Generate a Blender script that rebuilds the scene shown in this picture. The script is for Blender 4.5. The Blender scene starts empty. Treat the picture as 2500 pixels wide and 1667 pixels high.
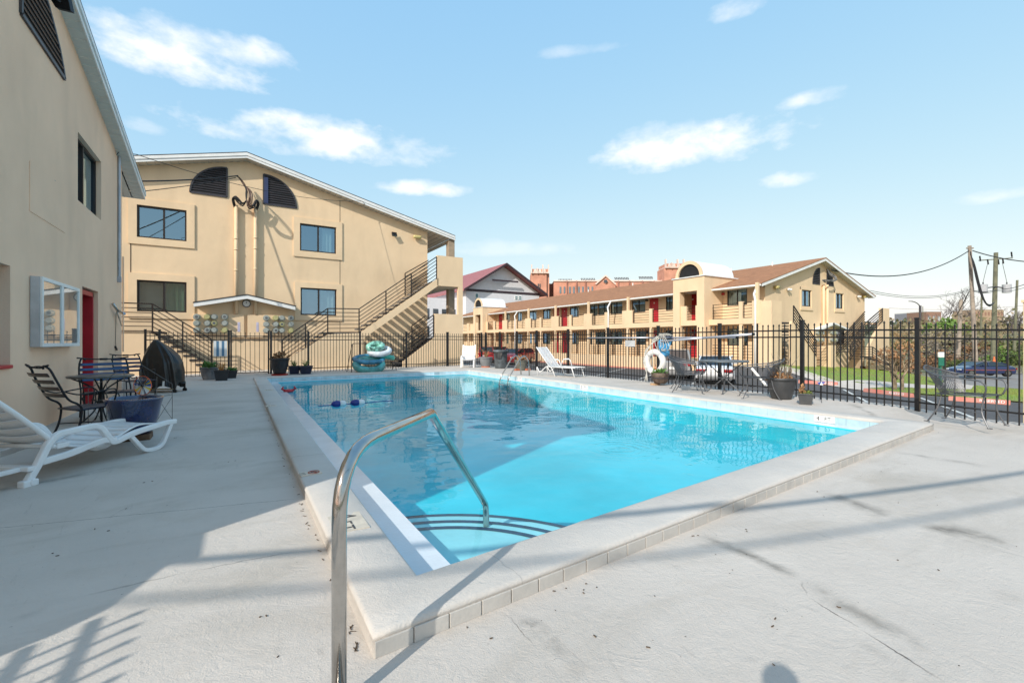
EXPOSURE=0.6; SUNP=2.9; SKYP=.15; AIR=1.0; DUST=1.0; OZ=1.0; SKYC=((1.55,.6),(2.4,.33),(3.75,.08)); CLOUD=(5.2,5.2,5.2)
import bpy, bmesh, math, random
from mathutils import Vector, Matrix
from mathutils.geometry import tessellate_polygon
random.seed(7)
PI=math.pi
SC=bpy.context.scene
COL=SC.collection
# ---------------------------------------------------------------- camera
HEAD=math.radians(31.05); CAMH=1.25; FPX=1111.1
cd=bpy.data.cameras.new('camera'); cam=bpy.data.objects.new('camera',cd); COL.objects.link(cam)
cam.location=(0,0,CAMH); cam.rotation_euler=(math.radians(90),0,-HEAD)
cd.sensor_width=36; cd.lens=16.0; cd.clip_start=.05; cd.clip_end=3000
SC.camera=cam
SC.view_settings.view_transform='Standard'; SC.view_settings.look='None'
SC.view_settings.exposure=EXPOSURE; SC.view_settings.gamma=1
SC.view_settings.use_curve_mapping=False
# ---------------------------------------------------------------- sun
AZ=math.radians(28.5); EL=math.radians(33)
sund=Vector((math.cos(AZ)*math.cos(EL),math.sin(AZ)*math.cos(EL),-math.sin(EL)))
sl=bpy.data.lights.new('sun','SUN'); sl.energy=SUNP; sl.angle=math.radians(.55); sl.color=(1,.955,.87)
so=bpy.data.objects.new('sun',sl); COL.objects.link(so); so.rotation_euler=sund.to_track_quat('-Z','Y').to_euler()
# ---------------------------------------------------------------- sky with a few clouds
W=bpy.data.worlds.new('World'); SC.world=W; W.use_nodes=True
nt=W.node_tree; nt.nodes.clear()
def N(t,type,**kw):
    n=t.nodes.new(type)
    for k,v in kw.items(): setattr(n,k,v)
    return n
def math_(t,op,a,b=None,c=None,clamp=False):
    n=N(t,'ShaderNodeMath',operation=op); n.use_clamp=clamp
    for i,v in enumerate((a,b,c)):
        if v is None: continue
        if isinstance(v,(int,float)): n.inputs[i].default_value=v
        else: t.links.new(v,n.inputs[i])
    return n.outputs[0]
def mix_(t,f,a,b,blend='MIX'):
    n=N(t,'ShaderNodeMix',data_type='RGBA',blend_type=blend)
    for s,v in ((n.inputs[0],f),(n.inputs[6],a),(n.inputs[7],b)):
        if isinstance(v,(int,float)): s.default_value=v
        elif isinstance(v,tuple): s.default_value=(v+(1,))[:4]
        else: t.links.new(v,s)
    return n.outputs[2]
sky=N(nt,'ShaderNodeTexSky',sky_type='NISHITA'); sky.sun_disc=False
sky.sun_elevation=EL; sky.sun_rotation=math.atan2(-sund.x,-sund.y)
sky.air_density=AIR; sky.dust_density=DUST; sky.ozone_density=OZ; sky.altitude=0
tc=N(nt,'ShaderNodeTexCoord')
ns=N(nt,'ShaderNodeTexNoise'); ns.inputs['Scale'].default_value=7; ns.inputs['Detail'].default_value=9; ns.inputs['Roughness'].default_value=.62
mp=N(nt,'ShaderNodeMapping'); mp.inputs['Scale'].default_value=(1,1,2.0)
nt.links.new(tc.outputs['Generated'],mp.inputs[0]); nt.links.new(mp.outputs[0],ns.inputs[0])
ns2=N(nt,'ShaderNodeTexNoise'); ns2.inputs['Scale'].default_value=19; ns2.inputs['Detail'].default_value=7
nt.links.new(mp.outputs[0],ns2.inputs[0])
def dirpx(px,py):
    r,d=(px-1250)/FPX,(py-833.5)/FPX
    return Vector((math.sin(HEAD)+r*math.cos(HEAD),math.cos(HEAD)-r*math.sin(HEAD),-d))
def dot_(v):
    n=N(nt,'ShaderNodeVectorMath',operation='DOT_PRODUCT'); nt.links.new(tc.outputs['Generated'],n.inputs[0]); n.inputs[1].default_value=v; return n.outputs['Value']
noi=math_(nt,'ADD',math_(nt,'SUBTRACT',ns.outputs[0],.5),math_(nt,'MULTIPLY',math_(nt,'SUBTRACT',ns2.outputs[0],.5),.35))
total=None
# cloud banks: azimuth/elevation of the centre (from the place's camera heading) and angular half sizes
CW=1.14
for (px,py,w_,h_,s_,sl_) in [(440,150,215,62,1,.12),(520,115,150,50,.8,.1),(800,350,250,55,1,.0),(960,375,160,45,.7,.05),(1040,462,110,22,.8,.05),(1710,360,235,58,1,.0),(1640,335,120,40,.6,0),(1985,240,75,26,.7,-.05),(1930,442,75,22,.75,-.05),(1800,25,75,28,.55,0),(2430,480,70,20,.45,0),(345,310,45,20,.4,0),(1400,125,110,16,.3,.3),(1250,610,220,22,.3,0)]:
    c=dirpx(px,py).normalized(); R=Vector((c.y,-c.x,0)).normalized(); U=R.cross(c).normalized()
    k=(dirpx(px,py).length)
    dc=dot_(c); a=math_(nt,'DIVIDE',math_(nt,'DIVIDE',dot_(R),dc),w_*CW/FPX/k); b=math_(nt,'DIVIDE',math_(nt,'DIVIDE',dot_(U),dc),h_*CW/FPX/k)
    b=math_(nt,'SUBTRACT',b,math_(nt,'MULTIPLY',a,sl_))
    # flatter under-side
    b=math_(nt,'MULTIPLY',b,math_(nt,'ADD',1,math_(nt,'MULTIPLY',math_(nt,'LESS_THAN',b,0),.45)))
    r2=math_(nt,'ADD',math_(nt,'MULTIPLY',a,a),math_(nt,'MULTIPLY',b,b))
    m=math_(nt,'SUBTRACT',math_(nt,'ADD',.88,math_(nt,'MULTIPLY',noi,4.0)),r2)
    m=math_(nt,'MULTIPLY',math_(nt,'POWER',math_(nt,'MULTIPLY',m,.85,clamp=True),1.25),s_)
    m=math_(nt,'MULTIPLY',m,math_(nt,'GREATER_THAN',dc,0))
    total=m if total is None else math_(nt,'MAXIMUM',total,m)
sr=N(nt,'ShaderNodeSeparateColor'); nt.links.new(sky.outputs[0],sr.inputs[0]); cc=N(nt,'ShaderNodeCombineColor')
for i_,(k_,g_) in enumerate(SKYC): nt.links.new(math_(nt,'MULTIPLY',math_(nt,'POWER',math_(nt,'MAXIMUM',sr.outputs[i_],.01),g_),k_),cc.inputs[i_])
skc=cc.outputs[0]
cl=mix_(nt,math_(nt,'MULTIPLY',total,.93),skc,CLOUD)
bg=N(nt,'ShaderNodeBackground'); bg.inputs[1].default_value=SKYP; nt.links.new(cl,bg.inputs[0])
wo=N(nt,'ShaderNodeOutputWorld'); nt.links.new(bg.outputs[0],wo.inputs[0])
# ---------------------------------------------------------------- pixel-ray helpers: real points on real planes
def rd(px,py): return (px-1250)/FPX,(py-833.5)/FPX
_s,_c=math.sin(HEAD),math.cos(HEAD)
def wp(F,r,d): return Vector((F*(_s+r*_c),F*(_c-r*_s),CAMH-F*d))
def gp(px,py,z=0):
    r,d=rd(px,py); return wp((CAMH-z)/d,r,d)
def wf(px,py,F): return wp(F,*rd(px,py))
def zf(x0,y0,s): return lambda x,y:(x0+x/s,y0+y/s)
class Plane:
    "vertical plane; kind 'Y': y=c with a=x;  kind 'X': x=c with a=y;  sg = sign of outward normal"
    def __init__(s,kind,c,sg): s.k=kind;s.c=c;s.sg=sg
    def P(s,a,z,off=0): return Vector((a,s.c+s.sg*off,z)) if s.k=='Y' else Vector((s.c+s.sg*off,a,z))
    def px(s,px,py):
        r,d=rd(px,py)
        F=s.c/(_c-r*_s) if s.k=='Y' else s.c/(_s+r*_c)
        v=wp(F,r,d); return (v.x if s.k=='Y' else v.y, v.z)
# ---------------------------------------------------------------- mesh helpers
class MB:
    def __init__(s): s.v=[];s.f=[]
    def add(s,vs,fs):
        o=len(s.v); s.v+=[Vector(v) for v in vs]; s.f+=[tuple(i+o for i in f) for f in fs]; return s
    def box(s,x0,x1,y0,y1,z0,z1):
        return s.add([(x0,y0,z0),(x1,y0,z0),(x1,y1,z0),(x0,y1,z0),(x0,y0,z1),(x1,y0,z1),(x1,y1,z1),(x0,y1,z1)],[(0,3,2,1),(4,5,6,7),(0,1,5,4),(1,2,6,5),(2,3,7,6),(3,0,4,7)])
    def obox(s,c,u,v,w):
        c,u,v,w=map(Vector,(c,u,v,w)); p=[c+i*u+j*v+k*w for k in(-1,1) for i,j in((-1,-1),(1,-1),(1,1),(-1,1))]
        return s.add(p,[(0,3,2,1),(4,5,6,7),(0,1,5,4),(1,2,6,5),(2,3,7,6),(3,0,4,7)])
    def bar(s,p,q,w,h=None,up=(0,0,1)):
        p,q=Vector(p),Vector(q); h=h or w; d=(q-p); L=d.length
        if L<1e-6: return s
        d/=L; up=Vector(up)
        if abs(d.dot(up))>.98: up=Vector((1,0,0)) if abs(d.x)<.9 else Vector((0,1,0))
        a=d.cross(up).normalized(); b=a.cross(d)
        return s.obox((p+q)/2,d*L/2,a*w/2,b*h/2)
    def prism(s,pts,vec):
        n=len(pts); pts=[Vector(p) for p in pts]; vec=Vector(vec); o=len(s.v)
        s.v+=pts+[p+vec for p in pts]
        tr=tessellate_polygon([pts])
        for t in tr: s.f.append(tuple(o+i for i in t)); s.f.append(tuple(o+n+i for i in reversed(t)))
        for i in range(n): j=(i+1)%n; s.f.append((o+i,o+j,o+n+j,o+n+i))
        return s
    def poly(s,pts):
        o=len(s.v); pts=[Vector(p) for p in pts]; s.v+=pts
        if len(pts)<=4: s.f.append(tuple(range(o,o+len(pts))))
        else:
            for t in tessellate_polygon([pts]): s.f.append(tuple(o+i for i in t))
        return s
    def tube(s,pts,r,n=8,closed=False,cap=True):
        pts=[Vector(p) for p in pts]; m=len(pts); o=len(s.v)
        rs=r if isinstance(r,(list,tuple)) else [r]*m
        prev=None
        for i,p in enumerate(pts):
            if closed: d=pts[(i+1)%m]-pts[i-1]
            else: d=pts[min(i+1,m-1)]-pts[max(i-1,0)]
            d.normalize()
            if prev is None:
                up=Vector((0,0,1)) if abs(d.z)<.9 else Vector((1,0,0)); a=d.cross(up).normalized()
            else: a=(prev-d*prev.dot(d)).normalized()
            prev=a; b=d.cross(a)
            for k in range(n):
                t=2*PI*k/n; s.v.append(p+rs[i]*(math.cos(t)*a+math.sin(t)*b))
        for i in range(m if closed else m-1):
            i2=(i+1)%m
            for k in range(n): k2=(k+1)%n; s.f.append((o+i*n+k,o+i*n+k2,o+i2*n+k2,o+i2*n+k))
        if cap and not closed:
            s.f.append(tuple(o+k for k in reversed(range(n)))); s.f.append(tuple(o+(m-1)*n+k for k in range(n)))
        return s
    def lathe(s,prof,c=(0,0,0),n=24,axis=None):
        c=Vector(c); o=len(s.v); m=len(prof)
        for r,z in prof:
            for k in range(n):
                t=2*PI*k/n; s.v.append(c+Vector((r*math.cos(t),r*math.sin(t),z)))
        for i in range(m-1):
            for k in range(n): k2=(k+1)%n; s.f.append((o+i*n+k,o+i*n+k2,o+(i+1)*n+k2,o+(i+1)*n+k))
        if prof[0][0]>1e-4: s.f.append(tuple(o+k for k in reversed(range(n))))
        if prof[-1][0]>1e-4: s.f.append(tuple(o+(m-1)*n+k for k in range(n)))
        return s
    def disc(s,c,nrm,r,th,n=20):
        c=Vector(c); nrm=Vector(nrm).normalized(); return s.tube([c,c+nrm*th],r,n)
    def ell(s,c,rx,ry,rz,n=12,m=8,jit=0,rot=0):
        c=Vector(c); o=len(s.v)
        for i in range(m+1):
            ph=PI*i/m
            for k in range(n):
                t=2*PI*k/n; j=1+(random.random()-.5)*jit
                x,y=rx*math.sin(ph)*math.cos(t)*j,ry*math.sin(ph)*math.sin(t)*j
                s.v.append(c+Vector((x*math.cos(rot)-y*math.sin(rot),x*math.sin(rot)+y*math.cos(rot),rz*math.cos(ph)*j)))
        for i in range(m):
            for k in range(n): k2=(k+1)%n; s.f.append((o+i*n+k,o+(i+1)*n+k,o+(i+1)*n+k2,o+i*n+k2))
        return s
    def grid(s,fn,nu,nv):
        o=len(s.v)
        for j in range(nv+1):
            for i in range(nu+1): s.v.append(Vector(fn(i/nu,j/nv)))
        for j in range(nv):
            for i in range(nu): a=o+j*(nu+1)+i; s.f.append((a,a+1,a+nu+2,a+nu+1))
        return s
    def wall(s,outer,holes,P,depth,thick=None):
        "sheet with openings: outer/holes = [(a,z)], P(a,z,off); reveals go inwards by depth"
        loops=[[Vector((a,z,0)) for a,z in outer]]+[[Vector((a,z,0)) for a,z in h] for h in holes]
        flat=[p for l in loops for p in l]; o=len(s.v)
        s.v+=[P(p.x,p.y,0) for p in flat]
        for t in tessellate_polygon(loops): s.f.append(tuple(o+i for i in t))
        for h in holes:
            n=len(h)
            for i in range(n):
                a,b=h[i],h[(i+1)%n]; s.poly([P(a[0],a[1],0),P(b[0],b[1],0),P(b[0],b[1],-depth),P(a[0],a[1],-depth)])
        return s
    def build(s,name,mat,parent=None,smooth=False,bevel=0,recalc=True,merge=False):
        off=Vector(parent.location) if (parent is not None and parent.get('_w')) else Vector((0,0,0))
        if parent is not None and parent.parent is not None and parent.get('_w') is None and parent.parent.get('_w'): off=Vector(parent.parent.location)
        me=bpy.data.meshes.new(name); me.from_pydata([tuple(v-off) for v in s.v],[],s.f)
        if recalc or merge:
            bm=bmesh.new(); bm.from_mesh(me)
            if merge: bmesh.ops.remove_doubles(bm,verts=bm.verts,dist=1e-4)
            bmesh.ops.recalc_face_normals(bm,faces=bm.faces); bm.to_mesh(me); bm.free()
        for m in (mat if isinstance(mat,(list,tuple)) else [mat]): me.materials.append(m)
        if smooth: me.polygons.foreach_set('use_smooth',[True]*len(me.polygons))
        o=bpy.data.objects.new(name,me); COL.objects.link(o)
        if parent is not None: o.parent=parent
        if bevel:
            b=o.modifiers.new('bevel','BEVEL'); b.width=bevel; b.segments=2; b.limit_method='ANGLE'; b.angle_limit=.6
        return o
def tag(o,label=None,cat=None,group=None,kind=None):
    if label: o['label']=label
    if cat: o['category']=cat
    if group: o['group']=group
    if kind: o['kind']=kind
    return o
def thing(name,label,cat,loc=(0,0,0),rz=0,group=None,world=False):
    o=bpy.data.objects.new(name,None); COL.objects.link(o); o.location=loc; o.rotation_euler=(0,0,rz); o.empty_display_size=.1
    if world: o['_w']=1
    return tag(o,label,cat,group)
def struct(o): o['kind']='structure'; return o
def copy_tree(o,loc=None,rz=None,label=None,parent=None):
    c=o.copy(); COL.objects.link(c); c.parent=parent
    if loc is not None: c.location=loc
    if rz is not None: c.rotation_euler=(0,0,rz)
    if label: c['label']=label
    for ch in list(o.children): copy_tree(ch,parent=c)
    return c
def arc(cx,cz,r,a0,a1,n,rz=None):
    rz=rz or r
    return [(cx+r*math.cos(a0+(a1-a0)*i/n),cz+rz*math.sin(a0+(a1-a0)*i/n)) for i in range(n+1)]
def smooth_path(pts,n=6):
    pts=[Vector(p) for p in pts]; out=[]
    for i in range(len(pts)-1):
        p0=pts[max(i-1,0)];p1=pts[i];p2=pts[i+1];p3=pts[min(i+2,len(pts)-1)]
        for k in range(n):
            t=k/n; out.append(.5*((2*p1)+(p2-p0)*t+(2*p0-5*p1+4*p2-p3)*t*t+(3*p1-p0-3*p2+p3)*t**3))
    return out+[pts[-1]]
def fillet(pts,r,n=6):
    pts=[Vector(p) for p in pts]; out=[pts[0]]
    for i in range(1,len(pts)-1):
        a,b,c=pts[i-1],pts[i],pts[i+1]; d1=(a-b);d2=(c-b); l=min(r,d1.length*.45,d2.length*.45)
        p=b+d1.normalized()*l;q=b+d2.normalized()*l
        for k in range(n+1): t=k/n; out.append((1-t)**2*p+2*t*(1-t)*b+t*t*q)
    return out+[pts[-1]]
# ---------------------------------------------------------------- materials
MATS={}
def mat(name,col,rough=.7,metal=0,var=.12,vs=3.0,bump=0,bs=40,spec=.5,col2=None,coat=0,emit=None,det=4,sheen=0,dist=0.02):
    if name in MATS: return MATS[name]
    m=bpy.data.materials.new(name); m.use_nodes=True; t=m.node_tree; b=t.nodes['Principled BSDF']
    b.inputs['Roughness'].default_value=rough; b.inputs['Metallic'].default_value=metal
    b.inputs['Specular IOR Level'].default_value=spec
    if coat: b.inputs['Coat Weight'].default_value=coat; b.inputs['Coat Roughness'].default_value=.05
    tcn=N(t,'ShaderNodeTexCoord')
    nz=N(t,'ShaderNodeTexNoise'); nz.inputs['Scale'].default_value=vs; nz.inputs['Detail'].default_value=det; nz.inputs['Roughness'].default_value=.6
    t.links.new(tcn.outputs['Object'],nz.inputs[0])
    c2=col2 or tuple(x*(1-var*2) for x in col)
    mr=N(t,'ShaderNodeMapRange'); mr.inputs[1].default_value=.35; mr.inputs[2].default_value=.65; t.links.new(nz.outputs[0],mr.inputs[0])
    out=mix_(t,mr.outputs[0],c2,tuple(min(1,x*(1+var*.3)) for x in col)); t.links.new(out,b.inputs['Base Color'])
    if bump:
        n2=N(t,'ShaderNodeTexNoise'); n2.inputs['Scale'].default_value=bs; n2.inputs['Detail'].default_value=3; t.links.new(tcn.outputs['Object'],n2.inputs[0])
        bn=N(t,'ShaderNodeBump'); bn.inputs['Strength'].default_value=bump; bn.inputs['Distance'].default_value=dist
        t.links.new(n2.outputs[0],bn.inputs['Height']); t.links.new(bn.outputs[0],b.inputs['Normal'])
    if emit: b.inputs['Emission Color'].default_value=emit+(1,); b.inputs['Emission Strength'].default_value=1
    MATS[name]=m; return m
def nodes(m): t=m.node_tree; return t,t.nodes['Principled BSDF']
TAN=(.785,.59,.385)
def stucco(name,col,big=.35):
    m=mat(name,col,.9,var=.05,vs=big,bump=.28,bs=55,dist=.012,spec=.2,det=6); t,b=nodes(m)
    # rain streaks and patchy repainting, fixed to the wall
    tcn=N(t,'ShaderNodeTexCoord'); mp=N(t,'ShaderNodeMapping'); mp.inputs['Scale'].default_value=(1.3,1.3,.35); t.links.new(tcn.outputs['Object'],mp.inputs[0])
    nz=N(t,'ShaderNodeTexNoise'); nz.inputs['Scale'].default_value=1.1; nz.inputs['Detail'].default_value=5; t.links.new(mp.outputs[0],nz.inputs[0])
    mr=N(t,'ShaderNodeMapRange'); mr.inputs[1].default_value=.5; mr.inputs[2].default_value=.72; mr.inputs[4].default_value=.24; t.links.new(nz.outputs[0],mr.inputs[0])
    src=b.inputs['Base Color'].links[0].from_socket
    t.links.new(mix_(t,mr.outputs[0],src,tuple(c*.62 for c in col)),b.inputs['Base Color'])
    # slow undulation of the render coat
    n3=N(t,'ShaderNodeTexNoise'); n3.inputs['Scale'].default_value=1.6; n3.inputs['Detail'].default_value=2; t.links.new(tcn.outputs['Object'],n3.inputs[0])
    b2=N(t,'ShaderNodeBump'); b2.inputs['Strength'].default_value=.35; b2.inputs['Distance'].default_value=.05
    t.links.new(n3.outputs[0],b2.inputs['Height']); t.links.new(b.inputs['Normal'].links[0].from_socket,b2.inputs['Normal']); t.links.new(b2.outputs[0],b.inputs['Normal'])
    return m
M_TAN=stucco('stucco_tan',TAN)
M_TAN_SHADE=stucco('stucco_tan_shade',(.90,.615,.43),.5)  # same tan paint, colour shifted warmer against the cool fill on the shaded wall
M_WHITE=mat('white_paint',(.80,.80,.78),.45,var=.05,bump=.05)
M_SOFFIT=mat('soffit',(.62,.64,.60),.6,var=.04)
M_BROWN=mat('brown_metal',(.035,.026,.022),.45,metal=.3,var=.1)
M_BLACK=mat('black_metal',(.018,.018,.02),.38,metal=.2,var=.2,spec=.5)
M_VENT=mat('vent_slat',(.055,.052,.06),.5,var=.2)
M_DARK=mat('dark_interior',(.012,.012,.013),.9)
M_RED=mat('red_paint',(.50,.02,.03),.45,var=.08,bump=.03)
M_STEEL=mat('steel',(.50,.485,.46),.10,metal=1,var=.1,vs=9,bump=.06,bs=300,dist=.002)
M_CURT=mat('curtain',(.55,.62,.60),.85,var=.1)
M_CURTG=mat('curtain_green',(.22,.38,.22),.85,var=.1)
def glassmat(name,tint,lo=.14,gc=None):
    m=bpy.data.materials.new(name); m.use_nodes=True; t=m.node_tree; t.nodes.clear()
    tr=N(t,'ShaderNodeBsdfTransparent'); tr.inputs[0].default_value=tint+(1,)
    gl=N(t,'ShaderNodeBsdfGlossy'); gl.inputs['Roughness'].default_value=.015; gl.inputs[0].default_value=gc or (.55,.80,1,1)
    geo=N(t,'ShaderNodeNewGeometry'); dp=N(t,'ShaderNodeVectorMath',operation='DOT_PRODUCT'); t.links.new(geo.outputs['Incoming'],dp.inputs[0]); t.links.new(geo.outputs['Normal'],dp.inputs[1])
    f=math_(t,'ADD',math_(t,'MULTIPLY',math_(t,'POWER',math_(t,'SUBTRACT',1,math_(t,'ABSOLUTE',dp.outputs['Value']),clamp=True),4),.9),lo,clamp=True)
    mx=N(t,'ShaderNodeMixShader'); t.links.new(f,mx.inputs[0]); t.links.new(tr.outputs[0],mx.inputs[1]); t.links.new(gl.outputs[0],mx.inputs[2])
    o=N(t,'ShaderNodeOutputMaterial'); t.links.new(mx.outputs[0],o.inputs[0]); return m
M_GLASS=glassmat('window_glass',(.55,.66,.66),.36)
M_GLASSB=mat('far_glass',(.05,.065,.08),.08,spec=1,var=.3,vs=1)
def shingles(name,col,c2,s=1):
    m=mat(name,col,.95,var=.1,vs=2.0,spec=.1); t,b=nodes(m); tcn=N(t,'ShaderNodeTexCoord')
    br=N(t,'ShaderNodeTexBrick'); br.inputs['Scale'].default_value=1; br.inputs['Brick Width'].default_value=.32*s; br.inputs['Row Height'].default_value=.14*s; br.inputs['Mortar Size'].default_value=.006
    br.inputs['Color1'].default_value=col+(1,); br.inputs['Color2'].default_value=c2+(1,); br.inputs['Mortar'].default_value=tuple(x*.5 for x in c2)+(1,)
    sp=N(t,'ShaderNodeSeparateXYZ'); cb=N(t,'ShaderNodeCombineXYZ'); t.links.new(tcn.outputs['Object'],sp.inputs[0])
    t.links.new(sp.outputs[1],cb.inputs[0]); t.links.new(sp.outputs[0],cb.inputs[1]); t.links.new(cb.outputs[0],br.inputs[0])
    nz=N(t,'ShaderNodeTexNoise'); nz.inputs['Scale'].default_value=3.5; nz.inputs['Detail'].default_value=6; t.links.new(tcn.outputs['Object'],nz.inputs[0])
    t.links.new(mix_(t,.5,br.outputs[0],mix_(t,nz.outputs[0],tuple(x*.55 for x in col),tuple(min(1,x*1.6) for x in col))),b.inputs['Base Color'])
    return m
M_SHING=shingles('brown_shingles',(.36,.18,.10),(.22,.115,.07),1.5)
M_SHINGD=shingles('dark_shingles',(.06,.055,.055),(.04,.04,.04))
# ---------------------------------------------------------------- building pieces
def window(par,pl,a0,a1,z0,z1,recess=.09,fw=.05,split=.5,curt=None,frame=None,name='window',glass=None,curtain_a=(0,1),deep=.55):
    fr=frame or M_BROWN
    m=MB(); P=pl.P
    def bx(a,b,c,d,o0,o1): 
        p=[P(x,z,o) for o in(o0,o1) for x,z in((a,c),(b,c),(b,d),(a,d))]
        m.add(p,[(0,1,2,3),(7,6,5,4),(0,4,5,1),(1,5,6,2),(2,6,7,3),(3,7,4,0)])
    o0,o1=-recess-.05,-recess+.02
    bx(a0,a1,z0,z0+fw,o0,o1);bx(a0,a1,z1-fw,z1,o0,o1);bx(a0,a0+fw,z0+fw,z1-fw,o0,o1);bx(a1-fw,a1,z0+fw,z1-fw,o0,o1)
    mid=a0+(a1-a0)*split; bx(mid-fw/2,mid+fw/2,z0+fw,z1-fw,o0+.01,o1+.006)
    w=m.build(name,fr,par)
    for k,(p,q) in enumerate(((a0+fw,mid-fw/2),(mid+fw/2,a1-fw))):
        g=MB(); o=-recess-.03+.015*k; g.poly([P(p,z0+fw,o),P(q,z0+fw,o),P(q,z1-fw,o),P(p,z1-fw,o)]); g.build('pane',glass or M_GLASS,w,recalc=False)
    if deep:
        d=MB(); dd=-recess-.06-deep
        d.poly([P(a0,z0,dd),P(a1,z0,dd),P(a1,z1,dd),P(a0,z1,dd)])
        for e,f_ in (((a0,z0),(a1,z0)),((a1,z0),(a1,z1)),((a1,z1),(a0,z1)),((a0,z1),(a0,z0))):
            d.poly([P(*e,-recess-.05),P(*f_,-recess-.05),P(*f_,dd),P(*e,dd)])
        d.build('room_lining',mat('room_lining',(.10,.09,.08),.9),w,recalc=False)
    if curt:
        c=MB(); ca,cb_=a0+(a1-a0)*curtain_a[0],a0+(a1-a0)*curtain_a[1]; n=max(8,int((cb_-ca)/.035))
        c.grid(lambda u,v:P(ca+(cb_-ca)*u,z0+.03+(z1-z0-.06)*v,-recess-.16+.022*math.sin(u*n*1.3)+.01*math.sin(u*37)),n*2,1)
        c.build('curtain',curt,w,smooth=True,recalc=False)
    return w
def trim(par,pl,a0,a1,z0,z1,b,mat_,t=.04,bot=True):
    m=MB(); 
    outer=[(a0-b,z0-(b if bot else 0)),(a1+b,z0-(b if bot else 0)),(a1+b,z1+b),(a0-b,z1+b)]
    m.wall(outer,[[(a0,z0),(a1,z0),(a1,z1),(a0,z1)]],lambda a,z,o:pl.P(a,z,t+o),t)
    for i in range(4):
        p,q=outer[i],outer[(i+1)%4]; m.poly([pl.P(*p,t),pl.P(*q,t),pl.P(*q,0),pl.P(*p,0)])
    return m.build('window_surround',mat_,par,recalc=False)
def vent(par,pl,pts,z0,z1,step=.105,frame=.045,tilt=.035,mt=None,back=.02):
    "louvred vent: outline pts [(a,z)] polygon; slats clipped to it"
    v=MB(); P=pl.P; v.poly([P(a,z,.006) for a,z in pts])
    o=v.build('vent',M_DARK,par,recalc=False)
    f=MB()
    for i in range(len(pts)):
        p,q=pts[i],pts[(i+1)%len(pts)]; f.bar(P(*p,.0),P(*q,.0),frame,frame*1.2,up=P(0,0,1)-P(0,0,0))
    f.build('vent_frame',mt or M_VENT,o)
    s=MB(); z=z0+step*.6
    while z<z1:
        xs=[]
        for i in range(len(pts)):
            (a,b),(c,d)=pts[i],pts[(i+1)%len(pts)]
            if (b-z)*(d-z)<0: xs.append(a+(c-a)*(z-b)/(d-b))
        if len(xs)>=2:
            xs.sort(); l,r=xs[0],xs[-1]
            if r-l>.04:
                s.add([P(l,z-.02,.03),P(r,z-.02,.03),P(r,z+.04,-.015),P(l,z+.04,-.015),P(l,z-.035,.02),P(r,z-.035,.02),P(r,z+.025,-.025),P(l,z+.025,-.025)],[(0,1,2,3),(7,6,5,4),(0,4,5,1),(1,5,6,2),(2,6,7,3),(3,7,4,0)])
        z+=step
    s.build('louvre',mat('louvre',(.05,.047,.055),.4,var=.1),o,recalc=True)
    return o
def rails(pl,off,top,drop,n,w=.03,posts=(),mb=None,postw=.045):
    "horizontal-bar railing: top=[(a,z)], n bars down by drop; posts = indices or a-values"
    m=mb or MB(); P=pl.P
    for i in range(n):
        dz=drop*i/(n-1)
        for (a,z),(b,y) in zip(top[:-1],top[1:]):
            ww=w*1.5 if i==0 else w; m.bar(P(a,z-dz,off),P(b,y-dz,off),ww,ww)
    def zat(x):
        for (a,z),(b,y) in zip(top[:-1],top[1:]):
            if min(a,b)-1e-6<=x<=max(a,b)+1e-6: return z+(y-z)*((x-a)/(b-a) if b!=a else 0)
        return top[0][1]
    for x in posts:
        z=zat(x); m.bar(P(x,z,off),P(x,z-drop-.06,off),postw,postw)
    return m
def text_mesh(s,size,mat_,name='lettering',par=None,M=None,ext=.002):
    cu=bpy.data.curves.new(name,'FONT'); cu.body=s; cu.size=size; cu.extrude=ext; cu.align_x='CENTER'; cu.align_y='CENTER'
    to=bpy.data.objects.new(name,cu); COL.objects.link(to); dg=bpy.context.evaluated_depsgraph_get(); dg.update()
    me=bpy.data.meshes.new_from_object(to.evaluated_get(dg)); bpy.data.objects.remove(to); me.name=name
    if M is not None: me.transform(M)
    me.materials.clear(); me.materials.append(mat_); o=bpy.data.objects.new(name,me); COL.objects.link(o)
    if par is not None: o.parent=par
    return o
def frame_mat(o,x,y):
    "matrix whose local x,y map to world vectors x,y at origin o"
    x=Vector(x).normalized(); y=Vector(y).normalized(); z=x.cross(y)
    M=Matrix((x,y,z)).transposed().to_4x4(); M.translation=Vector(o); return M
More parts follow.
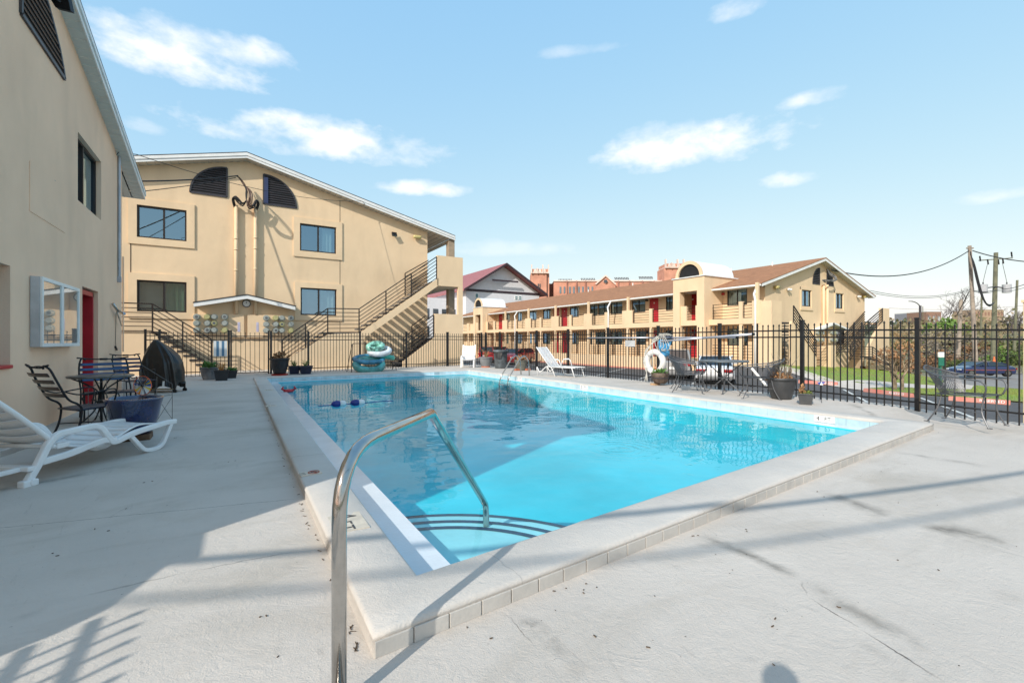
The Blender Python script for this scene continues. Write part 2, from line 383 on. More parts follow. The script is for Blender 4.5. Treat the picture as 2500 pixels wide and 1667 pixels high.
# ================================================================= SETTING
def lerp(a,b,t): return a+(b-a)*t
def sst(t): t=max(0,min(1,t)); return t*t*(3-2*t)
def deckz(x,y):
    zl=.05*max(0,min(1,(y-4)/13)); zr=.092*sst((y-2.45)/1.1)
    return lerp(zl,zr,sst((x-.5)/7.6))
def concrete(name,col,rough=.85,lines=(),stain=.5,swirl=True):
    m=mat(name,col,rough,var=.05,vs=.9,bump=0,spec=.25,det=8); t,b=nodes(m)
    tcn=N(t,'ShaderNodeTexCoord'); src=b.inputs['Base Color'].links[0].from_socket
    def noise(s,d,r=.6,sc=None,dist=0):
        n=N(t,'ShaderNodeTexNoise'); n.inputs['Scale'].default_value=s; n.inputs['Detail'].default_value=d; n.inputs['Roughness'].default_value=r; n.inputs['Distortion'].default_value=dist
        if sc: mp=N(t,'ShaderNodeMapping'); mp.inputs['Scale'].default_value=sc; mp.inputs['Rotation'].default_value=(0,0,.5); t.links.new(tcn.outputs['Object'],mp.inputs[0]); t.links.new(mp.outputs[0],n.inputs[0])
        else: t.links.new(tcn.outputs['Object'],n.inputs[0])
        return n.outputs[0]
    def rng(v,a,b_,c=0,d=1):
        r=N(t,'ShaderNodeMapRange'); r.inputs[1].default_value=a; r.inputs[2].default_value=b_; r.inputs[3].default_value=c; r.inputs[4].default_value=d; t.links.new(v,r.inputs[0]); return r.outputs[0]
    dk=tuple(c*.66 for c in col)
    src=mix_(t,rng(noise(.55,7,.65,(1,2.4,1),.6),.5,.72,0,.55*stain),src,(col[0]*.72,col[1]*.71,col[2]*.68))
    src=mix_(t,rng(noise(1.7,6,.7),.55,.75,0,.35*stain),src,(col[0]*.80,col[1]*.76,col[2]*.70))
    src=mix_(t,rng(noise(2.6,8,.75,(3,.7,1),1.2),.6,.7,0,.35*stain),src,tuple(c*.62 for c in col))
    src=mix_(t,rng(noise(60,2),.66,.76,0,.35),src,tuple(c*.6 for c in col))
    src=mix_(t,rng(noise(23,3,.8),.70,.74,0,.6*stain),src,(.12,.10,.085))
    # stains that run along worn joints: segments (x0,y0,x1,y1,width,strength)
    sp=N(t,'ShaderNodeSeparateXYZ'); t.links.new(tcn.outputs['Object'],sp.inputs[0])
    wob=math_(t,'MULTIPLY',math_(t,'SUBTRACT',noise(2.2,5),.5),.28); wob2=math_(t,'MULTIPLY',math_(t,'SUBTRACT',noise(9,4),.5),.05)
    for (x0,y0,x1,y1,w_,s_) in lines:
        L=math.hypot(x1-x0,y1-y0); ux,uy=(x1-x0)/L,(y1-y0)/L
        dx=math_(t,'SUBTRACT',sp.outputs[0],x0); dy=math_(t,'SUBTRACT',sp.outputs[1],y0)
        al=math_(t,'ADD',math_(t,'MULTIPLY',dx,ux),math_(t,'MULTIPLY',dy,uy)); ac=math_(t,'SUBTRACT',math_(t,'MULTIPLY',dx,-uy),math_(t,'MULTIPLY',dy,-ux))
        ac=math_(t,'ABSOLUTE',math_(t,'ADD',ac,wob if w_>.03 else wob2))
        f=math_(t,'SUBTRACT',1,math_(t,'DIVIDE',ac,w_),clamp=True)
        e=math_(t,'MULTIPLY',math_(t,'MULTIPLY',al,8,clamp=True),math_(t,'MULTIPLY',math_(t,'SUBTRACT',L,al),8,clamp=True))
        f=math_(t,'MULTIPLY',math_(t,'MULTIPLY',f,e),min(1,s_*1.35))
        if w_>.03: f=math_(t,'MULTIPLY',f,rng(noise(4,5),.35,.6))
        src=mix_(t,f,src,(.17,.155,.135) if w_>.03 else (.06,.05,.045))
    t.links.new(src,b.inputs['Base Color'])
    h=math_(t,'ADD',math_(t,'MULTIPLY',noise(26,6,.7,None,2.5),.6),math_(t,'MULTIPLY',noise(150,2),.25))
    h=math_(t,'ADD',h,math_(t,'MULTIPLY',noise(5,4,.6,None,3.0),.8))
    bn=N(t,'ShaderNodeBump'); bn.inputs['Strength'].default_value=.75; bn.inputs['Distance'].default_value=.009
    t.links.new(h,bn.inputs['Height']); t.links.new(bn.outputs[0],b.inputs['Normal'])
    return m
DECKC=(.575,.52,.465)
def PXL(*a): 
    out=[]
    for x0,y0,x1,y1,w_,s_ in a: p,q=gp(x0,y0),gp(x1,y1); out.append((p.x,p.y,q.x,q.y,w_,s_))
    return out
M_DECK=concrete('deck_concrete',DECKC,lines=PXL(
  (1697,1302,1954,1414,.085,.6),(1954,1414,2330,1620,.10,.45),(1954,1416,1972,1455,.006,.75),(1972,1455,2099,1534,.006,.75),(2099,1534,2310,1667,.007,.8),
  (1997,1195,2228,1277,.12,.55),(2228,1277,2500,1330,.11,.7),(2185,1101,2420,1142,.12,.4),(1236,1497,1374,1613,.055,.8),(1374,1613,1412,1664,.05,.6),(1240,1500,1310,1580,.004,.6),
  (2340,1300,2440,1310,.16,.5),(2420,1440,2499,1475,.13,.7),(1690,1325,1760,1342,.06,.5),(2090,1550,2180,1620,.05,.3),
  (10,1512,120,1480,.05,.5),(200,1455,460,1395,.012,.3),(460,1395,720,1345,.007,.4))+[
  (-2.4,4.62,.43,3.98,.005,.6),(-2.4,8.2,.43,8.0,.005,.4),(-2.4,12.3,.43,12.2,.005,.4),(-2.2,5.2,-.9,5.9,.10,.5),
  (8.3,6.2,10,6.1,.006,.5),(8.3,9.6,10,9.5,.006,.5),(8.3,13.1,10,13,.006,.5),(8.4,3.1,9.8,4.0,.08,.5)],stain=1.5)
M_COPE=concrete('coping_plaster',(.575,.535,.49),stain=.45,lines=[(1.20,1.75,1.15,2.45,.004,.22),(2.75,1.75,2.7,2.6,.004,.22),(4.3,1.9,4.25,2.75,.004,.2),(5.9,2,5.85,2.9,.004,.2),(.3,5.0,.9,5.0,.006,.4),(.3,7.4,.9,7.4,.006,.4)])
O=[(.459,1.823),(8.42,2.44),(8.36,17.15),(.434,16.95)]
I=[(.765,2.18),(8.04,2.87),(8.04,16.82),(.79,16.6)]
dk=MB()
def patch(A,B,C_,D_,st=.22):
    nu=max(1,int(max(math.dist(A,B),math.dist(D_,C_))/st)); nv=max(1,int(max(math.dist(B,C_),math.dist(A,D_))/st))
    def fn(u,v):
        x=lerp(lerp(A[0],B[0],u),lerp(D_[0],C_[0],u),v); y=lerp(lerp(A[1],B[1],u),lerp(D_[1],C_[1],u),v); return (x,y,deckz(x,y))
    dk.grid(fn,nu,nv)
EX=10.32
patch((-2.45,-5),(.459,-5),O[0],(-2.45,1.823)); patch((.459,-5),(8.42,-5),O[1],O[0]); patch((8.42,-5),(EX,-5),(EX,2.44),O[1])
patch((-2.45,1.823),O[0],O[3],(-2.45,16.95)); patch(O[1],(EX,2.44),(EX,17.15),O[2])
patch((-2.45,16.95),O[3],(.434,20.6),(-2.45,20.6)); patch(O[3],O[2],(8.36,20.6),(.434,20.6)); patch(O[2],(EX,17.15),(EX,20.6),(8.36,20.6))
patch((-9,1.8),(-2.45,1.8),(-2.45,20.6),(-9,20.6),2); patch((-9,-5),(-2.45,-5),(-2.45,1.8),(-9,1.8),2)
n=60
for i in range(n):   # edge of the slab towards the lower parking lot
    y0=-5+25.6*i/n; y1=-5+25.6*(i+1)/n; dk.poly([(EX,y0,deckz(EX,y0)),(EX,y1,deckz(EX,y1)),(EX,y1,-1),(EX,y0,-1)])
struct(dk.build('pool_deck',M_DECK,recalc=False))
# walkway between the back fence and the building
w=MB(); w.grid(lambda u,v:(-9+19.4*u,20.6+1.5*v,.048),8,1); w.box(-9,10.4,22.1,22.2,-.5,.04); struct(w.build('walkway',M_DECK,recalc=False))
# coping ring: rounded section swept along the four sides
cp=MB(); CZ=.1
def ringpt(k,t):  # t: 0 outer .. 1 inner
    return (lerp(O[k][0],I[k][0],t),lerp(O[k][1],I[k][1],t))
sec=[(0,-.02),(0,.068),(-.012,.074),(-.012,.082),(.01,.093),(.045,.1),(.5,.102),(.93,.1),(.975,.094),(1,.08),(1.0,.055)]
NS=90
for k in range(4):
    k2=(k+1)%4
    def fn(u,v,k=k,k2=k2):
        i=min(int(round(v*(len(sec)-1))),len(sec)-1); t,z=sec[i]
        a=ringpt(k,t); b=ringpt(k2,t); wv=.0035*math.sin(u*47+k)+.002*math.sin(u*131)
        return (lerp(a[0],b[0],u),lerp(a[1],b[1],u),z+(wv if .03<t<.95 else 0)*(min(u,1-u)*20 if min(u,1-u)<.05 else 1))
    cp.grid(fn,NS,len(sec)-1)
struct(cp.build('pool_coping',M_COPE,smooth=True,merge=True))
# glazed tile band on the outer face (near side)
tl=MB(); A0,A1=Vector((*O[0],0)),Vector((*O[1],0)); L=(A1-A0).length; u=(A1-A0)/L; nn=Vector((u.y,-u.x,0)); nt_=int(L/.166)
for i in range(nt_):
    a=A0+u*(i*.166+.003); b=A0+u*((i+1)*.166-.003); zt=.07
    c=(a+b)/2+nn*.004; c.z=zt/2-.003+deckz(c.x,c.y)*.5
    tl.obox(c,u*.080,nn*.005,Vector((0,0,zt/2-.002)))
M_TILE=mat('grey_tile',(.50,.47,.43),.35,var=.1,vs=4,bump=.1,bs=60)
struct(tl.build('coping_tile',M_TILE,bevel=.003))
# ---- basin
WZ=-.064
M_BAND=mat('pool_tile_band',(.48,.66,.72),.35,var=.14,vs=3); 
t,b=nodes(M_BAND); tcn=N(t,'ShaderNodeTexCoord'); 
def gridlines(m,sx,sy,sz,col,wd=.03,f_=.6):
    t,b=nodes(m); tcn=N(t,'ShaderNodeTexCoord'); sp=N(t,'ShaderNodeSeparateXYZ'); t.links.new(tcn.outputs['Object'],sp.inputs[0]); tot=None
    for k,s in enumerate((sx,sy,sz)):
        if not s: continue
        v=math_(t,'LESS_THAN',math_(t,'FRACT',math_(t,'MULTIPLY',sp.outputs[k],1/s)),wd); tot=v if tot is None else math_(t,'MAXIMUM',tot,v)
    t.links.new(mix_(t,math_(t,'MULTIPLY',tot,f_),b.inputs['Base Color'].links[0].from_socket,col),b.inputs['Base Color'])
gridlines(M_BAND,.305,.305,0,(.12,.2,.25),.022,.55)
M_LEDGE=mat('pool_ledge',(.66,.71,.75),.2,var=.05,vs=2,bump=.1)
M_FLOOR=mat('water_tint_plaster',(.035,.60,.71),.6,var=.10,vs=.7,bump=.25,bs=9,det=8,dist=.01)  # white plaster with the turquoise of deeper water painted into its colour
M_STEP=mat('water_tint_step',(.34,.70,.74),.6,var=.08,vs=1.5,bump=.3,bs=12,dist=.01)  # paler tint of shallow water, likewise put into the plaster colour
M_NAVY=mat('navy_tile',(.012,.035,.09),.3,var=.3,vs=20)
J=[(I[0][0]+.30,I[0][1]+.20),(I[1][0]-.27,I[1][1]+.06),(I[2][0]-.27,I[2][1]-.3),(I[3][0]+.30,I[3][1]-.3)]
LZ=-.052
bs=MB()
for k in range(4):
    k2=(k+1)%4; a,b_=I[k],I[k2]; bs.grid(lambda u,v,a=a,b_=b_:(lerp(a[0],b_[0],u),lerp(a[1],b_[1],u),lerp(.056,LZ-.05,v)),30,1)
struct(bs.build('pool_tile_band',M_BAND))
lg=MB()
for k in range(4):
    k2=(k+1)%4; lg.poly([(*I[k],LZ),(*I[k2],LZ),(*J[k2],LZ),(*J[k],LZ)])
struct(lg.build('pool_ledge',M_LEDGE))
fl=MB()
def floorz(y): return -.42-.42*sst((y-6)/8)
for k in range(4):
    k2=(k+1)%4; a,b_=J[k],J[k2]
    fl.grid(lambda u,v,a=a,b_=b_:(lerp(a[0],b_[0],u),lerp(a[1],b_[1],u),lerp(LZ,floorz(lerp(a[1],b_[1],u)),v)),24,3)
fl.grid(lambda u,v:(lerp(lerp(J[0][0],J[1][0],u),lerp(J[3][0],J[2][0],u),v),lerp(lerp(J[0][1],J[1][1],u),lerp(J[3][1],J[2][1],u),v),floorz(lerp(lerp(J[0][1],J[1][1],u),lerp(J[3][1],J[2][1],u),v))),20,40)
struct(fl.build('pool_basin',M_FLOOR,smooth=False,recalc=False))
# three curved entry steps in the near left corner with navy nosings
cx,cy=.9,2.15
for i,(R,zt,RY) in enumerate(((1.15,-.19,1.27),(1.45,-.27,1.60),(1.76,-.345,1.95))):
    stp=MB(); pts=[(J[0][0],J[0][1]+.0)]
    q=[(cx+R*math.cos(a),cy+RY*math.sin(a)+.0) for a in [PI*.0+PI*.5*j/22*1.05 for j in range(23)]]
    q=[(x,y) for x,y in q if x>J[0][0]-.001]; q=[(x,max(y,J[0][1]+(x-J[0][0])*.085)) for x,y in q]
    top=[(J[0][0],q[-1][1])]
    outl=[(J[0][0],J[0][1])]+q+top
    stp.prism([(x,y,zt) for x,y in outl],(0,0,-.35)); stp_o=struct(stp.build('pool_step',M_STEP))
    ns_=MB(); qq=q+top; w_=.05
    for (a,b_) in zip(qq[:-1],qq[1:]):
        d=Vector((b_[0]-a[0],b_[1]-a[1],0)); 
        if d.length<1e-3: continue
        d.normalize(); n_=Vector((-d.y,d.x,0)); pa,pb=Vector((*a,zt+.004)),Vector((*b_,zt+.004)); ns_.poly([pa,pb,pb+n_*w_,pa+n_*w_])
        ns_.poly([pa-n_*.003,pb-n_*.003,pb-n_*.003-Vector((0,0,.05)),pa-n_*.003-Vector((0,0,.05))])
    struct(ns_.build('step_nosing',M_NAVY,recalc=False))
# water: clear, mirror-like towards grazing angles, small wind ripples
mw=bpy.data.materials.new('pool_water'); mw.use_nodes=True; t=mw.node_tree; t.nodes.clear()
tcn=N(t,'ShaderNodeTexCoord')
def wn(s,d,sc,dist=0):
    mp=N(t,'ShaderNodeMapping'); mp.inputs['Scale'].default_value=sc; t.links.new(tcn.outputs['Object'],mp.inputs[0])
    n=N(t,'ShaderNodeTexNoise'); n.inputs['Scale'].default_value=s; n.inputs['Detail'].default_value=d; n.inputs['Distortion'].default_value=dist; t.links.new(mp.outputs[0],n.inputs[0]); return n.outputs[0]
h=math_(t,'ADD',math_(t,'MULTIPLY',wn(1.6,2,(1,1.3,1)),1.0),math_(t,'MULTIPLY',wn(7,2,(1.4,.8,1),.6),.09))
sp=N(t,'ShaderNodeSeparateXYZ'); t.links.new(tcn.outputs['Object'],sp.inputs[0])
dx=math_(t,'SUBTRACT',sp.outputs[0],4.0); dy=math_(t,'SUBTRACT',sp.outputs[1],4.1)
rr=math_(t,'SQRT',math_(t,'ADD',math_(t,'MULTIPLY',dx,dx),math_(t,'MULTIPLY',dy,dy)))
spot=math_(t,'SUBTRACT',1,math_(t,'DIVIDE',rr,.75),clamp=True)
h=math_(t,'ADD',h,math_(t,'MULTIPLY',math_(t,'MULTIPLY',spot,math_(t,'SINE',math_(t,'ADD',math_(t,'MULTIPLY',rr,48),math_(t,'MULTIPLY',wn(5,3,(1,1,1)),9)))),.16))
bn=N(t,'ShaderNodeBump'); bn.inputs['Strength'].default_value=.11; bn.inputs['Distance'].default_value=.1; t.links.new(h,bn.inputs['Height'])
geo=N(t,'ShaderNodeNewGeometry'); dp=N(t,'ShaderNodeVectorMath',operation='DOT_PRODUCT'); t.links.new(geo.outputs['Incoming'],dp.inputs[0]); t.links.new(bn.outputs[0],dp.inputs[1])
schl=math_(t,'ADD',.02,math_(t,'MULTIPLY',.98,math_(t,'POWER',math_(t,'SUBTRACT',1,math_(t,'ABSOLUTE',dp.outputs['Value']),clamp=True),5)))
tr=N(t,'ShaderNodeBsdfTransparent'); tr.inputs[0].default_value=(.86,.96,.98,1)
gl=N(t,'ShaderNodeBsdfGlossy'); gl.inputs['Roughness'].default_value=.0; t.links.new(bn.outputs[0],gl.inputs['Normal'])
mx=N(t,'ShaderNodeMixShader'); t.links.new(math_(t,'MULTIPLY',schl,.78),mx.inputs[0]); t.links.new(tr.outputs[0],mx.inputs[1]); t.links.new(gl.outputs[0],mx.inputs[2])
ou=N(t,'ShaderNodeOutputMaterial'); t.links.new(mx.outputs[0],ou.inputs[0])
wt=MB(); e=.002; wt.poly([(I[0][0]+e,I[0][1]+e,WZ),(I[1][0]-e,I[1][1]+e,WZ),(I[2][0]-e,I[2][1]-e,WZ),(I[3][0]+e,I[3][1]-e,WZ)])
struct(wt.build('pool_water',mw,recalc=False))
# ---- terrain
def hz(x,y):
    base=-.95
    if x<EX+.6 and -6<y<22.3: base=-1.0
    z=base
    # lot is level, ground falls away to the east and far south
    far=max(0,x-26-max(0,y-14)*1.2); z-=min(1.25,far*.052)
    if y<-2: z-=min(1.5,(-2-y)*.05)
    if x<-8 or y>24: z=lerp(z,-.9,.6)
    # grass bank in front of the gable end
    if 22.6<x<47 and 8<y<19:
        b=sst((x-23.2)/5)*sst((46-x)/6)*sst((y-8.5)/5.5)*sst((40-x)/3+1); z+=.75*b
    # hillside with scrub to the east
    d=math.hypot(x-60,y*0+0); 
    if x>74: z+=min(4.5,(x-74)*.075)
    return z
def far_axis(a,b,fine0,fine1,st):
    v=[]; x=fine0
    while x<=fine1: v.append(x); x+=st
    s=st
    x=fine0
    while x>a: s*=1.5; x-=s; v.append(max(x,a))
    s=st; x=fine1
    while x<b: s*=1.5; x+=s; v.append(min(x,b))
    return sorted(set(v))
XS=far_axis(-900,1500,-12,100,1.0); YS=far_axis(-900,1500,-14,70,1.0)
g=MB(); nx=len(XS)
for y in YS:
    for x in XS: g.v.append(Vector((x,y,hz(x,y)-.03)))
for j in range(len(YS)-1):
    for i in range(nx-1): a=j*nx+i; g.f.append((a,a+1,a+nx+1,a+nx))
M_GROUND=mat('dry_ground',(.20,.17,.11),.95,var=.25,vs=.35,bump=.5,bs=8,col2=(.13,.15,.06),det=8)
struct(g.build('ground',M_GROUND,smooth=True,recalc=False))
def sheet(name,m,poly,dz,st=.5,kind='structure',fn=None):
    "sheet cut to a polygon that follows the terrain"
    xs=[p[0] for p in poly]; ys=[p[1] for p in poly]; bm=bmesh.new()
    x0,x1,y0,y1=min(xs),max(xs),min(ys),max(ys)
    vs=[bm.verts.new((x,y,0)) for x,y in poly]; bm.faces.new(vs)
    x=math.floor(x0)+st
    while x<x1: bmesh.ops.bisect_plane(bm,geom=bm.verts[:]+bm.edges[:]+bm.faces[:],plane_co=(x,0,0),plane_no=(1,0,0)); x+=st
    y=math.floor(y0)+st
    while y<y1: bmesh.ops.bisect_plane(bm,geom=bm.verts[:]+bm.edges[:]+bm.faces[:],plane_co=(0,y,0),plane_no=(0,1,0)); y+=st
    for v in bm.verts: v.co.z=(fn or hz)(v.co.x,v.co.y)+dz
    bmesh.ops.recalc_face_normals(bm,faces=bm.faces)
    me=bpy.data.meshes.new(name); bm.to_mesh(me); bm.free(); me.materials.append(m)
    if sum(p.normal.z for p in me.polygons)<0: me.flip_normals()
    o=bpy.data.objects.new(name,me); COL.objects.link(o); o['kind']=kind; return o
M_ASPH=concrete('asphalt',(.105,.103,.105),.9,stain=.9)
sheet('parking_lot',M_ASPH,[(EX+.02,-12),(24,-12),(24,8.5),(25.2,11.5),(27.1,15.5),(27.1,62),(EX-5,62),(EX-5,22.5),(EX+.02,22.5)],.0,1)
sheet('access_road',mat('pale_road',(.27,.25,.23),.9,var=.15,vs=1),[(24,-12),(75,-12),(75,13),(62,18),(50,18),(48,11),(38,3.6),(24,.5)],.0,1)
M_GRASS=mat('grass',(.15,.24,.045),.95,var=.2,vs=1.2,bump=.8,bs=60,col2=(.24,.26,.08),det=8)
lawn=[(24.2,1.2),(37.5,4.2),(47,11.5),(48,17),(38,17.5),(30,17),(27.3,15.6),(24.6,9.5)]
LAWN_PATH=[(23.9,9.6),(24.6,11.3),(34,9.6),(46.5,12.4),(47,11.2),(34,8.3)]
sheet('lawn',M_GRASS,lawn,.02,1)
sheet('side_path',M_DECK,LAWN_PATH,.035,1)
sheet('kerb_walk',M_DECK,[(23.6,8.9),(24.5,8.9),(28.3,15.6),(27.15,15.6)],.03,1)
M_LINE=mat('line_paint',(.66,.66,.63),.8,var=.2,vs=6)
ml=MB()
def stripe(p,q,w_=.11):
    p,q=Vector((*p,0)),Vector((*q,0)); d=(q-p).normalized(); nrm=Vector((-d.y,d.x,0))*w_/2; n=max(2,int((q-p).length))
    ml.grid(lambda u,v:(lambda P_:(P_.x,P_.y,hz(P_.x,P_.y)+.012))(p+(q-p)*u+nrm*(2*v-1)),n,1)
stripe((23.7,10.0),(17.9,6.5)); stripe((22.8,7.0),(17.3,3.9)); stripe((22.3,3.4),(16.6,.2)); stripe((21.9,.4),(16.4,-2.6))
for k in range(9): stripe((27,30.4+3.05*k),(19.7,26.0+3.05*k))
for k in (1,2,3): stripe((27,30.4-3.6*k),(19.9,26.0-3.6*k))
struct(ml.build('parking_line',M_LINE,recalc=False))
# low concrete kerb in front of the long building, painted red where the stops stand
M_REDC=mat('red_kerb_paint',(.58,.17,.13),.8,var=.15,vs=3,col2=(.50,.26,.21))
kb=MB(); kb.box(27.0,27.2,16.2,60,-.95,-.82); struct(kb.build('kerb',M_REDC,bevel=.02))
def wheel_stop(p,q,lab,txt=True):
    p,q=Vector((*p,0)),Vector((*q,0)); mid=(p+q)/2; z=hz(mid.x,mid.y); d=(q-p).normalized(); n_=Vector((d.y,-d.x,0))
    th=thing('wheel_stop',lab,'wheel stop',(mid.x,mid.y,z),0,'red wheel stops along the lot',world=True)
    m=MB(); L=(q-p).length; prof=[(-.09,0),(.09,0),(.055,.16),(-.055,.16)]
    a=[mid+Vector((0,0,z))-d*L/2+n_*x+Vector((0,0,h_)) for x,h_ in prof]; m.prism(a,d*L); m.build('stop_block',M_REDC,th,bevel=.012)
    side=n_ if n_.dot(Vector((-1,-.3,0)))>0 else -n_
    c=mid+d*(L*.22 if d.dot(Vector((0,-1,0)))>0 else -L*.22)+side*.082+Vector((0,0,z+.085))
    if txt:
        x=(-d if d.y>0 else d); o=text_mesh('RESERVED',.14,M_WHITE,'lettering',th,frame_mat(c-th.location,x,Vector((-side.x*.3,-side.y*.3,1)).normalized()))
    return th
A_=gp(1950,938,-.93);B_=gp(2045,944,-.93); wheel_stop((A_.x,A_.y),(B_.x,B_.y),'red wheel stop left of the lot path, reserved lettering on its side')
A_=gp(2111,955,-.93);B_=gp(2228,969,-.93); wheel_stop((A_.x,A_.y),(B_.x,B_.y),'red wheel stop in front of the small bare tree')
A_=gp(2316,976,-.93);B_=gp(2467,987,-.93); wheel_stop((A_.x,A_.y),(B_.x,B_.y),'red wheel stop behind the grey mesh armchair')
# ================================================================= LEFT BUILDING (gable end faces +X)
XW=-2.4; PL=Plane('X',XW,1)
lb=thing('stucco_building','shaded tan stucco gable building close by on the left, with red door','building',(XW-5,7.7,0),world=True)
APEX=7.74; ZA=6.93; SLP=.225
def zroof(y): return ZA-SLP*abs(y-APEX)
z1=zf(0,0,2.8); z2=zf(0,560,2.273); zc=zf(60,640,4.611)
def rngpx(pl,z,pts):
    q=[pl.px(*z(*p)) for p in pts]; return min(a for a,_ in q),max(a for a,_ in q),q
# openings
wa0,_=PL.px(*z1(532,905)); wa1,_=PL.px(*z1(692,1105)); wz1=sum(PL.px(*z1(*p))[1] for p in((535,905),(690,1105)))/2; wz0=sum(PL.px(*z1(*p))[1] for p in((535,1370),(700,1515)))/2
da0,_=PL.px(*zc(650,280)); da1,_=PL.px(*zc(828,340)); dz1=sum(PL.px(*zc(*p))[1] for p in((650,270),(828,335)))/2
la1,_=PL.px(*D_(23,0)) if False else PL.px(25,650); lz1=PL.px(0,641)[1]; lz0=PL.px(0,902)[1]
la0=la1-1.9
vp=[(8.26,5.46),(9.97,5.46),(9.87,5.62),(9.72,5.8),(9.5,5.98),(9.22,6.18),(8.9,6.32),(8.6,6.42),(8.26,6.48)]
bwall=MB()
outer=[(2.38,-.1),(14.24,-.1),(14.24,zroof(14.24)),(APEX,ZA),(3.12,zroof(3.12)),(3.12,4.07),(2.38,4.07)]
H_=[[(wa0,wz0),(wa1,wz0),(wa1,wz1),(wa0,wz1)],[(da0,.03),(da1,.03),(da1,dz1),(da0,dz1)],[(la0,lz0),(la1,lz0),(la1,lz1),(la0,lz1)]]
bwall.wall(outer,H_,PL.P,.34)
gus=[(2.38,4.07),(2.6,4.07),(2.68,5.05),(3.12,4.1),(3.12,zroof(3.12)),(2.38,zroof(2.38))]
bwall.prism([PL.P(a,z,0) for a,z in gus],(-.3,0,0))
bwall.poly([PL.P(14.24,-.1),PL.P(14.24,-.1)+Vector((-8,0,0)),PL.P(14.24,zroof(14.24))+Vector((-8,0,0)),PL.P(14.24,zroof(14.24))])
bwall.poly([PL.P(3.12,-.1),PL.P(3.12,-.1)+Vector((-8,0,0)),PL.P(3.12,zroof(3.12))+Vector((-8,0,0)),PL.P(3.12,zroof(3.12))])
bwall.box(XW-1.3,XW-.002,2.38,3.118,-.1,4.07)
bwall.build('wall',M_TAN_SHADE,lb,recalc=False)
# roof slab, fascia, panelled soffit
rf=MB(); XO=-2.17; y0,y1=1.9,15.8
def rz(y,d=0): return zroof(y)+d
for a,b_ in ((y0,APEX),(APEX,y1)):
    rf.add([(XO+.02,a,rz(a,.18)),(XO+.02,b_,rz(b_,.18)),(-14,b_,rz(b_,.18)),(-14,a,rz(a,.18)),(XO+.02,a,rz(a,.215)),(XO+.02,b_,rz(b_,.215)),(-14,b_,rz(b_,.215)),(-14,a,rz(a,.215))],[(0,1,2,3),(7,6,5,4),(0,4,5,1),(1,5,6,2),(2,6,7,3),(3,7,4,0)])
roof=rf.build('roof',M_SHINGD,lb)
fa=MB()
for a,b_ in ((y0,APEX),(APEX,y1)):
    for (h0,h1,xx,w_) in ((-.005,.175,XO,.02),(.09,.178,XO+.022,.02)):
        fa.add([(xx,a,rz(a,h0)),(xx,b_,rz(b_,h0)),(xx,b_,rz(b_,h1)),(xx,a,rz(a,h1)),(xx-w_,a,rz(a,h0)),(xx-w_,b_,rz(b_,h0)),(xx-w_,b_,rz(b_,h1)),(xx-w_,a,rz(a,h1))],[(0,1,2,3),(7,6,5,4),(0,4,5,1),(1,5,6,2),(2,6,7,3),(3,7,4,0)])
fa.box(-14,XO-.02,y1,y1+.02,rz(y1),rz(y1,.17))
fa.build('fascia',M_WHITE,roof)
sf=MB()
for a,b_ in ((y0,APEX),(APEX,y1)):
    n=int((b_-a)/.1)
    for i in range(n):
        p,q=a+(b_-a)*i/n,a+(b_-a)*(i+1)/n; d=.012 if i%2 else 0
        sf.poly([(XO-.02,p+.004,rz(p)+d),(XO-.02,q-.004,rz(q)+d),(XW-.03,q-.004,rz(q)+d),(XW-.03,p+.004,rz(p)+d)])
        sf.poly([(XO-.02,q-.004,rz(q)+d),(XO-.02,q+.004,rz(q)+.012-d),(XW-.03,q+.004,rz(q)+.012-d),(XW-.03,q-.004,rz(q)+d)])
k=-14.0
while k<XW-.05:
    sf.poly([(k,14.2,rz(14.2)+.002),(k+.145,14.2,rz(14.2)+.002),(k+.145,y1,rz(y1)+.002),(k,y1,rz(y1)+.002)]); k+=.15
sf.poly([(-14,1.9,rz(1.9)+.01),(XW-.03,1.9,rz(1.9)+.01),(XW-.03,3.2,rz(3.2)+.01),(-14,3.2,rz(3.2)+.01)])
sf.build('soffit',M_SOFFIT,roof,recalc=False)
window(lb,PL,wa0,wa1,wz0,wz1,recess=.10,fw=.045,split=.42,curt=None)
window(lb,PL,la0,la1,lz0,lz1,recess=.26,fw=.05,split=.5)
sl_=MB(); sl_.box(XW-.3,XW+.03,la0,la1-.01,lz0+.002,lz0+.045); sl_.build('sill',M_RED,lb,bevel=.008)
sh=MB(); sh.box(XW-.33,XW-.30,da0+.002,da1-.13,.03,dz1-.16)
for (a,c,z0_,z9) in ((da0+.03,da0+.10,.03,dz1-.1),): sh.box(XW-.30,XW-.27,a,c,z0_,z9)
door=sh.build('door',mat('dark_red_door',(.22,.012,.02),.5,var=.1),lb)
df=MB(); df.box(XW-.33,XW-.05,da1-.135,da1-.085,.03,dz1-.03); df.box(XW-.33,XW-.05,da0+.01,da1-.085,dz1-.12,dz1-.03); df.box(XW-.12,XW-.02,da0+.003,da0+.05,.03,dz1-.03)
df.build('door_frame',M_RED,door,bevel=.006)
kn=MB(); kn.lathe([(.012,0),(.03,.01),(.032,.03),(.02,.05),(0,.055)],(0,0,0),14); 
dh=MB()
for zz in (1.05,1.28):
    dh=MB(); dh.ell((XW-.25,da0+.16,zz),.03,.03,.03,10,8); dh.bar((XW-.3,da0+.16,zz),(XW-.25,da0+.16,zz),.02); dh.build('door_knob',M_STEEL,door,smooth=True)
ca=MB(); ca.box(XW-.34,XW-.335,da0,da1,.03,dz1); ca.build('door_recess',M_DARK,lb)
vent(lb,PL,vp,5.46,6.45,.088,.05)
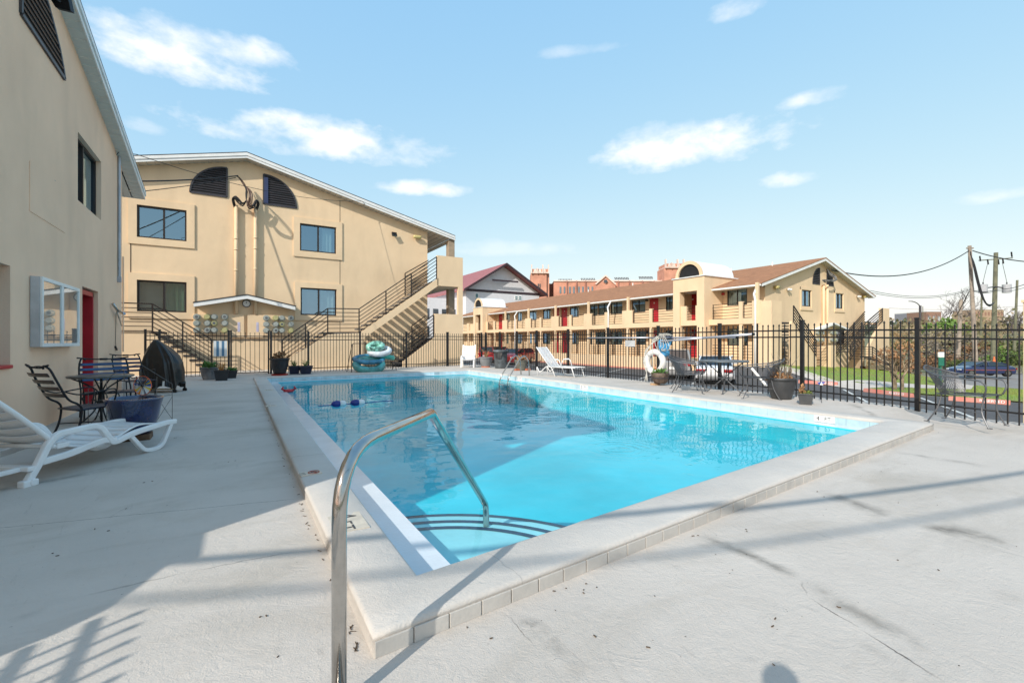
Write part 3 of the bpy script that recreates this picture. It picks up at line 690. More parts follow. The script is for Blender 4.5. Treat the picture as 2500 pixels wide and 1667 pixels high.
# shallow plaster repairs and slit on the wall
pp=MB(); sa0,_=PL.px(*z1(372,1230)); sz1=PL.px(*z1(372,1230))[1]; sz0=PL.px(*z1(388,1520))[1]
pp.add([PL.P(sa0,sz0,.002),PL.P(sa0+.05,sz0,.002),PL.P(sa0+.05,sz1,.002),PL.P(sa0,sz1,.002)],[(0,1,2,3)])
pp.build('slot',mat('shadow_gap',(.30,.27,.22),.9),lb,recalc=False)
pr=MB(); ra0=PL.px(80,0)[0]; rr_=[PL.px(*z1(*p)) for p in ((200,1100),(440,1290),(440,1568),(200,1568))]
pr.prism([PL.P(a,z,.0) for a,z in [(rr_[0][0],rr_[0][1]),(rr_[1][0],rr_[1][1]),(rr_[1][0],3.0),(rr_[0][0],3.0)]],(.008,0,0)); pr.build('plaster_patch',M_TAN_SHADE,lb)
# conduit down the wall corner
cd_=MB(); ya=PL.px(287,833)[0]; zt=PL.px(287,378)[1]; zb=PL.px(289,690)[1]
cd_.tube([(XW+.03,ya,zt-.02),(XW+.03,ya,zb+.1)],.028,10); cd_.box(XW,XW+.07,ya-.045,ya+.045,zb,zb+.13); cd_.build('conduit',mat('conduit_grey',(.42,.46,.52),.4,metal=.4),lb,bevel=.004)
c3=MB(); yb=PL.px(298,833)[0]; c3.tube([(XW+.02,yb,3.3),(XW+.02,yb,1.0)],.016,8); c3.build('thin_pipe',M_TAN_SHADE,lb)
# hose bracket and float hook on the corner of the wall (a thing hung on it)
hb=thing('wall_bracket','small metal bracket with blue tip on the shaded wall beside the red door','bracket',(XW,13.2,2.3),world=True)
def zp(px,py,off=.0):
    pl=Plane('X',XW+off,1); a,z=pl.px(px,py); return pl.P(a,z)
hm=MB(); q=zf(60,640,4.611)
hm.tube([zp(*q(995,470),.05),zp(*q(1050,545),.10),zp(*q(1095,575),.12)],.03,8); hm.tube([zp(*q(1040,560),.08),zp(*q(1092,715),.06)],.014,6)
hm.build('bracket_arm',M_STEEL,hb,smooth=True)
hm=MB(); hm.tube([zp(*q(1095,575),.12),zp(*q(1122,580),.12)],.03,8); hm.build('bracket_tip',mat('pale_blue',(.35,.55,.75),.5),hb)
hm=MB(); hm.tube([zp(*q(1030,570),.02),zp(*q(1024,890),.02),zp(*q(1030,975),.02)],.006,5); hm.tube([zp(*q(1022,950),.02),zp(*q(1038,985),.02)],.02,6); hm.build('cord',M_BLACK,hb)
# floodlight under the eave
fl_=thing('floodlight','square floodlight with pale lens under the eave of the shaded building','floodlight',(XW+.3,8.9,6.2),world=True)
c=[wf(*z1(*p),6.3) for p in ((358,-8),(490,-8),(512,98),(405,70))]
m=MB(); nn=(c[1]-c[0]).cross(c[2]-c[1]).normalized(); 
if nn.z>0: nn=-nn
m.prism(c,-nn*.06); m.build('lamp_housing',M_BLACK,fl_,bevel=.005)
ce=sum(c,Vector())/4; m=MB(); m.poly([ce+(p-ce)*.78+nn*.006 for p in c]); m.build('lens',mat('flood_lens',(.35,.45,.40),.25),fl_,recalc=False)
m=MB(); m.bar(ce-nn*.05,Vector((XW,ce.y-.1,ce.z+.2)),.03); m.build('arm',M_BLACK,fl_)
# notice board
nb=thing('notice_board','white framed glass notice board hung on the shaded wall','notice board',(XW,10,2),world=True)
PB=Plane('X',XW+.11,1)
ba0=PB.px(*zc(183,165))[0]; ba1=PB.px(*zc(607,290))[0]; bz1=(PB.px(*zc(185,165))[1]+PB.px(*zc(605,295))[1])/2; bz0=(PB.px(*zc(185,970))[1]+PB.px(*zc(605,930))[1])/2
m=MB(); m.box(XW+.005,XW+.10,ba0,ba1,bz0,bz1); m.build('case',mat('board_case',(.55,.57,.60),.4,metal=.3),nb,bevel=.004)
m=MB(); P=PB.P; fw=.05; M_GLASSN=glassmat('board_glass',(.95,.93,.9),.22,(1,.97,.93,1))
def pbox(m,pl,a0,a1,z0,z1,o0,o1):
    p=[pl.P(x,z,o) for o in(o0,o1) for x,z in((a0,z0),(a1,z0),(a1,z1),(a0,z1))]; m.add(p,[(0,1,2,3),(7,6,5,4),(0,4,5,1),(1,5,6,2),(2,6,7,3),(3,7,4,0)])
mid=(ba0+ba1)/2
for a in ((ba0,ba1,bz0,bz0+fw),(ba0,ba1,bz1-fw,bz1),(ba0,ba0+fw,bz0+fw,bz1-fw),(ba1-fw,ba1,bz0+fw,bz1-fw),(mid-.045,mid+.045,bz0+fw,bz1-fw)): pbox(m,PB,*a,-.008,.018)
m.build('frame',M_WHITE,nb,bevel=.003)
for a,b_ in ((ba0+fw,mid-.045),(mid+.045,ba1-fw)):
    m=MB(); m.poly([P(a,bz0+fw,.004),P(b_,bz0+fw,.004),P(b_,bz1-fw,.004),P(a,bz1-fw,.004)]); m.build('pane',M_GLASSN,nb,recalc=False)
    for j in range(3):
        m=MB(); zz=bz0+.09+j*(bz1-bz0-.2)/3; m.box(PB.c-.02,PB.c-.016,a+.04+.02*j,b_-.05+.015*j,zz,zz+(bz1-bz0-.2)/3-.03); 
        m.build('notice_sheet',mat('paper',(.85,.80,.72),.8,var=.1,vs=22,col2=(.45,.38,.30)),nb)
m=MB(); m.lathe([(.008,0),(.008,.01)],(0,0,0)) ; 
# ================================================================= GABLE BUILDING beyond the back fence
YW=22.0; PW=Plane('Y',YW,-1); PF=Plane('Y',21.58,-1)
gb=thing('gable_building','two storey tan stucco building with white trimmed gable behind the back fence','building',(0,YW,0),world=True)
a3=zf(280,360,3.92); a4=zf(680,360,3.92); a5=zf(280,660,4.704); a6=zf(680,660,4.704)
ax,az=PF.px(602.7,386); rx,rzz=PF.px(1111,587); slope=(az-rzz)/(rx-ax); lx=ax-(rx-ax)
def gz(x): return az-slope*abs(x-ax)      # soffit height
wr=PW.px(1043.5,600)[0]; wl=-9.0
wins=[]
def avg(pl,z,pts,i): return sum(pl.px(*z(*p))[i] for p in pts)/len(pts)
W1=(avg(PW,a3,[(212,548),(215,860)],0),avg(PW,a3,[(690,605),(688,900)],0),avg(PW,a3,[(215,860),(688,900)],1),avg(PW,a3,[(212,548),(690,605)],1))
W2=(W1[0],W1[1],avg(PW,a5,[(255,470),(820,485)],1),avg(PW,a3,[(212,1265),(682,1292)],1))
W3=(avg(PW,a4,[(203,728),(205,990)],0),avg(PW,a4,[(552,765),(550,1020)],0),avg(PW,a4,[(205,990),(550,1020)],1),avg(PW,a4,[(203,728),(552,765)],1))
W4=(avg(PW,a4,[(210,1342)],0),avg(PW,a4,[(555,1357)],0),avg(PW,a6,[(255,515),(665,520)],1),avg(PW,a4,[(210,1342),(555,1357)],1))
wl_=MB(); hol=[[(w[0],w[2]),(w[1],w[2]),(w[1],w[3]),(w[0],w[3])] for w in (W1,W2,W3,W4)]
wl_.wall([(wl,-.2),(wr,-.2),(wr,gz(wr)),(ax,az),(wl,gz(wl))],hol,PW.P,.16)
wl_.poly([PW.P(wr,-.2),(wr,60,-.2),(wr,60,gz(wr)),PW.P(wr,gz(wr))]); wl_.poly([PW.P(wl,-.2),(wl,60,-.2),(wl,60,gz(wl)),PW.P(wl,gz(wl))])
wl_.build('wall',M_TAN,gb,recalc=False)
bt=.26
for i,w in enumerate((W1,W2,W3,W4)):
    trim(gb,PW,*w,bt if i!=3 else .24,M_TAN,.05)
    window(gb,PW,*w,recess=.05,fw=.06,split=.53 if i<2 else .5,curt=(None,M_CURTG,M_CURT,M_CURT)[i] ,curtain_a=((0,1),(.55,.98),(.62,.9),(.55,.97))[i],glass=M_GLASS)
    if i in (1,3):
        s=MB(); s.add([PW.P(w[0]+.08,w[2]+.08,-.09),PW.P(w[0]+(w[1]-w[0])*.5,w[2]+.08,-.09),PW.P(w[0]+(w[1]-w[0])*.5,w[3]-.08,-.09),PW.P(w[0]+.08,w[3]-.08,-.09)],[(0,1,2,3)]); s.build('insect_screen',mat('screen',(.16,.15,.14),.9),gb,recalc=False)
# expansion joints
xj=PW.px(*a4(588,600))[0]; xk=PW.px(*a3(153,1000))[0]
for q_ in ((xj-.012,xj+.012,.1,gz(xj)-.1,-.01,.004),(xk-.015,xk+.015,W2[3]+bt,W1[2]-bt,-.01,.006)): jt=MB(); pbox(jt,PW,*q_); jt.build('wall_joint',mat('joint_brown',(.10,.07,.05),.9),gb)
# vents: quarter circles
def qv(z,vx,zb,w_,h_,left):
    pts=[(vx,zb)]; n=12
    for i in range(n+1):
        t_=PI/2*i/n; pts.append((vx+(-1 if left else 1)*w_*math.cos(t_),zb+h_*math.sin(t_)))
    return pts
v1=PW.px(*a3(1075,475)); v1l=PW.px(*a3(722,430)); v1t=PW.px(*a3(1077,200))[1]
vent(gb,PW,qv(0,v1[0],(v1[1]+v1l[1])/2,v1[0]-v1l[0],v1t-(v1[1]+v1l[1])/2,True),(v1[1]+v1l[1])/2,v1t,.095,.06)
v2=PW.px(*a3(1425,543)); v2r=PW.px(*a3(1740,580)); v2t=PW.px(*a3(1423,258))[1]
vent(gb,PW,qv(0,v2[0],(v2[1]+v2r[1])/2,v2r[0]-v2[0],v2t-(v2[1]+v2r[1])/2,False),(v2[1]+v2r[1])/2,v2t,.095,.06)
s=MB(); pbox(s,PW,v2[0]+.02,v2[0]+.17,v2[1]+.05,v2t-.12,.0,.05); s.build('vent_hatch',mat('navy_panel',(.03,.045,.12),.5),gb)
# roof
rf=MB(); YF=21.55; YB=60
for sx,a,b_ in ((-1,lx,ax),(1,ax,rx)):
    za,zb_=gz(a),gz(b_)
    rf.add([(a,YF,za+.21),(b_,YF,zb_+.21),(b_,YB,zb_+.21),(a,YB,za+.21),(a,YF,za+.25),(b_,YF,zb_+.25),(b_,YB,zb_+.25),(a,YB,za+.25)],[(3,2,1,0),(4,5,6,7),(0,1,5,4),(1,2,6,5),(2,3,7,6),(3,0,4,7)])
roof=rf.build('roof',M_SHINGD,gb)
fa=MB()
for a,b_ in ((lx,ax),(ax,rx)):
    for yy,h0,h1 in ((21.57,0,.21),(21.545,.10,.212)):
        fa.add([(a,yy,gz(a)+h0),(b_,yy,gz(b_)+h0),(b_,yy,gz(b_)+h1),(a,yy,gz(a)+h1),(a,yy+.02,gz(a)+h0),(b_,yy+.02,gz(b_)+h0),(b_,yy+.02,gz(b_)+h1),(a,yy+.02,gz(a)+h1)],[(0,1,2,3),(7,6,5,4),(0,4,5,1),(1,5,6,2),(2,6,7,3),(3,7,4,0)])
fa.box(rx,rx+.02,21.57,YB,gz(rx),gz(rx)+.2)
fa.build('fascia',M_WHITE,roof)
sf=MB()
for a,b_ in ((lx,ax),(ax,rx)):
    n=int(abs(b_-a)/.12)
    for i in range(n):
        p,q=a+(b_-a)*i/n,a+(b_-a)*(i+1)/n; d=.0 if i%2 else .012; yb=YW+.02 if q<wr+.01 else YB
        sf.poly([(p,21.59,gz(p)+d),(q,21.59,gz(q)+d),(q,yb,gz(q)+d),(p,yb,gz(p)+d)])
sf.build('soffit',mat('soffit_cream',(.62,.57,.48),.7,var=.04),roof,recalc=False)
# conduits and electrical canopy
for xx in (1163,1347):
    p=PW.px(*a3(xx,560)); zb_=PW.px(*a5(1400,500))[1]; m=MB()
    m.tube([(p[0],YW-.10,p[1]),(p[0],YW-.10,zb_)],.068,14); 
    for zz in (p[1]-1.4,p[1]-1.85,p[1]-2.7): m.tube([(p[0],YW-.10,zz),(p[0],YW-.10,zz+.06)],.08,14)
    m.build('conduit',M_TAN,gb,smooth=True)
PC=Plane('Y',21.5,-1)
cxl=PC.px(*a5(905,400)); cxa=PC.px(*a5(1520,272)); cxr=PC.px(*a5(2075,410)); cb=PC.px(*a5(1520,325))
m=MB(); hh=cxa[1]-cb[1]; ca_z=cb[1]; cl_z=PC.px(*a5(912,418))[1]; cr_z=PC.px(*a5(2072,455))[1]; cl_z=cr_z=(cl_z+cr_z)/2
for (x0_,z0_),(x1_,z1_) in (((cxl[0],cl_z),(cxa[0],ca_z)),((cxa[0],ca_z),(cxr[0],cr_z))):
    m.prism([PC.P(x0_,z0_,0),PC.P(x1_,z1_,0),PC.P(x1_,z1_+hh*.8,0),PC.P(x0_,z0_+hh*.8,0)],(0,.03,0))
canopy=m.build('meter_canopy',M_WHITE,gb)
m=MB()
for (x0_,z0_),(x1_,z1_) in (((cxl[0]-.02,cl_z),(cxa[0],ca_z)),((cxa[0],ca_z),(cxr[0]+.02,cr_z))):
    m.prism([PC.P(x0_,z0_+hh*.8,.02),PC.P(x1_,z1_+hh*.8,.02),PC.P(x1_,z1_+hh,.02),PC.P(x0_,z0_+hh,.02)],(0,.55,0))
m.build('canopy_roof',M_SHINGD,canopy)
m=MB()
for (x0_,z0_),(x1_,z1_) in (((cxl[0]+.02,cl_z+.03),(cxa[0],ca_z+.03)),((cxa[0],ca_z+.03),(cxr[0]-.02,cr_z+.03))): m.poly([PC.P(x0_,z0_,-.035),PC.P(x1_,z1_,-.035),PC.P(x1_,z1_,-.5),PC.P(x0_,z0_,-.5)])
m.build('canopy_soffit',mat('soffit_cream'),canopy,recalc=False) if False else m.build('canopy_soffit',MATS['soffit_cream'],canopy,recalc=False)
# clock under the canopy
ck=PW.px(*a5(1513,382)); cko=thing('wall_clock','round white clock with dark rim on the wall below the small canopy','clock',(ck[0],YW,ck[1]),world=True)
m=MB(); m.tube([(ck[0],YW-.002,ck[1]),(ck[0],YW-.05,ck[1])],.155,24); m.build('case',M_VENT,cko,bevel=.005)
m=MB(); m.tube([(ck[0],YW-.05,ck[1]),(ck[0],YW-.053,ck[1])],.125,24); m.build('face',M_WHITE,cko)
m=MB(); m.bar((ck[0],YW-.058,ck[1]),(ck[0]+.005,YW-.058,ck[1]+.09),.01); m.bar((ck[0],YW-.058,ck[1]),(ck[0]-.01,YW-.058,ck[1]+.05),.012); m.build('hands',M_BLACK,cko)
# meter banks: four cabinets and 24 glass meters
PM=Plane('Y',YW-.12,-1)
def bank(x0_,x1_,y0_,y1_,cols,rows,lab,colset):
    a=PM.px(*a5(x0_,(y0_+y1_)/2))[0]; b_=PM.px(*a5(x1_,(y0_+y1_)/2))[0]; zt=PM.px(*a5((x0_+x1_)/2,y0_))[1]; zb_=PM.px(*a5((x0_+x1_)/2,y1_))[1]
    th=thing('meter_bank',lab,'electricity meters',((a+b_)/2,YW,zb_),world=True,group='electricity meter cabinets')
    m=MB(); m.box(a,b_,YW-.12,YW-.002,zb_,zt); m.build('cabinet',M_TAN,th,bevel=.006)
    m=MB(); 
    if cols: 
        mid_=(a+b_)/2; m.box(mid_-.006,mid_+.006,YW-.124,YW-.12,zb_,zt); m.build('cabinet_seam',MATS['joint_brown'],th)
    i=0
    for r_ in rows:
        for c_ in cols:
            x,z=PM.px(*a5(c_,r_)); g_=MB(); y=YW-.12
            for (ra,rb,d0,d1) in ((.125,.125,0,.03),(.10,.09,.03,.20)):
                g_.tube([(x,y-d0,z),(x,y-d1,z)],[ra,rb],16)
            o=g_.build('meter',mat('meter_glass',(.33,.36,.33),.12,var=.1,vs=7,spec=.8) if (i*7+3)%5 else mat('meter_yellow',(.42,.40,.18),.15,var=.1,spec=.8),th,smooth=False,bevel=.006)
            if i%3==0:
                g_=MB(); g_.tube([(x,y-.20,z),(x,y-.204,z)],.055,10); g_.build('dial',mat('dial_dark',(.12,.13,.14),.4),o)
            i+=1
    if not cols:
        xx=PM.px(*a5((x0_+x1_)/2+ (30 if x0_<1400 else 25),650)); g_=MB(); g_.box(xx[0]-.045,xx[0]+.045,YW-.128,YW-.12,xx[1]-.2,xx[1]+.2); g_.build('notice_plate',mat('lilac_plate',(.55,.52,.68),.5),th,bevel=.01)
    return th
bank(905,1303,503,738,(943,1065,1143,1262),(535,608,686),'tan cabinet of twelve round meters left of the gate',0)
bank(1305,1487,503,768,(),(),'plain tan switch cabinet directly right of the left meters',0)
bank(1525,1705,512,770,(),(),'plain tan switch cabinet directly left of the right meters',0)
bank(1705,2056,515,748,(1740,1848,1917,2022),(549,620,690),'tan cabinet of twelve round meters beside the right hand stair',0)
# wiring bundle: drip loops, twisted cable tail and drop wires
cb_=thing('cable_bundle','black and copper cable bundle looped over two conduit heads on the tan gable','cables',(ax,YW-.4,6.5),world=True)
M_CAB=mat('cable_black',(.02,.02,.022),.6); M_CABG=mat('cable_grey',(.25,.24,.23),.6,var=.3); M_CABC=mat('cable_copper',(.16,.10,.08),.5,var=.2)
PK=Plane('Y',YW-.35,-1); m=MB(); mc=MB()
def K(x,y,o=0): a,z=PK.px(*a3(x,y)); return PK.P(a,z,o)
for j in range(15):
    o=.16*(random.random()-.5); r1=random.random()*26-13; r2=random.random()*34-6
    m.tube(smooth_path([K(1150+r1,560,-.25),K(1132+r1,500,-.05),K(1150+r1,470+r2*.4,o),K(1185+r1,500+r2,o),K(1225,535+r2,o),K(1260,505,o),K(1262+r1*.5,430,o),K(1255+r1*.4,380,o)],4),.014,5)
    m.tube(smooth_path([K(1350+r1,590,-.25),K(1372+r1,540,-.05),K(1352+r1,505+r2*.4,o),K(1325+r1,550+r2,o),K(1285,560+r2,o),K(1262,520,o),K(1258+r1*.5,440,o),K(1262,390,o)],4),.014,5)
m.build('cable_loop',M_CAB,cb_,smooth=True)
for j in range(8):
    r1=random.random()*22-11
    mc.tube(smooth_path([K(1255+r1*.4,390),K(1235+r1,350),K(1200+r1,300+r1*.4),K(1175+r1,278+r1*.3)],4),.010,5)
for j in range(18):
    r1=random.random()*40-20; r2=random.random()*80
    mc.tube(smooth_path([K(1262,380,.05),K(1290+r1,430+r2*.3,.3),K(1300+r1,500+r2*.4,.55),K(1285+r1,560+r2*.6,.3),K(1262,500,.1)],4),.009,5)
mc.build('cable_strands',M_CABC,cb_,smooth=True)
# overhead service wires running from the bundle to behind the shaded building
m=MB(); 
def sag(p,q,s_,n=14): 
    p,q=Vector(p),Vector(q); return [p+(q-p)*i/n-Vector((0,0,s_*4*(i/n)*(1-i/n))) for i in range(n+1)]
q0=K(1180,272); q1=wf(*a3(265,292),15.2); m.tube(sag(q0,q1+(q1-q0)*.6,.12),.026,6)
q0b=K(1160,290); q1b=wf(*a3(300,390),15.2); m.tube(sag(q0b,q1b+(q1b-q0b)*.6,.1),.015,6)
m.build('service_cable',M_CAB,cb_)
sw=thing('overhead_wire','thin black wire strung from the shaded building eave to the far gable fascia','wire',(0,18,6),world=True)
m=MB(); e0=zp(*z1(797,1060),.03); pts=[e0,e0+Vector((.03,0,.06)),wf(*z1(850,1045),11.6),wf(*a3(210,68),12.6)]
end=PF.px(*a4(800,518)); pts2=sag(wf(*a3(210,68),12.6),PF.P(*end,.05),.35); m.tube(pts+pts2[1:]+[PF.P(end[0]+.12,end[1]-.12,.03),PF.P(end[0]+.05,end[1]-.22,.02)],.009,5); m.build('wire',M_CAB,sw)
# wall lights on the gable
def flood(p,lab,par=None):
    th=thing('floodlight',lab,'floodlight',tuple(p),world=True)
    m=MB(); m.obox(p+Vector((-.03,-.17,.03)),(.13,.02,0),(0,.02,-.03),(0,.05,.085)); m.build('lamp_housing',M_BLACK,th,bevel=.01)
    m=MB(); m.obox(p+Vector((-.033,-.19,.012)),(.10,.016,0),(0,.003,-.004),(0,.038,.065)); m.build('lens',MATS['flood_lens'],th)
    m=MB(); m.bar(p,p+Vector((0,-.15,0)),.03); m.build('arm',M_BLACK,th); return th
p=PW.px(*a4(1105,845)); flood(PW.P(*p),'small square floodlight high on the tan gable above the stair')
p=PW.px(*a4(1320,862)); th=thing('wall_light','yellowed tube shaped light under the gable eave near the porch','wall light',tuple(PW.P(*p)),world=True)
m=MB(); m.tube([PW.P(p[0]-.2,p[1],.14),PW.P(p[0]-.14,p[1],.14),PW.P(p[0]+.14,p[1],.14),PW.P(p[0]+.2,p[1],.14)],[.06,.085,.085,.06],12); m.build('diffuser',mat('yellow_plastic',(.62,.52,.22),.4),th,smooth=True)
m=MB(); m.bar(PW.P(*p),PW.P(*p,.12),.08); m.build('mount',MATS['yellow_plastic'],th)
# porch post, upper parapet
YS=20.6; PS=Plane('Y',YS,-1)
def S6(x,y): return PS.px(*a6(x,y))
bx0=S6(1825,90)[0]; bx1=PS.px(1130,700)[0]; btop=PS.px(1100,626.5)[1]; bsof=S6(2000,187)[1]; pil=S6(2064,300)[0]; ltop=S6(1950,503)[1]; lx0=S6(1795,600)[0]
pcx=(PW.px(1089,600)[0]+PW.px(1105,600)[0])/2; 
for y_ in (21.7,26,30.3): pp=MB(); pp.box(pcx-.17,pcx+.17,y_,y_+.33,-.1,gz(pcx)-.02); pp.build('porch_post',mat('post_taupe',(.36,.28,.20),.8,var=.1),gb,bevel=.01)
# ---- the stair tower as one thing
st=thing('exterior_staircase','tan stucco staircase with dark bar railings climbing right of the meters','staircase',(4,YS,0),world=True)
w=MB()
up=[S6(1835,90),S6(1835,176),S6(975,785),S6(975,1135),(S6(80,1135)[0],-.05),S6(80,1040),S6(565,735),S6(935,720)]
up[3]=(up[3][0],-.05)
w.prism([PS.P(*p) for p in up],(0,.14,0))
w.build('side_wall',M_TAN,st)
w=MB(); w.prism([PS.P(*p) for p in [(bx0,btop),(bx0,S6(1835,176)[1]),(pil,bsof),(pil,ltop),(bx1,ltop),(bx1,btop)]],(0,.16,0))
lowp=[(lx0,ltop),(bx1,ltop),(bx1,-.05),(S6(1435,1110)[0],-.05),S6(1435,1045),S6(1795,770)]
w.prism([PS.P(*p,.0) for p in lowp],(0,.16,0))
w.prism([(bx1-.16,YS+.16,-.05),(bx1-.16,YS+1.6,-.05),(bx1-.16,YS+1.6,ltop),(bx1-.16,YS+.16,ltop)],(.158,0,0)); w.prism([(bx1-.16,YS+.16,bsof),(bx1-.16,YS+1.6,bsof),(bx1-.16,YS+1.6,btop),(bx1-.16,YS+.16,btop)],(.158,0,0))
w.prism([(bx1-.16,YS+1.2,ltop),(bx1-.16,YS+1.6,ltop),(bx1-.16,YS+1.6,bsof),(bx1-.16,YS+1.2,bsof)],(.158,0,0))
w.build('landing_parapet',M_TAN,st)
w=MB(); fz=S6(1830,130)[1]; w.box(bx0,bx1-.16,YS+.16,YS+1.4,bsof-.0,bsof+.16); w.box(wr,bx1-.16,22.0,60,bsof,bsof+.16)
gfz=S6(1795,775)[1]; w.box(lx0,bx1-.16,YS+.16,YS+1.4,gfz-.15,gfz); w.box(wr,bx1-.16,22.0,60,gfz-.15,gfz); w.build('landing_slab',MATS['soffit_cream'],st)
def flight(m,x0_,z0_,x1_,z1_,ya,yb,n,th_=.05,dep=.30):
    for i in range(n):
        t_=(i+.5)/n; x=lerp(x0_,x1_,t_); z=lerp(z0_,z1_,(i+1)/n); m.box(x-dep/2,x+dep/2,ya,yb,z-th_,z)
lz_=S6(750,712)[1]
tr_=MB(); p0=S6(940,700); p1=S6(1830,130); flight(tr_,p0[0],lz_,p1[0],fz,YS+.14,21.8,13,.06,.27)
tr_.box(S6(565,720)[0],S6(935,720)[0],YS+.14,21.9,lz_-.14,lz_)
p0=S6(95,1040); p1=S6(565,738); flight(tr_,p0[0],.1,p1[0],lz_,YS+.14,21.8,9,.06,.30)
M_TREAD=mat('tread_dark',(.05,.045,.045),.8,var=.3,vs=6)
tr_.build('tread',mat('tread_concrete',(.22,.20,.18),.9,var=.2),st)
tr_=MB(); p0=S6(1370,1095); p1=S6(1795,775); flight(tr_,p0[0],.12,p1[0],gfz,YS+.16,21.6,8,.07,.32); tr_.build('lower_tread',M_TREAD,st)
w=MB(); w.prism([(p0[0],21.62,-.05),(p1[0],21.62,-.05),(p1[0],21.62,gfz-.05),(p0[0]+.1,21.62,.1)],(0,.1,0)); w.build('stair_back',M_DARK,st)
rl=MB(); dr=S6(750,440)[1]-S6(750,710)[1]
tp=[S6(45,797),S6(567,437),S6(928,442),S6(1822,-178)] 
tp[3]=PS.px(*a4(1517,1045))
rails(PS,-.05,tp,dr,7,.028,(tp[0][0],(tp[0][0]+tp[1][0])/2,tp[1][0],tp[2][0],S6(1237,240)[0],S6(1528,40)[0],tp[3][0]),mb=rl)
tp2=[S6(1440,770),S6(1785,510)]; rails(PS,-.05,tp2,dr,7,.028,(tp2[0][0],tp2[1][0]),mb=rl)
PI_=Plane('Y',21.75,-1); rails(PI_,0,[(tp[3][0]-1.2,tp[3][1]-.75),(tp[3][0],tp[3][1])],dr,7,.028,(tp[3][0]-1.2,),mb=rl); rails(PI_,0,[(tp2[1][0]-.7,tp2[1][1]-.5),(tp2[1][0],tp2[1][1])],dr,7,.028,(tp2[1][0]-.7,),mb=rl)
rl.build('railing',M_BROWN,st)
# left staircase
s2=thing('exterior_staircase','tan stucco staircase with dark bar railings behind the covered grill','staircase',(-3,YS,0),world=True)
def S5(x,y): return PS.px(*a5(x,y))
w=MB(); w.prism([PS.P(*p) for p in [(-8,-.05),(S5(1090,1100)[0],-.05),S5(1090,1100),S5(470,742),S5(440,705),(-8,S5(100,705)[1])]],(0,.14,0)); w.build('side_wall',M_TAN,s2)
tr_=MB(); zl2=S5(270,700)[1]; p0=S5(1095,1100); p1=S5(450,715); flight(tr_,p0[0],.08,p1[0],zl2,YS-.03,21.8,9,.07,.34); tr_.box(-8,p1[0],YS+.14,21.9,zl2-.14,zl2); tr_.build('tread',M_TREAD,s2)
rl=MB(); tp=[(-8,S5(100,378)[1]),S5(437,386),S5(1112,792)]; rails(PS,.05,tp,S5(1112,792)[1]-S5(1112,1085)[1],7,.028,(tp[1][0],S5(783,600)[0],tp[2][0]),mb=rl); rl.build('railing',M_BROWN,s2)
# ================================================================= LONG TWO STOREY BUILDING on the right
XP=27.3; XD=28.8; YG=16.55; ZE=4.83; FZ=2.70; SB=2.35; GZ=.08
mb=thing('motel_building','long two storey tan stucco building with brown shingle roof across the parking lot','building',(XP,16,0),world=True)
PP=Plane('X',XP,-1); PD=Plane('X',XD,-1); PG=Plane('Y',YG,-1); PGF=Plane('Y',16.1,-1)
RX,RZ=PGF.px(2022,636); EXR,EZR=PGF.px(2136,727); EXL,EZL=PGF.px(1860,697)
rsl=(RZ-(EZR+EZL)/2)/((EXR-EXL)/2); RX=(EXR+EXL)/2
def mz(x): return RZ-rsl*abs(x-RX)
YE=62
# rear/main walls
w=MB(); 
doors=[(25.13,26.09,1),(36.9,37.95,1),(38.3,39.3,1),(50.15,51.2,1),(54.0,54.6,1),(21.5,22.45,1),(25.13,26.09,0),(36.9,37.95,0),(38.3,39.3,0),(50.15,51.2,0),(54.0,54.6,0),(21.5,22.45,0)]
winsR=[(17.74,19.17),(23.75,24.4),(26.5,27.98),(29.13,30.6),(30.7,32.25),(32.3,33.4),(35.05,36.45),(39.8,41.2),(42.5,44.0),(45.6,46.5),(48.4,49.8),(52.1,53.6),(56,57.2)]
hol=[]
for a,b_ in winsR:
    hol+= [[(a,3.68),(b_,3.68),(b_,4.84),(a,4.84)],[(a,.98),(b_,.98),(b_,2.12),(a,2.12)]]
for a,b_,u in doors: hol.append([(a,FZ if u else GZ),(b_,FZ if u else GZ),(b_,4.83 if u else 2.13),(a,4.83 if u else 2.13)])
w.wall([(YG,-1.1),(YE,-1.1),(YE,5.2),(YG,5.2)],hol,PD.P,.1)
wall=w.build('wall',M_TAN,mb,recalc=False)
M_GCUR=mat('drape_grey',(.42,.43,.42),.9,var=.25,vs=4)
for i,(a,b_) in enumerate(winsR):
    for zz in ((3.68,4.84),(.98,2.12)):
        m=MB()
        for q in ((a,b_,zz[0],zz[0]+.05),(a,b_,zz[1]-.05,zz[1]),(a,a+.05,zz[0]+.05,zz[1]-.05),(b_-.05,b_,zz[0]+.05,zz[1]-.05),((a+b_)/2-.025,(a+b_)/2+.025,zz[0]+.05,zz[1]-.05)): pbox(m,PD,*q,-.1,-.03)
        o=m.build('window',M_BROWN,mb)
        m=MB(); m.poly([PD.P(a,zz[0],-.07),PD.P(b_,zz[0],-.07),PD.P(b_,zz[1],-.07),PD.P(a,zz[1],-.07)]); m.build('pane',M_GLASS,o,recalc=False)
        m=MB(); lo_,hi_=(a+.05,(a+b_)/2) if i%3!=1 else (a,b_); m.grid(lambda u,v:PD.P(lerp(lo_,hi_,u),lerp(zz[0],zz[1],v),-.16+.02*math.sin(u*40)),24,1); m.build('curtain',M_GCUR,o,recalc=False)
        m=MB(); m.poly([PD.P(a,zz[0],-.5),PD.P(b_,zz[0],-.5),PD.P(b_,zz[1],-.5),PD.P(a,zz[1],-.5)]); m.build('room_lining',M_DARK,o,recalc=False)
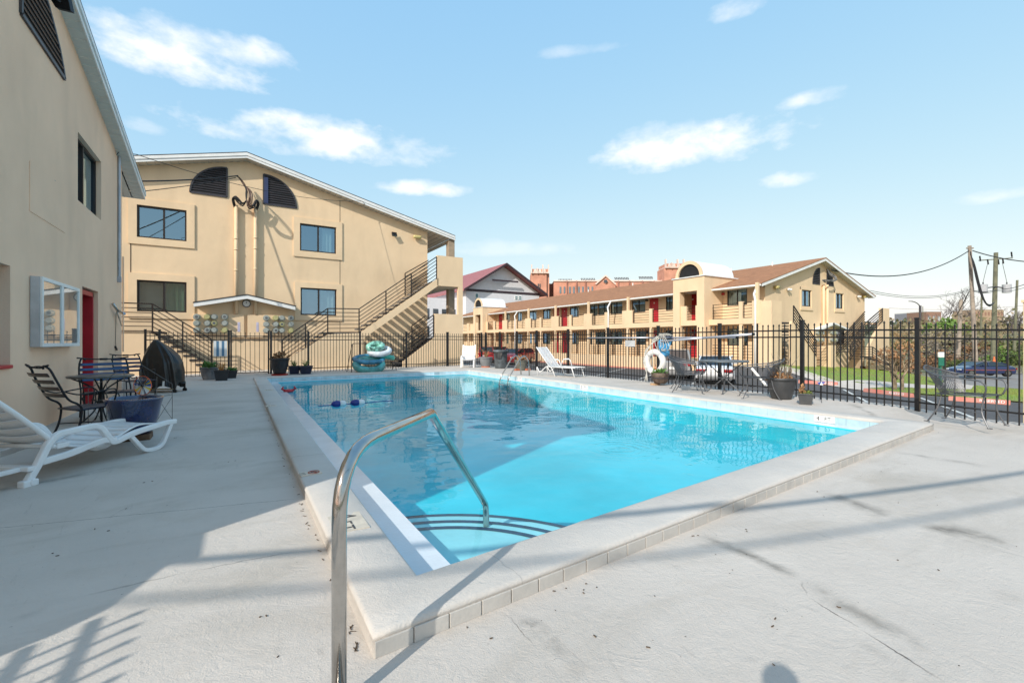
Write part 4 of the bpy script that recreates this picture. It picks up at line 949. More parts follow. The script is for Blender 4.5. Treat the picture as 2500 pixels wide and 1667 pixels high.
for a,b_,u in doors:
    z=FZ if u else GZ; m=MB(); pbox(m,PD,a+.03,b_-.03,z,z+2.07,-.1,-.05); o=m.build('door',M_RED,mb,bevel=.004)
    m=MB(); pbox(m,PD,a+.1,a+.16,z+1.0,z+1.06,-.05,-.0); m.build('handle',M_STEEL,o)
    m=MB(); pbox(m,PD,(a+b_)/2-.06,(a+b_)/2+.06,z+1.6,z+1.72,-.05,-.045); m.build('number_plate',M_WHITE,o)
for i,(y,z,c) in enumerate(((19.45,4.45,'r'),(26.3,4.55,'b'),(39.9,4.6,'b'),(26.3,1.95,'b'),(20.2,4.75,'y'))):
    m=MB(); pbox(m,PD,y-.1,y+.1,z,z+.16,0,.14); m.build('porch_light',{'r':M_RED,'b':M_BLACK,'y':MATS['yellow_plastic']}[c],mb,bevel=.01)
# walkway slabs, front beam with parapet piers
m=MB(); m.box(XP+.22,XD+.05,YG,YE,SB+.05,FZ); m.build('upper_walkway',MATS['soffit_cream'],mb)
m=MB(); m.box(XP+.01,XD+.05,YG,YE,-1.1,GZ); m.build('ground_walkway',M_TAN,mb)
piers=[(17.12,17.38,0),(15.95,16.5,1),(24.47,24.75,0),(26.5,27.63,1),(29.35,29.75,0),(31.44,32.52,1),(34.37,34.67,0),(36.42,37.6,1),(39.42,39.71,0),(41.44,42.55,1),(44.37,44.72,0),(46.5,47.62,1),(49.48,49.88,0),(51.4,52.3,1),(56.9,57.5,0),(61.2,62,1)]
m=MB(); m.box(XP,XP+.2,15.95,YE,SB,FZ+.02)
for a,b_,wd in piers:
    m.box(XP-.003,XP+.203,a,b_,FZ+.02,3.78 if True else 0)
m.build('parapet',M_TAN,mb)
for a,b_,wd in piers:
    m=MB(); c=(a+b_)/2; 
    for cc in ([c-.02] if not wd else [c]): 
        m.box(XP+.02,XP+.2,c-.11,c+.11,-.99,SB)
        if wd: m.box(XP+.4,XP+.6,c-.11-.3,c+.11-.3,-.99,SB+.05)
        m.box(XP+.03,XP+.19,c-.09,c+.09,3.78,ZE+.05) if wd else None
    m.build('column',M_TAN,mb)
ps=sorted(piers)
spans=[(b_,c,(a+b_)/2,(c+d)/2) for (a,b_,_),(c,d,_) in zip(ps[:-1],ps[1:]) if not ((b_<22.6 and c>19.8) or (b_<55.6 and c>52))]+[(17.38,19.3,17.3,19.3),(22.05,24.47,22.05,24.6)]
for (b_,c,e_,f_) in spans:
    m2=MB()
    for i in range(6): z=3.70-i*.19; m2.bar((XP+.1,b_,z),(XP+.1,c,z),.035)
    for y in (b_+.04,c-.04): m2.bar((XP+.1,y,3.72),(XP+.1,y,FZ),.04)
    m2.build('upper_railing',M_BROWN,mb)
    if b_<50:
        m2=MB()
        for i in range(6): z=1.0-i*.19; m2.bar((XP+.1,e_,z),(XP+.1,f_,z),.035)
        m2.build('lower_railing',M_BROWN,mb)
# roof: two planes, gutter, gable boards, soffits
rf=MB(); YF=16.06
for a,b_ in ((EXL-.12,RX),(RX,EXR+.12)):
    rf.add([(a,YF,mz(a)+.13),(b_,YF,mz(b_)+.13),(b_,YE+.5,mz(b_)+.13),(a,YE+.5,mz(a)+.13),(a,YF,mz(a)+.18),(b_,YF,mz(b_)+.18),(b_,YE+.5,mz(b_)+.18),(a,YE+.5,mz(a)+.18)],[(3,2,1,0),(4,5,6,7),(0,1,5,4),(1,2,6,5),(2,3,7,6),(3,0,4,7)])
roof=rf.build('roof',M_SHING,mb)
fa=MB()
for a,b_ in ((EXL,RX),(RX,EXR)):
    fa.add([(a,16.08,mz(a)-.06),(b_,16.08,mz(b_)-.06),(b_,16.08,mz(b_)+.13),(a,16.08,mz(a)+.13),(a,16.1,mz(a)-.06),(b_,16.1,mz(b_)-.06),(b_,16.1,mz(b_)+.13),(a,16.1,mz(a)+.13)],[(0,1,2,3),(7,6,5,4),(0,4,5,1),(1,5,6,2),(2,6,7,3),(3,7,4,0)])
fa.build('fascia',M_WHITE,roof)
gu=MB(); gu.box(EXL-.12,EXL+.01,16.12,YE+.4,mz(EXL)-.02,mz(EXL)+.125); gu.build('gutter',M_WHITE,roof,bevel=.015)
sf=MB(); 
for a,b_ in ((EXL,RX),(RX,EXR)): sf.poly([(a,16.1,mz(a)-.0),(b_,16.1,mz(b_)),(b_,YG,mz(b_)),(a,YG,mz(a))])
sf.poly([(EXL,YG,mz(EXL)-.01),(XD,YG,mz(EXL)+.02),(XD,YE,mz(EXL)+.02),(EXL,YE,mz(EXL)-.01)]); sf.build('soffit',MATS['soffit_cream'],roof,recalc=False)
for y,n_ in ((19.0+1.2,0),): pass
for y in (16.25,29.2,44.55,):   # downspouts with their offset elbows
    m=MB(); m.tube([(EXL-.06,y+.12,mz(EXL)-.02),(XP-.10,y+.06,mz(EXL)-.55),(XP-.07,y,mz(EXL)-.9),(XP-.07,y,-.95)],.07,8); m.build('downspout',M_WHITE,mb,smooth=True)
for y in (19.6,23.0,34,41): 
    m=MB(); m.tube([(RX-.4,y,mz(RX-.4)+.15),(RX-.4,y,mz(RX-.4)+.45)],.05,8); m.build('vent_pipe',M_WHITE,roof)
# gable wall
z3=zf(1800,600,5.2275)
g1=[PG.px(*z3(*p)) for p in ((822,562),(942,778),(1255,607),(1350,805))]
gwin=[(g1[0][0],g1[1][0],g1[1][1],g1[0][1]),(g1[2][0],g1[3][0],g1[3][1],g1[2][1])]
wr2=PG.px(*z3(1625,660))[0]
w=MB(); w.wall([(XD,-1.1),(wr2,-1.1),(wr2,mz(wr2)),(RX,RZ),(XD,mz(XD))],[[(a,c),(b_,c),(b_,d),(a,d)] for a,b_,c,d in gwin],PG.P,.12)
w.poly([PG.P(wr2,-1.1),(wr2,YE,-1.1),(wr2,YE,mz(wr2)),PG.P(wr2,mz(wr2))])
w.build('gable_wall',M_TAN,mb,recalc=False)
w=MB(); w.box(XP+.0,XD,16.49,16.56,SB,ZE) ; 
for q in gwin:
    window(mb,PG,*q,recess=.07,fw=.05,split=.5,curt=M_GCUR,curtain_a=(.5,.95)); 
    s=MB(); pbox(s,PG,q[0]-.2,q[1]+.2,q[2]-.28,q[2]-.12,0,.06); pbox(s,PG,q[0]-.2,q[0]-.02,q[2]-.12,q[3]+.2,0,.04); pbox(s,PG,q[1]+.02,q[1]+.2,q[2]-.12,q[3]+.2,0,.04); pbox(s,PG,q[0]-.2,q[1]+.2,q[3]+.02,q[3]+.2,0,.042); s.build('window_surround',M_TAN,mb)
va=PG.px(*z3(1050,495)); vb=PG.px(*z3(960,490)); vt=PG.px(*z3(1050,285))[1]
vent(mb,PG,qv(0,va[0],va[1],va[0]-vb[0],vt-va[1],True),va[1],vt,.12,.05)
va=PG.px(*z3(1140,505)); vb=PG.px(*z3(1225,515)); vt=PG.px(*z3(1145,300))[1]
vent(mb,PG,qv(0,va[0],va[1],vb[0]-va[0],vt-va[1],False),va[1],vt,.12,.05)
for xx in (1082,1130):
    p=PG.px(*z3(xx,500)); m=MB(); m.tube([(p[0],YG-.1,p[1]),(p[0],YG-.1,.9)],.08,12); m.build('conduit',M_TAN,mb,smooth=True)
m=MB(); c0=PG.px(*z3(965,1068)); c1=PG.px(*z3(1155,992)); c2=PG.px(*z3(1330,1068))
for a,b_ in ((c0,c1),(c1,c2)): m.prism([PG.P(a[0],a[1]-.08,.5),PG.P(b_[0],b_[1]-.08,.5),PG.P(b_[0],b_[1]+.04,.5),PG.P(a[0],a[1]+.04,.5)],(0,.5,0))
m.build('meter_canopy',M_WHITE,mb)
PMg=Plane('Y',YG-.15,-1); 
for k,(x0_,x1_) in enumerate(((985,1095),(1170,1265))):
    a=PMg.px(*z3(x0_,1090)); b_=PMg.px(*z3(x1_,1240)); th=thing('meter_bank','distant tan meter cabinet on the '+('left' if k==0 else 'right')+' under the small canopy of the far gable','electricity meters',((a[0]+b_[0])/2,YG,b_[1]),world=True,group='meter cabinets on the far gable')
    m=MB(); m.box(a[0],b_[0],YG-.15,YG-.002,b_[1],a[1]); m.build('cabinet',M_TAN,th)
    for r_ in (1110,1200):
        for c_ in (.2,.5,.8):
            x=lerp(a[0],b_[0],c_); z=PMg.px(*z3(x0_,r_))[1]; m=MB(); m.tube([(x,YG-.15,z),(x,YG-.3,z)],.12,12); m.build('meter',MATS['meter_yellow'] if (c_==.5) else MATS['meter_glass'],th)
m=MB(); a=PG.px(*z3(1262,1080)); b_=PG.px(*z3(1350,1250)); 
window(mb,PG,a[0],b_[0],b_[1],a[1],recess=-.06,fw=.06,split=.6,deep=0,glass=M_GLASSB)
for p,lab in ((z3(480,530),'yellowed wall light near the left eave of the far gable'),(z3(1600,650),'yellowed wall light near the right eave of the far gable')):
    q=PG.px(*p); th=thing('wall_light',lab,'wall light',tuple(PG.P(*q)),world=True); m=MB(); m.tube([PG.P(q[0]-.22,q[1],.15),PG.P(q[0]+.22,q[1],.15)],.11,10); m.build('diffuser',MATS['yellow_plastic'],th,smooth=True); m=MB(); m.bar(PG.P(*q),PG.P(*q,.12),.08); m.build('mount',M_VENT,th)
for p,lab in ((z3(635,560),'twin floodlight on the left half of the far gable'),(z3(1525,650),'twin floodlight on the right half of the far gable')):
    q=PG.px(*p); th=thing('floodlight',lab,'floodlight',tuple(PG.P(*q)),world=True); m=MB()
    for s in (-1,1): m.tube([PG.P(q[0]+s*.03,q[1],.05),PG.P(q[0]+s*.16,q[1]-.02,.22)],[.05,.09],10)
    m.build('lamp_head',M_WHITE,th,smooth=True); m=MB(); m.bar(PG.P(*q),PG.P(*q,.08),.1); m.build('mount',M_BLACK,th)
# cable mess at the far gable
cb2=thing('cable_bundle','pale and black cable tangle hanging by the far gable vents','cables',(RX,YG-.2,6),world=True); m=MB()
PKg=Plane('Y',YG-.3,-1)
def KG(x,y,o=0): a,z=PKg.px(*z3(x,y)); return PKg.P(a,z,o)
for j in range(13):
    r1=random.random()*30-15; r2=random.random()*60
    m.tube(smooth_path([KG(1150,300),KG(1190+r1,330+r2),KG(1225+r1*.6,400+r2*.6,.2),KG(1160+r1,440+r2*.4,.2),KG(1095+r1,430+r2*.3),KG(1130+r1,470)],4),.018,4)
m.build('cable_loop',M_CABG,cb2,smooth=True)
ow=thing('overhead_wire','long black cable from the far gable up to the pale utility pole','wire',(RX,YG,6),world=True)
m=MB(); PO1=wf(2366,612,46); m.tube(sag(KG(1200,310),PO1,1.3,24),.045,5); m.build('wire',M_CAB,ow)
for kk,(ya,yb) in enumerate(((597,820),(640,838))):
    ow=thing('overhead_wire',('upper' if kk==0 else 'lower')+' thin wire running from the far gable eave to the pale pole','wire',(RX,YG,5),world=True)
    m=MB(); m.tube(sag(KG(1690,570+kk*25),wf(2367,706+kk*3,46),.6,20),.02,4); m.build('wire',M_CAB,ow)
# gable-end stairs
PR=Plane('Y',15.3,-1)
sg=thing('exterior_staircase','tan stucco staircase at the near corner of the far building','staircase',(31,15.3,0),world=True)
def R3(x,y): return PR.px(*z3(x,y))
m=MB(); x0_=27.32; x1_=R3(567,700)[0]; zt=R3(430,695)[1]; x2_=R3(690,1000)[0]; x3_=R3(598,1000)[0]
m.prism([PR.P(x0_,-1.1),PR.P(x1_,-1.1),PR.P(x1_,zt),PR.P(x0_,zt)],(0,.18,0)); m.prism([(x0_,15.48,-1.1),(x0_,16.5,-1.1),(x0_,16.5,zt),(x0_,15.48,zt)],(.18,0,0)) 
m.prism([(x1_-.18,15.482,-1.1),(x1_-.18,16.5,-1.1),(x1_-.18,16.5,SB-.3),(x1_-.18,15.482,SB-.3)],(.18,0,0))
m.build('landing_parapet',M_TAN,sg)
m=MB(); pts=[(x2_,-1.1),(R3(1010,1480)[0],-1.1),R3(1010,1400),R3(700,960),R3(690,1000)]; m.prism([PR.P(*p) for p in pts],(0,.15,0)); m.build('side_wall',M_TAN,sg)
m=MB(); a=R3(700,980); b_=R3(1000,1400); flight(m,a[0],a[1],b_[0],b_[1]+.1,15.45,16.3,11,.05,.3); m.box(x1_-.18,a[0],15.48,16.4,SB,SB+.1); 
for i in range(9): m.box(x1_+.02,x2_,15.5,16.3,.1+i*.22,.14+i*.22)
m.build('tread',M_TREAD,sg)
m=MB(); rails(PR,.03,[R3(710,765),R3(1000,1210)],R3(1000,1210)[1]-R3(1000,1400)[1],6,.04,(R3(710,0)[0],R3(790,0)[0],R3(1000,0)[0]),mb=m); rails(PR,-.5,[R3(1015,1275),R3(1250,1275)],R3(1015,1275)[1]-R3(1015,1470)[1],6,.03,(R3(1015,0)[0],R3(1250,0)[0]),mb=m)
m.build('railing',M_BROWN,sg)
s3=thing('exterior_staircase','tan stucco staircase at the right end of the far gable','staircase',(45,15.3,0),world=True)
m=MB(); xl=R3(1845,800)[0]; xr=R3(1940,800)[0]; zt=R3(1890,798)[1]; m.prism([PR.P(xl,R3(1845,960)[1]),PR.P(R3(1680,1300)[0],R3(1680,1300)[1]),PR.P(R3(1680,1300)[0],-1.4),PR.P(xr,-1.4),PR.P(xr,zt),PR.P(xl,zt)],(0,.2,0))
m.build('side_wall',M_TAN,s3)
m=MB(); m.box(wr2+.02,xr,15.5,YG+1.5,SB+.2,SB+.35); m.build('landing_slab',M_TAN,s3)
m=MB(); m.prism([(wr2+.05,17,SB+.3),(xr,17,SB+.3),(xr,17,zt),(wr2+.05,17,zt)],(0,.2,0)); m.build('landing_parapet',M_TAN,s3)
m=MB(); m.box(R3(1255,1270)[0],R3(1320,1270)[0],15.6,16.2,-1.1,R3(1280,1270)[1]); m.build('pier',M_TAN,s3)
m=MB(); a=R3(1430,1400); b_=R3(1840,1000); flight(m,a[0],a[1]+.1,b_[0],b_[1],15.5,16.4,12,.06,.34); m.build('tread',M_TREAD,s3); m=MB(); c=R3(1930,1530); flight(m,a[0]+1.2,a[1]+.0,c[0]-.2,c[1]+.1,14.6,15.2,8,.06,.34); m.build('tread',M_TREAD,s3)
m=MB(); dr3=.95
rails(PR,.05,[R3(1430,1280),R3(1600,1010),R3(1845,800)],dr3,6,.04,(R3(1430,0)[0],R3(1600,0)[0],R3(1845,0)[0]),mb=m); rails(PR,-1.1,[R3(1480,1250),R3(1845,830)],dr3,6,.035,(R3(1700,0)[0],),mb=m)
rails(PR,.6,[R3(1320,1280),R3(1600,1290),R3(1940,1530)],dr3*.9,6,.035,(R3(1600,0)[0],R3(1940,0)[0]),mb=m); m.build('railing',M_BROWN,s3)
# two barrel vaulted entrance bays
def bay(y0_,y1_,ztop,lab):
    th=mb; xf=26.8; m=MB()
    P=Plane('X',xf,-1).P; oa,ob=lerp(y0_,y1_,.227),lerp(y0_,y1_,.777)
    m.wall([(y0_,-.98),(y1_,-.98),(y1_,ztop),(y0_,ztop)],[[(oa,-.9),(ob,-.9),(ob,4.72),(oa,4.72)]],P,.5)
    m.poly([P(y0_,-.98),P(y0_,-.98)+Vector((3.6,0,0)),P(y0_,ztop)+Vector((3.6,0,0)),P(y0_,ztop)]); m.poly([P(y1_,-.98),P(y1_,-.98)+Vector((1.2,0,0)),P(y1_,ztop)+Vector((3.6,0,0)),P(y1_,ztop)])
    o=m.build('entrance_bay',M_TAN,mb,recalc=False)
    m=MB(); xb=xf+.12; m.box(xb,xb+.2,oa,ob,SB,FZ); w_=ob-oa; m.box(xb,xb+.2,oa+.001,oa+w_*.14,FZ,3.72); m.box(xb,xb+.2,ob-w_*.34,ob-.001,FZ,3.72); m.box(xb+.2,XP,oa-.1,ob+.1,SB+.05,FZ)
    m.build('bay_parapet',M_TAN,o)
    m=MB()
    for i in range(6):
        m.bar((xb+.1,oa+w_*.14,3.7-i*.18),(xb+.1,ob-w_*.34,3.7-i*.18),.035); m.bar((xb+.1,oa,1.0-i*.19),(xb+.1,ob,1.0-i*.19),.035)
    m.build('bay_railing',M_BROWN,o)
    m=MB(); m.box(xf-.08,xf+3.9,y0_-.08,y1_+.08,ztop,ztop+.07); m.build('bay_flashing',M_WHITE,o,bevel=.01)
    # vault
    yc=(y0_+y1_)/2; r=(y1_-y0_)/2-.18; rz_=r*1.0; n=18; zt_=ztop+.07; m=MB()
    for ring,(xa,rr) in enumerate(()): pass
    pr=[(yc+r*math.cos(PI*i/n),zt_+rz_*math.sin(PI*i/n)) for i in range(n+1)]
    nx_=14
    for j in range(nx_):
        for i in range(n):
            xa,xb_=xf+.12+3.4*j/nx_,xf+.12+3.4*(j+1)/nx_; k=1.008 if j%2 else 1.0
            def q(a,x): return (x,yc+(a[0]-yc)*k,zt_+(a[1]-zt_)*k)
            m.poly([q(pr[i],xa),q(pr[i+1],xa),q(pr[i+1],xb_),q(pr[i],xb_)])
            m.poly([(xb_,yc+(pr[i][0]-yc)*1.0,zt_+(pr[i][1]-zt_)*1.0),(xb_,yc+(pr[i+1][0]-yc)*1.0,zt_+(pr[i+1][1]-zt_)*1.0),(xb_,yc+(pr[i+1][0]-yc)*1.008,zt_+(pr[i+1][1]-zt_)*1.008),(xb_,yc+(pr[i][0]-yc)*1.008,zt_+(pr[i][1]-zt_)*1.008)])
    m.build('vault_roof',mat('vault_metal',(.80,.82,.84),.4,metal=0,var=.05),o,recalc=False)
    m=MB(); ri=.80
    for i in range(n):
        a,b_=pr[i],pr[i+1]; ia=(yc+(a[0]-yc)*ri,zt_+(a[1]-zt_)*ri); ib=(yc+(b_[0]-yc)*ri,zt_+(b_[1]-zt_)*ri)
        m.poly([(xf+.02,*a),(xf+.02,*b_),(xf+.02,*ib),(xf+.02,*ia)]); m.poly([(xf+.02,*ia),(xf+.02,*ib),(xf+.25,*ib),(xf+.25,*ia)]); m.poly([(xf+.02,*a),(xf+.02,*b_),(xf+.13,*b_),(xf+.13,*a)])
    m.build('vault_arch',M_TAN,o,recalc=False)
    PV=Plane('X',xf+.16,-1); vent(o,PV,[(yc+r*ri*math.cos(PI*i/n),zt_+rz_*ri*math.sin(PI*i/n)) for i in range(n+1)],zt_,zt_+rz_*ri,.11,.03)
bay(19.5,22.06,5.66,''); bay(51.8,54.5,5.66,'')
# ================================================================= FENCES
def fence(name,lab,pts,zf_,h=1.52,posts=None,bare=False,ends=None,step=.118,gate=False,group=None,tips=True):
    "pts = polyline of (x,y); posts at distances along it; pickets with pressed points, two top rails, one bottom rail"
    (x0,y0),(x1,y1)=pts; L=math.dist(*pts); u=Vector((x1-x0,y1-y0,0))/L; mx=Vector((x0+x1,y0+y1,0))/2
    th=thing(name,lab,'gate' if gate else 'fence',(mx.x,mx.y,zf_(mx.x,mx.y)),world=True,group=group)
    def at(s,z): p=Vector((x0,y0,0))+u*s; return Vector((p.x,p.y,zf_(p.x,p.y)+z))
    ps=sorted(posts)
    for s_ in (ps[:-1] if bare else ps):
        m=MB(); a=at(s_,-.03); n=Vector((-u.y,u.x,0)); w_=.033 if not gate else .024
        m.obox(a+Vector((0,0,(h+.09)/2)),u*w_,n*w_,Vector((0,0,(h+.09)/2))); m.obox(a+Vector((0,0,h+.098)),u*(w_+.006),n*(w_+.006),Vector((0,0,.012))); m.build('post',M_BLACK,th,bevel=.004)
    for a,b_ in zip(ps[:-1],ps[1:]):
        m=MB(); k=max(1,round((b_-a)/step)); st=(b_-a)/k
        for i in range(1,k):
            s_=a+i*st; lo=.0 if not gate else .06; j=(random.random()-.5)*.006
            m.bar(at(s_,lo),at(s_+j,h-.035),.017)
            p=at(s_+j,h-.035); m.add([p+Vector(v)*.011 for v in ((1,1,0),(-1,1,0),(-1,-1,0),(1,-1,0))]+[p+Vector(v)*.013+Vector((0,0,.018)) for v in ((1,1,0),(-1,1,0),(-1,-1,0),(1,-1,0))]+[p+Vector((0,0,.05))],[(0,1,5,4),(1,2,6,5),(2,3,7,6),(3,0,4,7),(4,5,8),(5,6,8),(6,7,8),(7,4,8)])
        for z in (h-.13,h-.27,.15 if not gate else .07): m.bar(at(a,z),at(b_,z),.026,.03)
        m.build('picket_panel',M_BLACK,th)
    return th
def line_px(px,A,B):
    r,_=rd(px,0); a,b=_s+r*_c,_c-r*_s; (x0,y0),(x1,y1)=A,B; dx,dy=x1-x0,y1-y0
    # x0+s dx = F a ; y0+s dy=F b
    s=(y0*a-x0*b)/(dx*b-dy*a); return s*math.hypot(dx,dy)
BA,BB=(-2.6,18.82),(10.28,20.0); BLn=math.dist(BA,BB)
a5=zf(280,660,4.704); a6=zf(680,660,4.704)
dp=lambda z: deckz(*z)
fz_=lambda x,y: deckz(min(x,10),y)
S=[line_px(280+v/4.704,BA,BB) for v in (515,1310)]; G=[line_px(280+v/4.704,BA,BB) for v in (1337,1767)]; S2=[line_px(280+1795/4.704,BA,BB)]+[line_px(x,BA,BB) for x in (752.6,878.8,992,1093.5)]
def pt(s): u=(BB[0]-BA[0])/BLn,(BB[1]-BA[1])/BLn; return (BA[0]+u[0]*s,BA[1]+u[1]*s)
fence('metal_fence','black picket fence between the shaded building and the gate',[pt(0),pt(S[1])],fz_,posts=[0.02]+S,group='black picket fence runs round the pool')
g0=pt(G[0]);g1=pt(G[1]); gl_=math.dist(g0,g1)
fence('metal_gate','black picket gate standing between two posts under the meters',[g0,g1],fz_,posts=[0,gl_],gate=True,step=.145)
s0=S2[0]; fence('metal_fence','black picket fence between the gate and the far corner of the pool deck',[pt(s0),pt(BLn)],fz_,posts=[v-s0 for v in S2]+[BLn-s0-1.9,BLn-s0],group='black picket fence runs round the pool')
SA,SB_=(9.94,.6),(10.28,20.0); SLn=math.dist(SA,SB_)
sp_=sorted([line_px(x,SA,SB_) for x in (1186,1220,1261.5,1310,1387,1484,1607,1757,1958.5,2240)])
sp_=[v for v in sp_ if v<SLn-.3]+[SLn-.001]; sp_=[0.0]+sp_ if sp_[0]>.8 else sp_
fence('metal_fence','long black picket fence along the parking lot side',[SA,SB_],fz_,posts=sp_,group='black picket fence runs round the pool')
fence('metal_fence','black picket fence at the near end of the shaded building, only its shadow in view',[(-2.43,-2.6),(-2.43,1.70)],fz_,posts=[0,2.15,4.3],bare=True,group='black picket fence runs round the pool')
# unseen block added to cast the stepped shadow between that fence and the building
pier=thing('stucco_pier','unseen low stucco block added at the near end of the shaded building to cast its shadow','pier',(-2.5,2.05,0),world=True)
m=MB(); m.prism([(-2.42,y,z) for y,z in ((1.72,0),(2.379,0),(2.379,1.6),(2.19,1.6),(2.05,1.54),(1.88,1.47),(1.76,1.40),(1.72,1.3))],(-.12,0,0)); m.build('pier_body',M_TAN_SHADE,pier,bevel=.008)
m=MB(); m.box(-2.6,-2.40,2.0,2.378,1.602,1.64); m.build('cap',M_TAN_SHADE,pier)
# overhead service cables above the near deck (they draw the long soft shadows on it)
def shadow_cable(lab,pa,pb,hz_,r):
    back=Vector((-sund.x,-sund.y,-sund.z)); A=Vector((*pa,0))+back*(hz_[0]/back.z); B=Vector((*pb,0))+back*(hz_[1]/back.z); d=(B-A)
    th=thing('overhead_cable',lab,'cable',tuple((A+B)/2),world=True); m=MB(); m.tube(sag(A-d*.15,B+d*.25,.25,24),r,6); m.build('cable',M_CAB,th)
c1=gp(500,1333,0); c2=gp(790,1282,.1); c3=gp(1700,1222,.1); c4=gp(2490,1130,.03)
shadow_cable('thick black overhead cable crossing above the near deck',(c1.x-.2,c1.y),(c4.x,c4.y),(3.5,3.7),.032)
c5=gp(480,1425,0); c6=gp(2400,1215,0)
shadow_cable('thinner black overhead cable above the near deck',(c5.x,c5.y),(c6.x,c6.y),(5.6,6.0),.022)
# stucco pier at the right end of the side fence
th=thing('stucco_pier','tan stucco pier outside the fence at the right edge','pier',(11.4,2.2,0),world=True)
p=wf(2494,990,8.6); m=MB(); m.box(p.x+.09,p.x+.5,p.y-1.5,p.y,-1.0,CAMH+8.6*(833.5-738)/FPX); m.build('pier_body',M_TAN,th,bevel=.01)
m=MB(); m.box(p.x+.07,p.x+.52,p.y-1.52,p.y+.02,CAMH+8.6*(833.5-738)/FPX,CAMH+8.6*(833.5-738)/FPX+.05); m.build('cap',M_TAN,th)
# ================================================================= POOL FITTINGS
hr=thing('pool_handrail','curved stainless handrail rising from the deck into the entry steps','handrail',(.295,1.63,0),world=True)
m=MB(); pth=fillet([(.295,1.63,-.02),(.295,1.63,.872),(.888,2.319,.868)],.24,8)[:-1]+[(.888,2.319,.866),(.905,2.34,.85),(1.68,3.238,-.02)]+fillet([(1.68,3.238,-.02),(1.742,3.31,-.09),(1.754,3.324,-.30)],.06,4)
m.tube(pth,.025,20); m.build('rail',M_STEEL,hr,smooth=True)
m=MB(); m.lathe([(.05,0),(.05,.012),(.03,.03),(.026,.032)],(.295,1.63,.0),20); m.build('flange',M_STEEL,hr,smooth=True)
ld=thing('pool_ladder','pair of stainless ladder rails at the far right side of the pool','pool ladder',(8.45,13.3,.1),world=True)
for y in (12.97,13.5):
    m=MB(); m.tube(fillet([(8.50,y,.05),(8.47,y,.62),(8.30,y,.78),(8.12,y,.68),(7.62,y,-.05),(7.62,y,-.75)],.25,6),.022,12); m.build('rail',M_STEEL,ld,smooth=True)
for z in (-.2,-.42,-.64):
    m=MB(); m.box(7.57,7.68,12.97,13.5,z-.02,z+.02); m.build('rung',M_WHITE,ld)
# glazed markers on coping and tile band
def marker(name,lab,pos,x,y,w_,h_,parts,col=M_WHITE):
    M=frame_mat(pos,x,y); th=thing(name,lab,'depth marker',tuple(pos)); M2=frame_mat((0,0,0),x,y)
    m=MB(); X,Y=Vector(x).normalized(),Vector(y).normalized(); Z=X.cross(Y); m.obox(Z*.0,X*w_/2,Y*h_/2,Z*.004); m.build('plate',col,th)
    for (s,dx,dy,sz,mt) in parts:
        Mt=M2.copy(); Mt.translation=X*dx+Y*dy+Z*.0055; text_mesh(s,sz,mt,'lettering',th,Mt,.0006)
    return th
M_INK=mat('tile_ink',(.03,.03,.035),.4); M_CREAM=mat('cream_tile',(.62,.55,.45),.5,var=.12,vs=9)
p=gp(800,1255,.103); e_=Vector((0,1,0))
marker('depth_marker','cream 4 FT tiles set in the coping beside the handrail',Vector((.60,3.02,.101)),(0,-1,0),(1,0,0),.30,.20,[('4',-.095,-.0,.17,M_INK),('F',.02,-.03,.13,M_INK),('T',.10,-.03,.13,M_INK)],M_CREAM)
nd=marker('no_diving_tile','small cream no diving tile on the left coping, red ring',Vector((gp(757,1155,.1).x,gp(757,1155,.1).y,.101)),(1,.1,0),(-.1,1,0),.175,.115,[('NO',-.062,.02,.03,M_INK),('DIVING',-.062,-.02,.014,M_INK)],M_CREAM)
m=MB(); m.tube([(.03+.045*math.cos(a),.045*math.sin(a),.006) for a in [2*PI*i/20 for i in range(20)]],.004,5,closed=True); m.bar((.0,.03,.006),(.06,-.03,.006),.006); m.build('ring_symbol',mat('sign_red',(.35,.06,.03),.5),nd)
m=MB(); m.tube([(.01,.0,.006),(.03,.012,.006),(.05,-.005,.006)],.005,5); m.build('figure_symbol',M_INK,nd)
for (px,py,n_) in ((663,992,'second'),(656,953,'farthest')):
    q=gp(px,py,.09); marker('coping_tile_marker',f'{n_} small cream marker tile on the left coping',Vector((q.x,q.y,.1)),(1,0,0),(0,1,0),.19,.12,[('3 FT',0,0,.06,M_INK)],M_CREAM)
for (px,py,d,lab,sc_) in ((2012,1019,'4','nearest black depth tile on the right tile band, reads FT',1),(1425,943,'5','middle black depth tile on the right tile band',1),(1268,921,'8','farthest black depth tile on the right tile band near the ladder',1)):
    pl=Plane('X',8.03,-1); a,z=pl.px(px,py); z=.0 if z>.05 or z<-.05 else z; v=Vector((8.034,a,.008))
    marker('depth_marker',lab,v,(0,-1,0),(0,0,1),.30,.10,[(d,-.09,-.0,.10,M_INK),('FT',.05,0,.09,M_INK)],M_WHITE)
# ---- floats
fl_=thing('rope_floats','two blue and white rope floats on the water','pool floats',tuple(gp(845,988,WZ)),0); fl_['label']='two blue and white rope floats drifting at the left of the pool'
M_NB=mat('float_blue',(.02,.03,.22),.35,var=.1)
base=fl_.location.copy()
q1=gp(822,988,WZ)-base; q2=gp(868,985,WZ)-base; dv=(q2-q1).normalized()
for q,l_ in ((q1,1),(q2,1)):
    m=MB(); m.ell(q+Vector((0,0,.02)),.11,.075,.07,14,8,rot=math.atan2(dv.y,dv.x)); m.build('float',M_NB,fl_,smooth=True)
    m=MB(); m.ell(q+dv*.11+Vector((0,0,.018)),.085,.07,.065,14,8,rot=math.atan2(dv.y,dv.x)); m.build('float_end',M_WHITE,fl_,smooth=True)
m=MB(); m.tube(smooth_path([q1-dv*.35+Vector((0,.03,0)),q1-dv*.1,q1,q2,q2+dv*.2,q2+dv*.5+Vector((.1,.1,0)),q2+dv*.8],5),.009,5); m.build('rope',M_NB,fl_)
